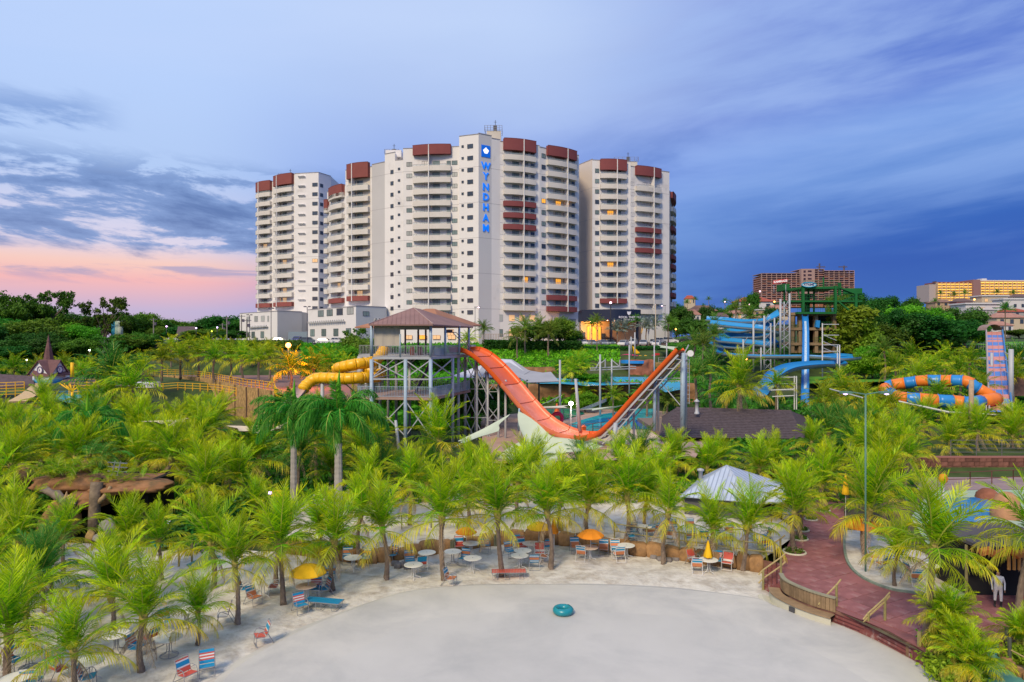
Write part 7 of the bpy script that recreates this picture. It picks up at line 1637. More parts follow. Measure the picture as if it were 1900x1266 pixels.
mb=MB();mb.box(kx.x+1.55,kx.y-.7,PZ+1.05,.85,.08,1.1);o=mb.build('red_screen',mat('red_plastic',(.62,.02,.015),.45));tag(o,'bright red panel at the bar hut on the right','panel')
mb=MB();N=18;c=Vector((kx.x-.25,kx.y+.3,PZ+1.75));mb.add([c+Vector((math.cos(k*2*math.pi/N)*.34,d,math.sin(k*2*math.pi/N)*.25))for d in(0,.05)for k in range(N)],[tuple(range(N)),tuple(reversed(range(N,2*N)))]+[(k,(k+1)%N,N+(k+1)%N,N+k)for k in range(N)]);o=mb.build('disc_sign',mat('yellow_disc',(.75,.52,.02),.6));tag(o,'yellow oval disc hanging in the opening of the bar hut','sign')
for k in range(4):
 for j in range(2):
  g=G(1740+k*15+j*6,1062+k*7,PZ+.02);inst('stone',SM[(k+j)%5],g+Vector((0,0,.2+j*.35))-wloc(kb_),kb_,(0,0,k),(.9,.7,.4))
def person(px,py,z,label):
 g=G(px,py,z);o=thing('person',label,'person',(g.x,g.y,z),R(-20));mb=MB
 me=bpy.data.meshes.new('body');J=[(0,0,.95,.15),(0,0,1.15,.14),(0,.01,1.38,.15),(0,.01,1.50,.055),(0,0,1.60,.085),(0,-.005,1.70,.085),(.10,0,.90,.10),(.11,-.02,.50,.065),(.12,0,.09,.045),(.12,-.12,.04,.035),(-.10,0,.90,.10),(-.11,.03,.50,.065),(-.12,.05,.09,.045),(-.12,-.07,.04,.035),(.19,.01,1.43,.055),(.26,0,1.15,.042),(.22,-.14,.95,.033),(.2,-.22,.9,.03),(-.19,.01,1.43,.055),(-.25,.03,1.15,.042),(-.24,-.03,.90,.033),(-.24,-.06,.82,.03)]
 E=[(0,1),(1,2),(2,3),(3,4),(4,5),(0,6),(6,7),(7,8),(8,9),(0,10),(10,11),(11,12),(12,13),(2,14),(14,15),(15,16),(16,17),(2,18),(18,19),(19,20),(20,21)]
 me.from_pydata([j[:3]for j in J],E,[]);b=bpy.data.objects.new('body',me);COL.objects.link(b);b.parent=o
 sk=b.modifiers.new('skin','SKIN')
 for i,j in enumerate(J):me.skin_vertices[0].data[i].radius=(j[3],j[3])
 me.skin_vertices[0].data[0].use_root=True;b.modifiers.new('s','SUBSURF').levels=2;b.modifiers['s'].render_levels=2
 m=bpy.data.materials.new('person_clothes_and_skin');m.use_nodes=True;t=NT(m.node_tree);tc_=t.node('ShaderNodeTexCoord');sp=t.node('ShaderNodeSeparateXYZ');t.l.new(tc_.outputs['Object'],sp.inputs[0])
 t.put(m.node_tree.nodes['Principled BSDF'].inputs['Base Color'],t.ramp(t.math('DIVIDE',sp.outputs[2],1.8),[(0,(.02,.02,.02,1)),(.17,(.03,.03,.03,1)),(.18,(.6,.6,.62,1)),(.53,(.6,.6,.62,1)),(.54,(.55,.56,.6,1)),(.82,(.55,.56,.6,1)),(.83,(.35,.2,.13,1)),(1,(.35,.2,.13,1))],'CONSTANT'));me.materials.append(m)
 h=MB();h.lathe([(0,.10),(.07,.085),(.10,.03),(.10,-.03),(.07,-.06)],(0,.015,1.70),10);h.build('hair',mat('dark_hair',(.02,.015,.012),.7),None).parent=o
 for s in(-1,1):
  base=Vector(J[17][:3]if s>0 else J[21][:3]);f=MB()
  for k in range(4):f.tube([base+Vector((0,(k-1.5)*.018,0)),base+Vector((.0,(k-1.5)*.02-.02,-.045)),base+Vector((-.01*s,(k-1.5)*.02-.03,-.075-.008*(k%2)))],.009,5)
  f.tube([base+Vector((-.01*s,-.03,.01)),base+Vector((-.02*s,-.06,-.02))],.010,5);f.build('hand',mat('skin',(.35,.2,.13),.6),None).parent=o
 return o
person(1852,1128,PZ,'person in white clothes standing before the bar hut, half hidden by fronds')
fsheet('pool_deck',[(1730,905),(1960,900),(1960,1000),(1720,1010),(1690,960)],PZ+.02,mat('pale_green_pool_deck',(.36,.46,.36),.75,var=.1,scale=.5))
fsheet('pool_water',[(1742,932),(1762,924),(1835,922),(1850,930),(1840,945),(1850,965),(1795,975),(1745,975)],PZ+.05,mat('vivid_blue_pool_water',(.005,.20,.55),.12,spec=.6,var=.45,scale=.45,bump=.3,bscale=2.5))
fsheet('path',[(1710,884),(1960,880),(1960,908),(1700,910)],PZ-.0+.05,mat('grey_purple_paving',(.30,.22,.22),.85,var=.15,scale=.5))
BRW=mat('dark_red_block',(.17,.075,.055),.9,var=.3,scale=2,bump=.5,objvar=.3)
bwall=thing('block_wall','dark red-brown block wall behind the right pool','wall',(X(1800,64),64,.5));x0,x1=X(1700,64),X(1960,64);r=random.Random(4);bm_=[MB()for _ in range(3)];BMs=[]
for k in range(3):b=MB();b.box(0,0,0,[.62,.5,.74][k]-.03,.3,.37);BMs.append(b.mesh('block',[BRW]))
for row in range(4):
 x=x0-row%2*.25
 while x<x1:
  k=r.randrange(3);wdt=[.62,.5,.74][k];inst('block',BMs[k],(x+wdt/2-bwall.location.x,r.uniform(-.02,.02),.2+row*.4),bwall);x+=wdt
mb=MB();mb.box((x0+x1)/2,64.2,1.25,x1-x0,.3,1.55);mb.build('wall_core',mat('dark_mortar',(.07,.045,.04),.95),bwall);mb=MB();mb.box((x0+x1)/2,64.1,2.12,x1-x0,.55,.12);mb.build('coping',mat('red_coping',(.30,.13,.11),.9),bwall)
mb=MB();rail(mb,[(x0+3.5,64.4,2.15),(x1,64.4,2.15)],1.5,(1,.75,.5,.25),.03,2.2);tag(mb.build('railing',mat('dark_grey_rail',(.12,.12,.14),.6)),'dark grey railing on top of the block wall','railing')
mb=MB();rail(mb,[G(1740,903,PZ),G(1800,902,PZ),G(1880,898,PZ),G(1960,896,PZ)],1.2,(1,.5),.04,2.6);tag(mb.build('railing',mat('dark_red_timber',(.13,.05,.045),.85)),'dark red timber railing behind the right pool','railing')
p=G(1750,960,PZ);mb=MB();mb.tube([p,p+Vector((0,0,2.4))],.09,6);o=mb.build('lamp_column',STEEL,None,True);tag(o,'orange globe lamp on a column beside the right pool','lamp');mb=MB();mb.lathe([(0,.36),(.2,.3),(.3,.05),(.26,-.2),(.12,-.32),(0,-.36)],(p.x,p.y,p.z+2.7),12);mb.build('globe',mat('orange_globe',(.75,.16,.02),.5),o,True)
mb=MB();p=G(1868,960,PZ);mb.lathe([(1.0,0),(1.05,.5),(.8,1.0),(.7,1.5),(.3,1.75),(0,1.8)],(p.x,p.y,PZ),9);o=mb.build('rock_fountain',mat('orange_brown_rock',(.42,.22,.12),.9,var=.2,scale=1.5,bump=1),None,True);tag(o,'orange-brown artificial rock at the right edge of the pool','rock')
mb=MB();p=G(1833,925,PZ);mb.lathe([(.9,0),(.8,.4),(.4,.75),(0,.8)],(p.x,p.y,PZ),8);tag(mb.build('rock',MATS['red_brown_rock'],None,True),'low red-brown rock at the back of the right pool','rock')
# ================================================================= CAVE OF ARTIFICIAL ROCK ON THE LEFT
cv=thing('rock_cave','brown artificial rock cave with a dark opening under overhanging plants','rock',G(190,1000,0));Yv=46.0
def lump(name,px,py,Y,rx,ry,rz_,m,par,seed=0,n=3):
 import bmesh as B_
 bm=B_.new();B_.ops.create_icosphere(bm,subdivisions=n+1,radius=1);c=W(px,py,Y)-(wloc(par)if par else Vector((0,0,0)))
 for v in bm.verts:d=1+.28*mnoise.noise(v.co*1.3+Vector((seed,0,0)))+.13*mnoise.noise(v.co*3.5+Vector((0,seed,0)))+.09*abs(mnoise.noise(v.co*8+Vector((0,seed,0))));v.co=Vector((v.co.x*rx*d,v.co.y*ry*d,v.co.z*rz_*d))
 me=bpy.data.meshes.new(name);bm.to_mesh(me);bm.free();me.materials.append(m);me.polygons.foreach_set('use_smooth',[True]*len(me.polygons));o=bpy.data.objects.new(name,me);COL.objects.link(o);o.location=c;o.parent=par;return o
CR=mat('cave_rock',(.26,.13,.06),.95,var=.4,scale=1.0,bump=1.6,bscale=3,wear=((.12,.10,.05),.5,.8))
lump('ledge',240,902,46.5,2.6,1.6,.42,CR,cv,1);lump('ledge',165,925,46,1.5,1.4,.6,CR,cv,2);lump('ledge',130,897,47,2.6,1.4,.6,CR,cv,3)
mb=MB();mb.box(X(215,50),50.0,1.2,7.5,.3,4.4);mb.build('cave_back',mat('cave_shade_black',(.012,.010,.009),.95),cv)  # near-black colour stands in for the shade inside the cave
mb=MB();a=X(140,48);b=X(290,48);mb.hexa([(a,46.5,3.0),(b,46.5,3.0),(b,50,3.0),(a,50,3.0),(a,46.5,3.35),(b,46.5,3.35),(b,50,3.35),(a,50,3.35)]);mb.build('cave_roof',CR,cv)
for px in(138,292):mb=MB();mb.box(X(px,48),48.2,1.2,.4,3.6,4.4);mb.build('cave_side',MATS['cave_shade_black'],cv)
lump('rock_pillar',112,975,45,1.15,.9,1.6,mat('yellow_brown_rock',(.27,.17,.06),.95,var=.35,scale=1.2,bump=1.4,bscale=4),cv,4);
mb=MB();mb.tube([W(175,1003,45),W(175,960,45),W(176,930,45),W(180,895,45.2)],[.42,.36,.36,.38],10);mb.build('fake_trunk',mat('grey_brown_trunk',(.17,.13,.09),.95,var=.4,scale=2,bump=2,bscale=6),cv,True)
mb=MB();mb.tube([W(182,932,45),W(192,924,45),W(203,908,45),W(205,903,45)],[.2,.16,.12,.1],8);mb.build('branch_stub',mat('tan_branch',(.34,.24,.13),.9,var=.2,scale=2,bump=1),cv,True)
mb=MB();mb.tube([W(74,909,45),W(84,908,45),W(95,915,45),W(106,918,44.9),W(115,927,44.8),W(126,931,44.6),W(136,939,44.5)],[.10,.26,.22,.33,.27,.38,.33],7);mb.build('broken_log',mat('weathered_log',(.20,.16,.13),.95,var=.35,scale=2,bump=1.5,bscale=6),cv,True)
mb=MB()
for q in((124,912),(130,918),(137,922),(140,935),(128,940)):mb.tube([W(122,927,44.6),W(q[0],q[1],44.3)],[.2,.02],5)
mb.build('split_wood',mat('pale_split_wood',(.62,.42,.24),.8,var=.1),cv)['kind']='stuff'
lump('boulder',44,875,48,.55,.5,.5,BOULD,cv,6);lump('boulder',43,890,47.5,.6,.5,.5,BOULD,cv,7);lump('boulder',158,870,48,.35,.35,.55,BOULD,cv,8)
lump('boulder',168,995,44,.3,.3,.4,mat('yellowish_boulder',(.4,.26,.1),.9,var=.2),cv,9,2);lump('boulder',183,998,44,.35,.3,.28,GREYB,cv,10,2);lump('boulder',200,980,44.5,.5,.4,.6,GREYB,cv,11,2);lump('boulder',8,905,47,.6,.5,.5,GREYB,cv,12,2);lump('boulder',32,935,45,.4,.4,.5,GREYB,cv,13,2)
mb=MB();
for k in range(5):mb.bar(W(200,858+k*8,49),W(236,860+k*8,49),.04)
mb.bar(W(214,855,49),W(204,893,48.8),.04);mb.bar(W(224,856,49),W(214,895,48.8),.04);tag(mb.build('ladder_frame',STEEL),'grey metal rail frame above the rock cave','frame')
def hanging(px,py,Y,rx,ry,label,n=60,L_=.9,set_=None):
 p=W(px,py,Y);o=thing('hanging_plant',label,'plant',p);rr=random.Random(int(px));
 for k in range(n):inst('frond',rr.choice((set_ or COCO)[rr.choice([2,3,4,5])]),(rr.uniform(-rx,rx),rr.uniform(-ry,ry),rr.uniform(-.2,.4)),o,(0,R(rr.uniform(-10,25)),rr.uniform(0,6.28)),L_/2.9*rr.uniform(.7,1.2))
 return o
hanging(225,888,46.2,1.8,.5,'fine green plants trailing from the right ledge of the cave',40,1.0)
hanging(105,880,46.5,1.9,.9,'green fern-like plants hanging over the left side of the rock cave',70,1.5);hanging(188,850,47.5,.9,.6,'low dark green fan palms on top of the rock cave',22,1.6,DARKSET);hanging(205,890,46,1.2,.4,'short grass tufts hanging over the middle ledge of the cave',30,.7)
bush(88,985,0,1.4,2.4,LT,'dark green shrub left of the cave opening',2600,.12);bush(395,1010,0,2.2,2.2,LTD,'dark shrub in the shade behind the left beach',3600,.13);bush(330,1010,0,1.8,1.8,LTD,'dark shrub below the big left palms',3000,.13);bush(455,985,0,2.2,2.4,LT,'dark green shrub at the edge of the left beach',3600,.13)
sheet('water_channel',[G2(px,py,.0)for px,py in[(345,1050),(390,1028),(410,1034),(360,1060)]],.06,MATS['green_painted_concrete']);sheet('pool_water',[G2(px,py,.3)for px,py in[(275,1003),(330,990),(335,1010),(290,1018)]],.3,MATS['green_pool_water'])
bh=thing('bamboo_rail','pale bamboo handrail at the back left of the beach','handrail',G(370,1050,0))
for px,py in((332,1052),(356,1043)):p=G(px,py,0);mb=MB();mb.tube([p,p+Vector((0,0,1.3))],.06,6);mb.build('post',WOODR,bh)
mb=MB();mb.tube([G(332,1052,0)+Vector((0,0,.8)),G(392,1025,0)+Vector((0,0,.95))],.05,6);mb.build('rail',WOODR,bh)
# ================================================================= CARS, LAMPS, HOUSES
CPAINT={'white':mat('white_car_paint',(.62,.62,.64),.3,spec=.6),'silver':mat('silver_car_paint',(.38,.40,.44),.3,.4,spec=.6),'blue':mat('blue_van_paint',(.05,.05,.28),.35,spec=.6),'grey':mat('grey_car_paint',(.13,.17,.20),.35,.3),'dark':mat('dark_car_paint',(.03,.035,.045),.3,spec=.6)}
CGL=mat('car_glass',(.02,.025,.035),.08,spec=.8);TYRE=mat('tyre',(.015,.015,.016),.9);RIM=mat('wheel_rim',(.4,.4,.42),.4,.5);HLM=mat('headlight',(.75,.78,.8),.2);TL=mat('tail_light',(.5,.01,.01),.3)
CM={}
def car_meshes(paint,suv):
 k=(paint,suv)
 if k in CM:return CM[k]
 h=1.62 if suv else 1.45;out=[]
 prof=[(-2.1,.30),(-2.15,.62),(-2.0,.84),(-1.15,.97+.08*suv),(1.75,.98+.1*suv),(2.08,.92),(2.15,.55),(2.1,.30)]
 mb=MB();W_=(.78,.88,.88,.80)
 def sect(pr,ws):
  n=len(pr)
  for s in(-1,1):
   pass
  vs=[(-w_,x,z)for(x,z),w_ in zip(pr,ws)]+[(w_,x,z)for(x,z),w_ in zip(pr,ws)]
  mb.add(vs,[tuple(reversed(range(n))),tuple(range(n,2*n))]+[(i,(i+1)%n,n+(i+1)%n,n+i)for i in range(n)])
 sect(prof,[.84,.86,.84,.84,.84,.84,.86,.84]);body=mb
 out.append(('body',body.mesh('body',[CPAINT[paint]])));mb=MB()
 b=(.97+.09*suv);mb.add([(-.80,-1.1,b),(.80,-1.1,b),(.80,1.75,b),(-.80,1.75,b),(-.62,-.35,h-.03),(.62,-.35,h-.03),(.62,1.25+.25*suv,h-.03),(-.62,1.25+.25*suv,h-.03)],[(0,1,5,4),(1,2,6,5),(2,3,7,6),(3,0,4,7)]);out.append(('windows',mb.mesh('windows',[CGL])))
 mb=MB();mb.hexa([(-.63,-.38,h-.04),(.63,-.38,h-.04),(.63,1.28+.25*suv,h-.04),(-.63,1.28+.25*suv,h-.04),(-.56,-.25,h+.02),(.56,-.25,h+.02),(.56,1.15+.25*suv,h+.02),(-.56,1.15+.25*suv,h+.02)])
 for s in(-1,1):
  for y0,y1 in((-1.1,-.35),(.35,.35),(1.75,1.25+.25*suv)):mb.tube([(s*.805,y0,b),(s*.63,y1,h-.03)],.035,4)
 out.append(('roof',mb.mesh('roof',[CPAINT[paint]])))
 w_=MB();w_.lathe([(0,-.1),(.32,-.1),(.34,-.06),(.34,.06),(.32,.1),(0,.1)],n=14);w_.v=[(z,x,y)for x,y,z in w_.v];w_.cur=1;r2_=MB();r2_.lathe([(0,-.115),(.2,-.115),(.2,.115),(0,.115)],n=10);w_.add([(z,x,y)for x,y,z in r2_.v],r2_.f);wm=w_.mesh('wheel',[TYRE,RIM])
 for x,y in((-.76,-1.35),(.76,-1.35),(-.76,1.3),(.76,1.3)):out.append(('wheel',wm,(x,y,.34)))
 l=MB();l.box(0,0,0,.34,.06,.16);hm=l.mesh('headlight',[HLM]);l=MB();l.box(0,0,0,.3,.06,.2);tm=l.mesh('tail_light',[TL])
 for s in(-.6,.6):out.append(('headlight',hm,(s,-2.13,.68)));out.append(('tail_light',tm,(s,2.12,.78)))
 CM[k]=out;return out
CARS=[]
def car(px,py,Y,rz,paint,suv=0,zone='park'):
 x=X(px,Y);z=max(H(x,Y),0)+(.14 if zone!='yard' else .37);o=thing('parked_car','x','car',(x,Y,z),R(rz))
 for it in car_meshes(paint,suv):inst(it[0],it[1],it[2]if len(it)>2 else(0,0,0),o)
 CARS.append((o,{'white':'white','silver':'silver','blue':'dark blue','grey':'dark grey-blue','dark':'dark'}[paint]+(' tall car' if suv else ' car'),zone))
for a in[(1066,640,160,20,'silver'),(1081,639,162,12,'white'),(1098,640,160,15,'silver'),(1118,641,160,10,'silver'),(1132,641,161,8,'grey'),(1157,640,158,-25,'white'),(1174,638,162,-20,'white',1),(1194,640,160,-15,'silver'),(1218,641,158,-18,'white'),(1212,637,164,-10,'silver')]:car(*a,zone='park')
for a in[(1226,626,174,85,'white'),(1243,625,173,80,'white',1),(1276,620,180,30,'dark',1)]:car(*a,zone='street')
for a in[(573,650,166,95,'grey',1),(603,650,164,85,'white'),(627,650,168,60,'white'),(551,645,172,0,'blue',1),(520,650,168,90,'white')]:car(*a,zone='yard')
CZ={'park':'in the row below the hotel entrance','street':'on the street right of the entrance','yard':'in the yard left of the slide tower'};byz={}
for o,l,z in CARS:byz.setdefault(z,[]).append((o,l));o['group']='cars '+CZ[z]
for z,it in byz.items():label_row(it,CZ[z])
def hedge(pts,w_,h,m,label,n=5000,size=.16):
 rs=np.random.RandomState(n);P=[Vector((x,y,0))for x,y in pts];V=[];F_=[];lum=[]
 for i in range(n):
  k=rs.randint(len(P)-1);c=P[k].lerp(P[k+1],rs.rand());x,y=c.x+rs.uniform(-w_,w_),c.y+rs.uniform(-w_,w_);z=H(x,y)+h*(rs.rand()**.5);d=Vector(rs.normal(size=3)).normalized();a=d.orthogonal()*size;b=d.cross(a)
  p=Vector((x,y,z));V+=[p-a,p-b*.5,p+a,p+b*.5];F_.append((4*i,4*i+1,4*i+2,4*i+3));lum+=[rs.rand()]*4
 me=bpy.data.meshes.new('foliage');me.from_pydata([tuple(v)for v in V],[],F_);me.attributes.new('lum','FLOAT','POINT').data.foreach_set('value',lum);me.materials.append(m)
 o=bpy.data.objects.new('hedge',me);COL.objects.link(o);tag(o,label,'hedge')
hedge([(X(900,150),150),(X(980,149),149),(X(1075,149),149)],.8,2.2,LTD,'long dark green hedge between the hotel and the pavilion',9000,.2)
hedge([(X(1075,150),150),(X(1180,150),150),(X(1260,151),151)],.6,.8,LTD,'low dark hedge below the parked cars',4000,.15)
mb=MB()
for k in range(26):x=X(895+k*3,158);mb.bar((x,157,H(x,157)),(x,157,H(x,157)+3.0),.05)
mb.bar((X(895,157),157,14.6),(X(970,157),157,14.6),.05)
tag(mb.build('slat_fence',mat('warm_brown_fence',(.40,.28,.20),.8)),'tall warm brown slatted fence at the foot of the sign tower','fence')
for px,c,l in((1082,'maroon','dark maroon round shrub left of the entrance doors'),(1128,'dark','dark round shrub right of the entrance doors'),(1136,'dark','dark shrub beside the canopy column')):
 m=leafmat('maroon_leaf',(.10,.015,.02),(.2,.04,.04),None,0,.2,.1)if c=='maroon' else leafmat('blackish_leaf',(.03,.02,.03),(.06,.04,.05),None,0,.2,.1)
 x,Y=X(px,170),170;o=thing('shrub',l,'shrub',(x,Y,H(x,Y)));inst('foliage',leafcloud(px,[(0,0,1.0,.9),(.5,0,.8,.6),(-.4,0,1.3,.6)],700,.16,'foliage',[m],.9),(0,0,0),o)
fp=[]
for k,px in enumerate((1190,1198.5,1203)):
 x,Y=X(px,168),168.0;z=H(x,Y);o=thing('flag_pole','x','flag pole',(x,Y,z));mb=MB();mb.tube([(0,0,0),(0,0,5.2)],.05,5);inst('pole',mb.mesh('pole',[TUBEW]),(0,0,0),o)
 mb=MB();mb.grid([[Vector((.03+.12*math.sin(j*1.2),.04*j,5.1-2.4*j/5)),Vector((.3+.1*math.sin(j),.04*j,5.0-2.4*j/5))]for j in range(6)]);inst('flag',mb.mesh('flag',[YELP if k==0 else SW]),(0,0,0),o);o['label']=['flag pole with a drooping yellow flag, leftmost of the three','middle flag pole with a drooping white flag','right flag pole with a drooping white flag'][k];o['group']='flag poles right of the entrance'
GLOW=mat('pinkish_white_lamp',(1,.8,.9),emit=3,ecol=(1,.55,.70));GLOWO=mat('orange_lamp',(1,.5,.2),emit=9,ecol=(1,.30,.06));GLOWW=mat('white_lamp',(1,1,1),emit=9,ecol=(1,.95,.85));GLOWP=mat('violet_lamp',(.8,.6,1),emit=3.5,ecol=(.75,.45,1));POLEM=mat('dark_lamp_pole',(.10,.09,.13),.6)
def lamp(px,py_top,py_base,Y,label,glow=GLOW,pole=POLEM,r=.06,head='arm',gr=.22,side=1):
 a,b=W(px,py_base,Y),W(px,py_top,Y);o=thing('street_lamp',label,'lamp',a);mb=MB();mb.tube([a,b],r,6);mb.build('pole',pole,o,True);mb=MB()
 if head=='arm':mb.box(b.x+side*.5,b.y,b.z,1.4,.3,.12);mb.build('lamp_head',pole,o);mb=MB();c=b+Vector((side*.8,-.1,-.1));mb.lathe([(0,-gr*.5),(gr*.8,-gr*.3),(gr,0),(gr*.6,gr*.4),(0,gr*.5)],c,8);mb.build('lamp_glass',glow,o,True)
 elif head=='double':
  for s in(-1,1):mb.tube([b,b+Vector((s*.75,0,.12)),b+Vector((s*1.1,0,.1))],r*.7,5)
  mb.build('arm',pole,o);
  for s in(-1,1):mb=MB();mb.box(b.x+s*1.05,b.y,b.z+.1,.6,.25,.12);mb.build('lamp_head',pole,o);mb=MB();mb.lathe([(0,-.05),(.13,0),(0,.05)],b+Vector((s*1.1,-.05,.02)),8);mb.build('lamp_glass',glow,o,True)
 else:mb.lathe([(0,-gr),(gr*.8,-gr*.5),(gr,0),(gr*.7,gr*.7),(0,gr)],b,10);mb.build('lamp_glass',glow,o,True)
 return o
lamp(881.5,570,625,150,'dark lamp post with a pink light in front of the sign tower');lamp(1234,567,628,168,'dark lamp post with a pink light right of the entrance',side=-1);lamp(1133,562,632,160,'black lamp post in front of the navy canopy',GLOW,mat('black_post',(.02,.02,.03),.5),.14,'ball',.3)
lamp(1216.5,565,655,155,'tall pale utility pole right of the entrance',GLOW,mat('pale_pole',(.45,.38,.30),.8),.12,'none',.05)
lamp(535,641,705,100,'bright orange street lamp among the promenade palms',GLOWO,mat('orange_lit_pole',(.5,.4,.2),.6),.06,'ball',.42)
point('street_light',W(556,668,94.5),2300,(1,.22,.01),.8)
lamp(1059.5,749,805,76,'white globe lamp beside the turquoise pool',GLOWW,TUBEW,.05,'ball',.26);point('pool_light',W(1059.5,752,75.3),120,(1,.9,.75),.25)
lamp(1606,732,1078,36.5,'tall green lamp post with twin arms beside the red path',GLOWP,mat('green_lamp_post',(.10,.22,.17),.5),.05,'double');lamp(501,915,985,46,'small violet-white lamp by the royal palm',GLOWP,POLEM,.03,'ball',.12);lamp(312,968,1020,43,'violet-white lamp beside the left pond',GLOWP,TUBEW,.03,'ball',.13)
for px,py,Y,b_,l in((463,585,190,640,'twin floodlight mast left of the far left wing'),(503,573,175,650,'twin floodlight mast before the far left wing'),(570,570,165,650,'twin floodlight mast between the two wings')):
 o=thing('floodlight_mast',l,'lamp',W(px,b_,Y));mb=MB();mb.tube([W(px,b_,Y),W(px,py,Y)],.09,5);mb.build('pole',POLEM,o);mb=MB();c=W(px,py,Y)
 for s in(-1,1):mb.box(c.x+s*.5,c.y,c.z+.1,.6,.4,.25,s*.4)
 mb.build('floodlight',POLEM,o)
up=[]
for px,py,b_,Y,cr in((285,590,628,190,1),(421,588,640,180,1),(458,592,640,170,1),(413,600,640,200,0),(448,584,630,190,0)):
 o=thing('utility_pole','x','utility pole',W(px,b_,Y));mb=MB();mb.tube([W(px,b_,Y),W(px,py,Y)],.15,6);c=W(px,py+3,Y)
 mb.build('pole',mat('grey_wood_pole',(.25,.23,.22),.9),o);mb=MB();mb.box(c.x,c.y,c.z,2.2,.15,.15);mb.box(c.x+.5,c.y,c.z-1.2,.5,.5,.8);mb.build('crossarm',POLEM,o);up.append((o,'wooden utility pole'));o['group']='utility poles beyond the grove at left'
label_row(up,'above the trees left of the hotel')
for px,py,Y,g_,l in((309,606,160,GLOWP,'violet lamp above the left palms'),(364,609,170,GLOWP,'violet lamp left of the utility pole'),(403,608,165,GLOWP,'violet lamp near the utility pole'),(393,615,160,mat('yellow_green_lamp',(1,1,.2),emit=1.4,ecol=(.85,1,.05)),'glowing yellow-green lamp in a palm crown'),(1385,667,120,GLOWO,'orange lamp behind the big yellow palm'),(1437,560,300,GLOWO,'orange lamp below the brick tower'),(1410,541,330,GLOW,'pink lamp beside the brick tower'),(1808,556,350,GLOWO,'orange lamp below the yellow hotel'),(1254,611,190,GLOWO,'orange lamp on the street'),(1390,565,280,GLOW,'pink lamp under the red-roofed house'),(50,668,130,GLOWW,'white lamp left of the clock house'),(166,650,140,GLOWW,'white lamp right of the clock house'),(1345,560,290,GLOW,'small pink lamp on the far hill')):
 lamp(px,py,py+14,Y,l,g_,POLEM,.05,'ball',Y*.0012)
for pts,l in(([(250,650,165),(302,648,165),(292,630,172),(262,630,172)],'dark thatched hall roof in the left woods'),([(185,655,158),(255,655,158),(245,637,165),(200,638,165)],'grey-brown roof under the left trees'),([(327,622,190),(368,620,190),(362,606,196),(330,606,196)],'dark roof behind the promenade palms')):
 hh=thing('hall',l,'building',W(pts[0][0],665,pts[0][2]));mb=MB();q=[W(*p)for p in pts];mb.hexa([v-Vector((0,0,.5))for v in q]+q);mb.build('roof',DR,hh);mb=MB();a,b=q[0],q[1];mb.hexa([Vector((p.x,p.y+d,z))for z in(H(a.x,a.y)-.5,a.z-.5)for p,d in((a,1),(b,1),(b,9),(a,9))]);mb.build('wall',mat('dark_green_wall',(.02,.05,.05),.9),hh)
tk=thing('water_tank','tall striped blue and pale green tank standing among the left trees','tank',W(217,640,200))
for px,m in((212,mat('blue_tank',(.03,.28,.42),.6)),(218,mat('pale_green_tank',(.30,.42,.36),.6)),(223,mat('grey_green_tank',(.35,.42,.38),.6))):
 mb=MB();mb.tube([W(px,640,200),W(px,596,200)],.75,10);mb.build('tank_segment',m,tk,True)
mb=MB();mb.tube([W(220,596,200),W(220,575,200)],.06,4);mb.build('aerial',POLEM,tk)
WALLC={'cream':mat('cream_house_wall',(.52,.43,.32),.85,var=.05),'white':mat('white_house_wall',(.60,.58,.60),.85,var=.05),'grey':mat('grey_house_wall',(.34,.33,.34),.85,var=.05),'tan':mat('tan_house_wall',(.42,.30,.20),.85,var=.05),'pink':mat('dark_pink_wall',(.32,.12,.12),.85)}
RF={'red':mat('red_tile_roof',(.34,.08,.05),.85,var=.2,scale=.6),'brown':mat('brown_tile_roof',(.22,.13,.10),.9,var=.2,scale=.6),'pink':mat('pinkish_tile_roof',(.36,.19,.15),.9,var=.2,scale=.6),'white':mat('white_flat_roof',(.58,.57,.60),.8),'dark':mat('dark_tile_roof',(.13,.09,.09),.9)}
HS=[]
def house(px0,px1,top,base,Y,wc,rc,look,flat=False,nw=3):
 x0,x1=X(px0,Y),X(px1,Y);zt,zb=Zp(top,Y),Zp(base,Y)-2;d=(x1-x0)*.7;o=thing('house','x','house',((x0+x1)/2,Y,zb));zr=zt-(zt-zb-2)*(.12 if flat else .36)
 mb=MB();mb.prism([(x0,Y),(x1,Y),(x1,Y+d),(x0,Y+d)],zb,zr);mb.build('wall',WALLC[wc],o);e=.04*(x1-x0)
 ev=[Vector((x0-e,Y-e,zr+.02)),Vector((x1+e,Y-e,zr+.02)),Vector((x1+e,Y+d+e,zr+.02)),Vector((x0-e,Y+d+e,zr+.02))]
 if flat:mb=MB();mb.prism([(v.x,v.y)for v in ev],zr+.02,zt);mb.build('roof',RF[rc],o)
 else:m_=Y+d/2;hip(ev,Vector((x0+d*.35,m_,zt)),Vector((x1-d*.35,m_,zt)),None,'roof').build('roof',RF[rc],o)
 for k in range(nw):
  f=(k+.5)/nw;put_window(o,Vector((x0+(x1-x0)*f,Y,0)),Vector((1,0,0)),(zr+Zp(base,Y))/2+.2,(x1-x0)*.12,min(1.6,(zr-Zp(base,Y))*.5),rnd.choice('ddw'),2)
 HS.append((o,look))
for a in[(1283,1330,566,596,250,'tan','brown','brown-roofed tan house'),(1268,1300,574,602,230,'white','pink','small white house'),(1330,1352,580,600,240,'white','dark','white house with dark roof'),(1272,1290,548,566,330,'cream','red','small red-roofed house'),(1372,1436,550,576,330,'white','red','white house with red tiled roof'),(1425,1462,566,586,300,'cream','pink','cream house'),(1350,1395,575,594,290,'white','pink','wide pale house with pink roof'),(1398,1440,574,592,270,'tan','white','flat tan house',True)]:house(*a)
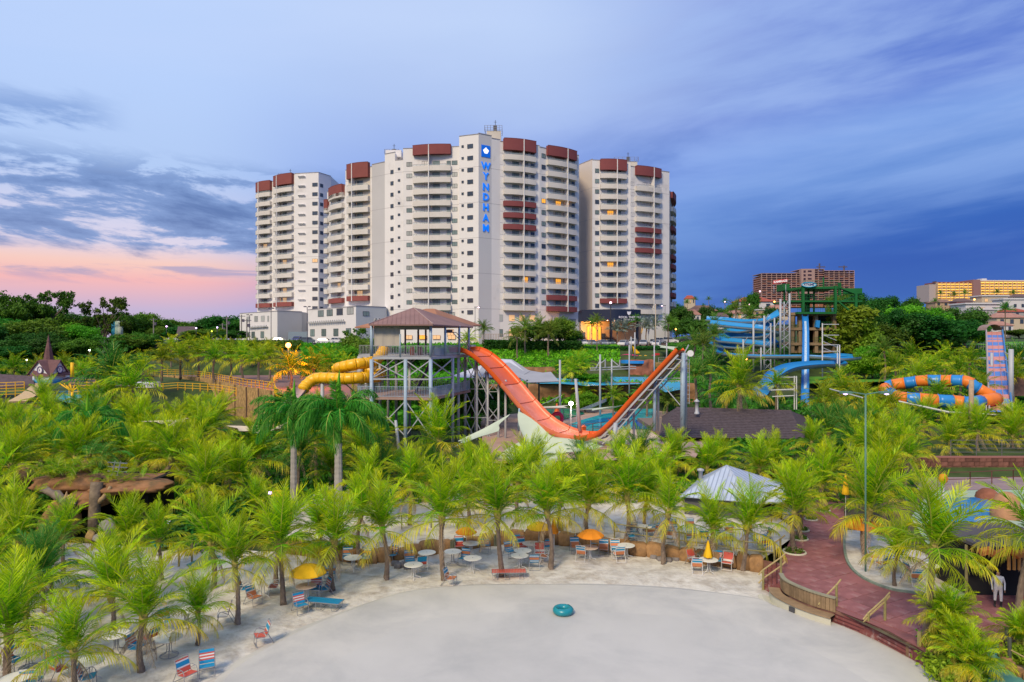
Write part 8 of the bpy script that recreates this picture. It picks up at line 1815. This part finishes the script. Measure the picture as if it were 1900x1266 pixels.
for a in[(1792,1855,562,585,300,'white','white','flat-roofed white house',True),(1812,1850,572,600,262,'grey','white','grey flat-roofed house',True),(1822,1870,548,566,350,'cream','white','cream flat house',True),(1775,1805,553,572,345,'pink','dark','dark pink house'),(1862,1905,553,580,330,'white','white','pale flat house',True),(1850,1905,580,606,250,'cream','pink','pink-roofed cream house'),(1865,1910,572,590,290,'grey','red','grey house with red roof'),(1885,1930,545,562,360,'grey','dark','grey house at the edge'),(1840,1880,596,618,225,'white','pink','long low villa'),(1735,1775,556,570,360,'tan','brown','brown house')]:house(*a)
label_row(HS[:8],'on the hill right of the hotel');label_row(HS[8:],'on the hill at the far right')
Yb=400.0;bt=thing('brick_tower','unfinished brick apartment block with concrete frame on the far hill','building',(X(1498,Yb),Yb,20));BRK=mat('orange_brick_infill',(.34,.13,.085),.9,var=.2,scale=.15);CNC=mat('pinkish_concrete',(.36,.24,.22),.9,var=.1,scale=.2);DKO=mat('dark_opening',(.045,.025,.05),.9)
def bb(px0,px1,y0,y1,Y0,dp,m,nm,par):mb=MB();mb.box((X(px0,Y0)+X(px1,Y0))/2,Y0+dp/2,(Zp(y0,Y0)+Zp(y1,Y0))/2,X(px1,Y0)-X(px0,Y0),dp,Zp(y0,Y0)-Zp(y1,Y0));return mb.build(nm,m,par)
for px0,px1,y0 in((1413.5,1487,507),(1487,1529,499),(1529,1585,502)):
 bb(px0,px1,y0+7,570,Yb,14,BRK,'brick_wall',bt)
 for k in range(16):
  y=y0+k*4.1
  if y>566:break
  bb(px0-.3,px1+.3,y,y+.9,Yb-.7,15.6,CNC,'floor_slab',bt)
 n=int((px1-px0)/9)+1
 for k in range(n):px=px0+(px1-px0)*k/(n-1);bb(px-.6,px+.6,y0,570,Yb-.5,1,CNC,'concrete_column',bt)
 for k in range(14):
  y=y0+1.3+k*4.1
  if y>560:break
  for j in range(n-1):
   if(k*7+j*3)%5<3 or k<2:
    px=px0+(px1-px0)*(j+.18)/(n-1);bb(px,px+(px1-px0)/(n-1)*.62,y,y+2.2,Yb-.35,.3,DKO,'opening',bt)
bb(1487,1512,499,545,Yb-3,3,CNC,'lift_core',bt);
for k in range(6):bb(1491,1495,502+k*7,506+k*7,Yb-3.1,.2,DKO,'opening',bt);bb(1499,1506,502+k*7,505+k*7,Yb-3.1,.2,DKO,'opening',bt)
mb=MB();mb.tube([W(1520.5,502,Yb),W(1520.5,489,Yb)],.5,4);mb.tube([W(1515,495.5,Yb),W(1531,495.5,Yb)],.4,4);tag(mb.build('crane',POLEM),'small dark tower crane standing on the brick block, left','crane');mb=MB();mb.tube([W(1566,502,Yb),W(1566,493,Yb)],.5,4);mb.tube([W(1556,495.5,Yb),W(1572,495.5,Yb)],.4,4);tag(mb.build('crane',POLEM),'small dark tower crane standing on the brick block, right','crane')
Yh=450.0;yh=thing('long_hotel','long low hotel with rows of yellow lit balconies on the far right hill','building',(X(1810,Yh),Yh,24));YW=mat('warm_cream_facade',(.50,.36,.24),.85,var=.04,scale=.1);YLIT=mat('yellow_lit_ceiling',(.7,.45,.15),.6,emit=1.0,ecol=(1,.62,.10));
bb(1724,1739,528,560,Yh,14,mat('grey_pink_end_wall',(.40,.34,.34),.85),'end_wall',yh);bb(1739,1806,525,562,Yh,14,YW,'wall',yh);bb(1806,1819,519,562,Yh-3,18,mat('mauve_brown_core',(.27,.15,.15),.85),'stair_core',yh);bb(1819,1940,522,562,Yh,14,YW,'wall',yh)
bb(1739,1806,523.5,525,Yh-.5,14,mat('dark_red_roof_edge',(.2,.06,.06),.8),'roof_edge',yh);bb(1819,1940,520,522,Yh-.5,14,mat('pale_roof_edge',(.5,.48,.5),.8),'roof_edge',yh);bb(1822,1831,517,521,Yh+2,5,RF['white'],'roof_dome',yh);bb(1735,1738,522,528,Yh+2,3,FRAMEM,'roof_tank',yh)
for row in range(7):
 for px0,px1,n,yy in((1740,1805,8,527),(1820,1938,14,524)):
  bb(px0,px1,yy+row*5,yy+row*5+1.0,Yh-1.6,1.4,YLIT,'lit_soffit',yh);bb(px0,px1,yy+row*5+3.3,yy+row*5+4.6,Yh-1.8,.3,YW,'balcony_front',yh)
for px0,px1,n in((1740,1805,8),(1820,1938,14)):
 for k in range(n+1):px=px0+(px1-px0)*k/n;bb(px-.4,px+.4,524,562,Yh-1.9,2,YW,'fin',yh)
 for row in range(7):
  for k in range(n):px=px0+(px1-px0)*(k+.3)/n;o=bb(px,px+2.5,(527 if px0<1800 else 524)+row*5+1.2,(527 if px0<1800 else 524)+row*5+3.4,Yh-.2,.15,rnd.choice([DKO,YW,WALLC['tan']]),'window',yh)
mb=MB()
for k in range(60):x=X(1640+k*4.4,168);mb.bar((x,168,H(x,168)-.2),(x,168,H(x,168)+1.8),.05)
for h_ in(.9,1.75):mb.tube([(X(1640+k*20,168),168,H(X(1640+k*20,168),168)+h_)for k in range(14)],.04,4)
tag(mb.build('wire_fence',mat('grey_wire_fence',(.30,.33,.35),.6)),'long grey wire fence under the dark green trees at right','fence')
mb=MB();mb.box(X(1880,150),150,9.2,20,.4,.5);mb.build('kerb',STEEL).__setitem__('kind','structure')
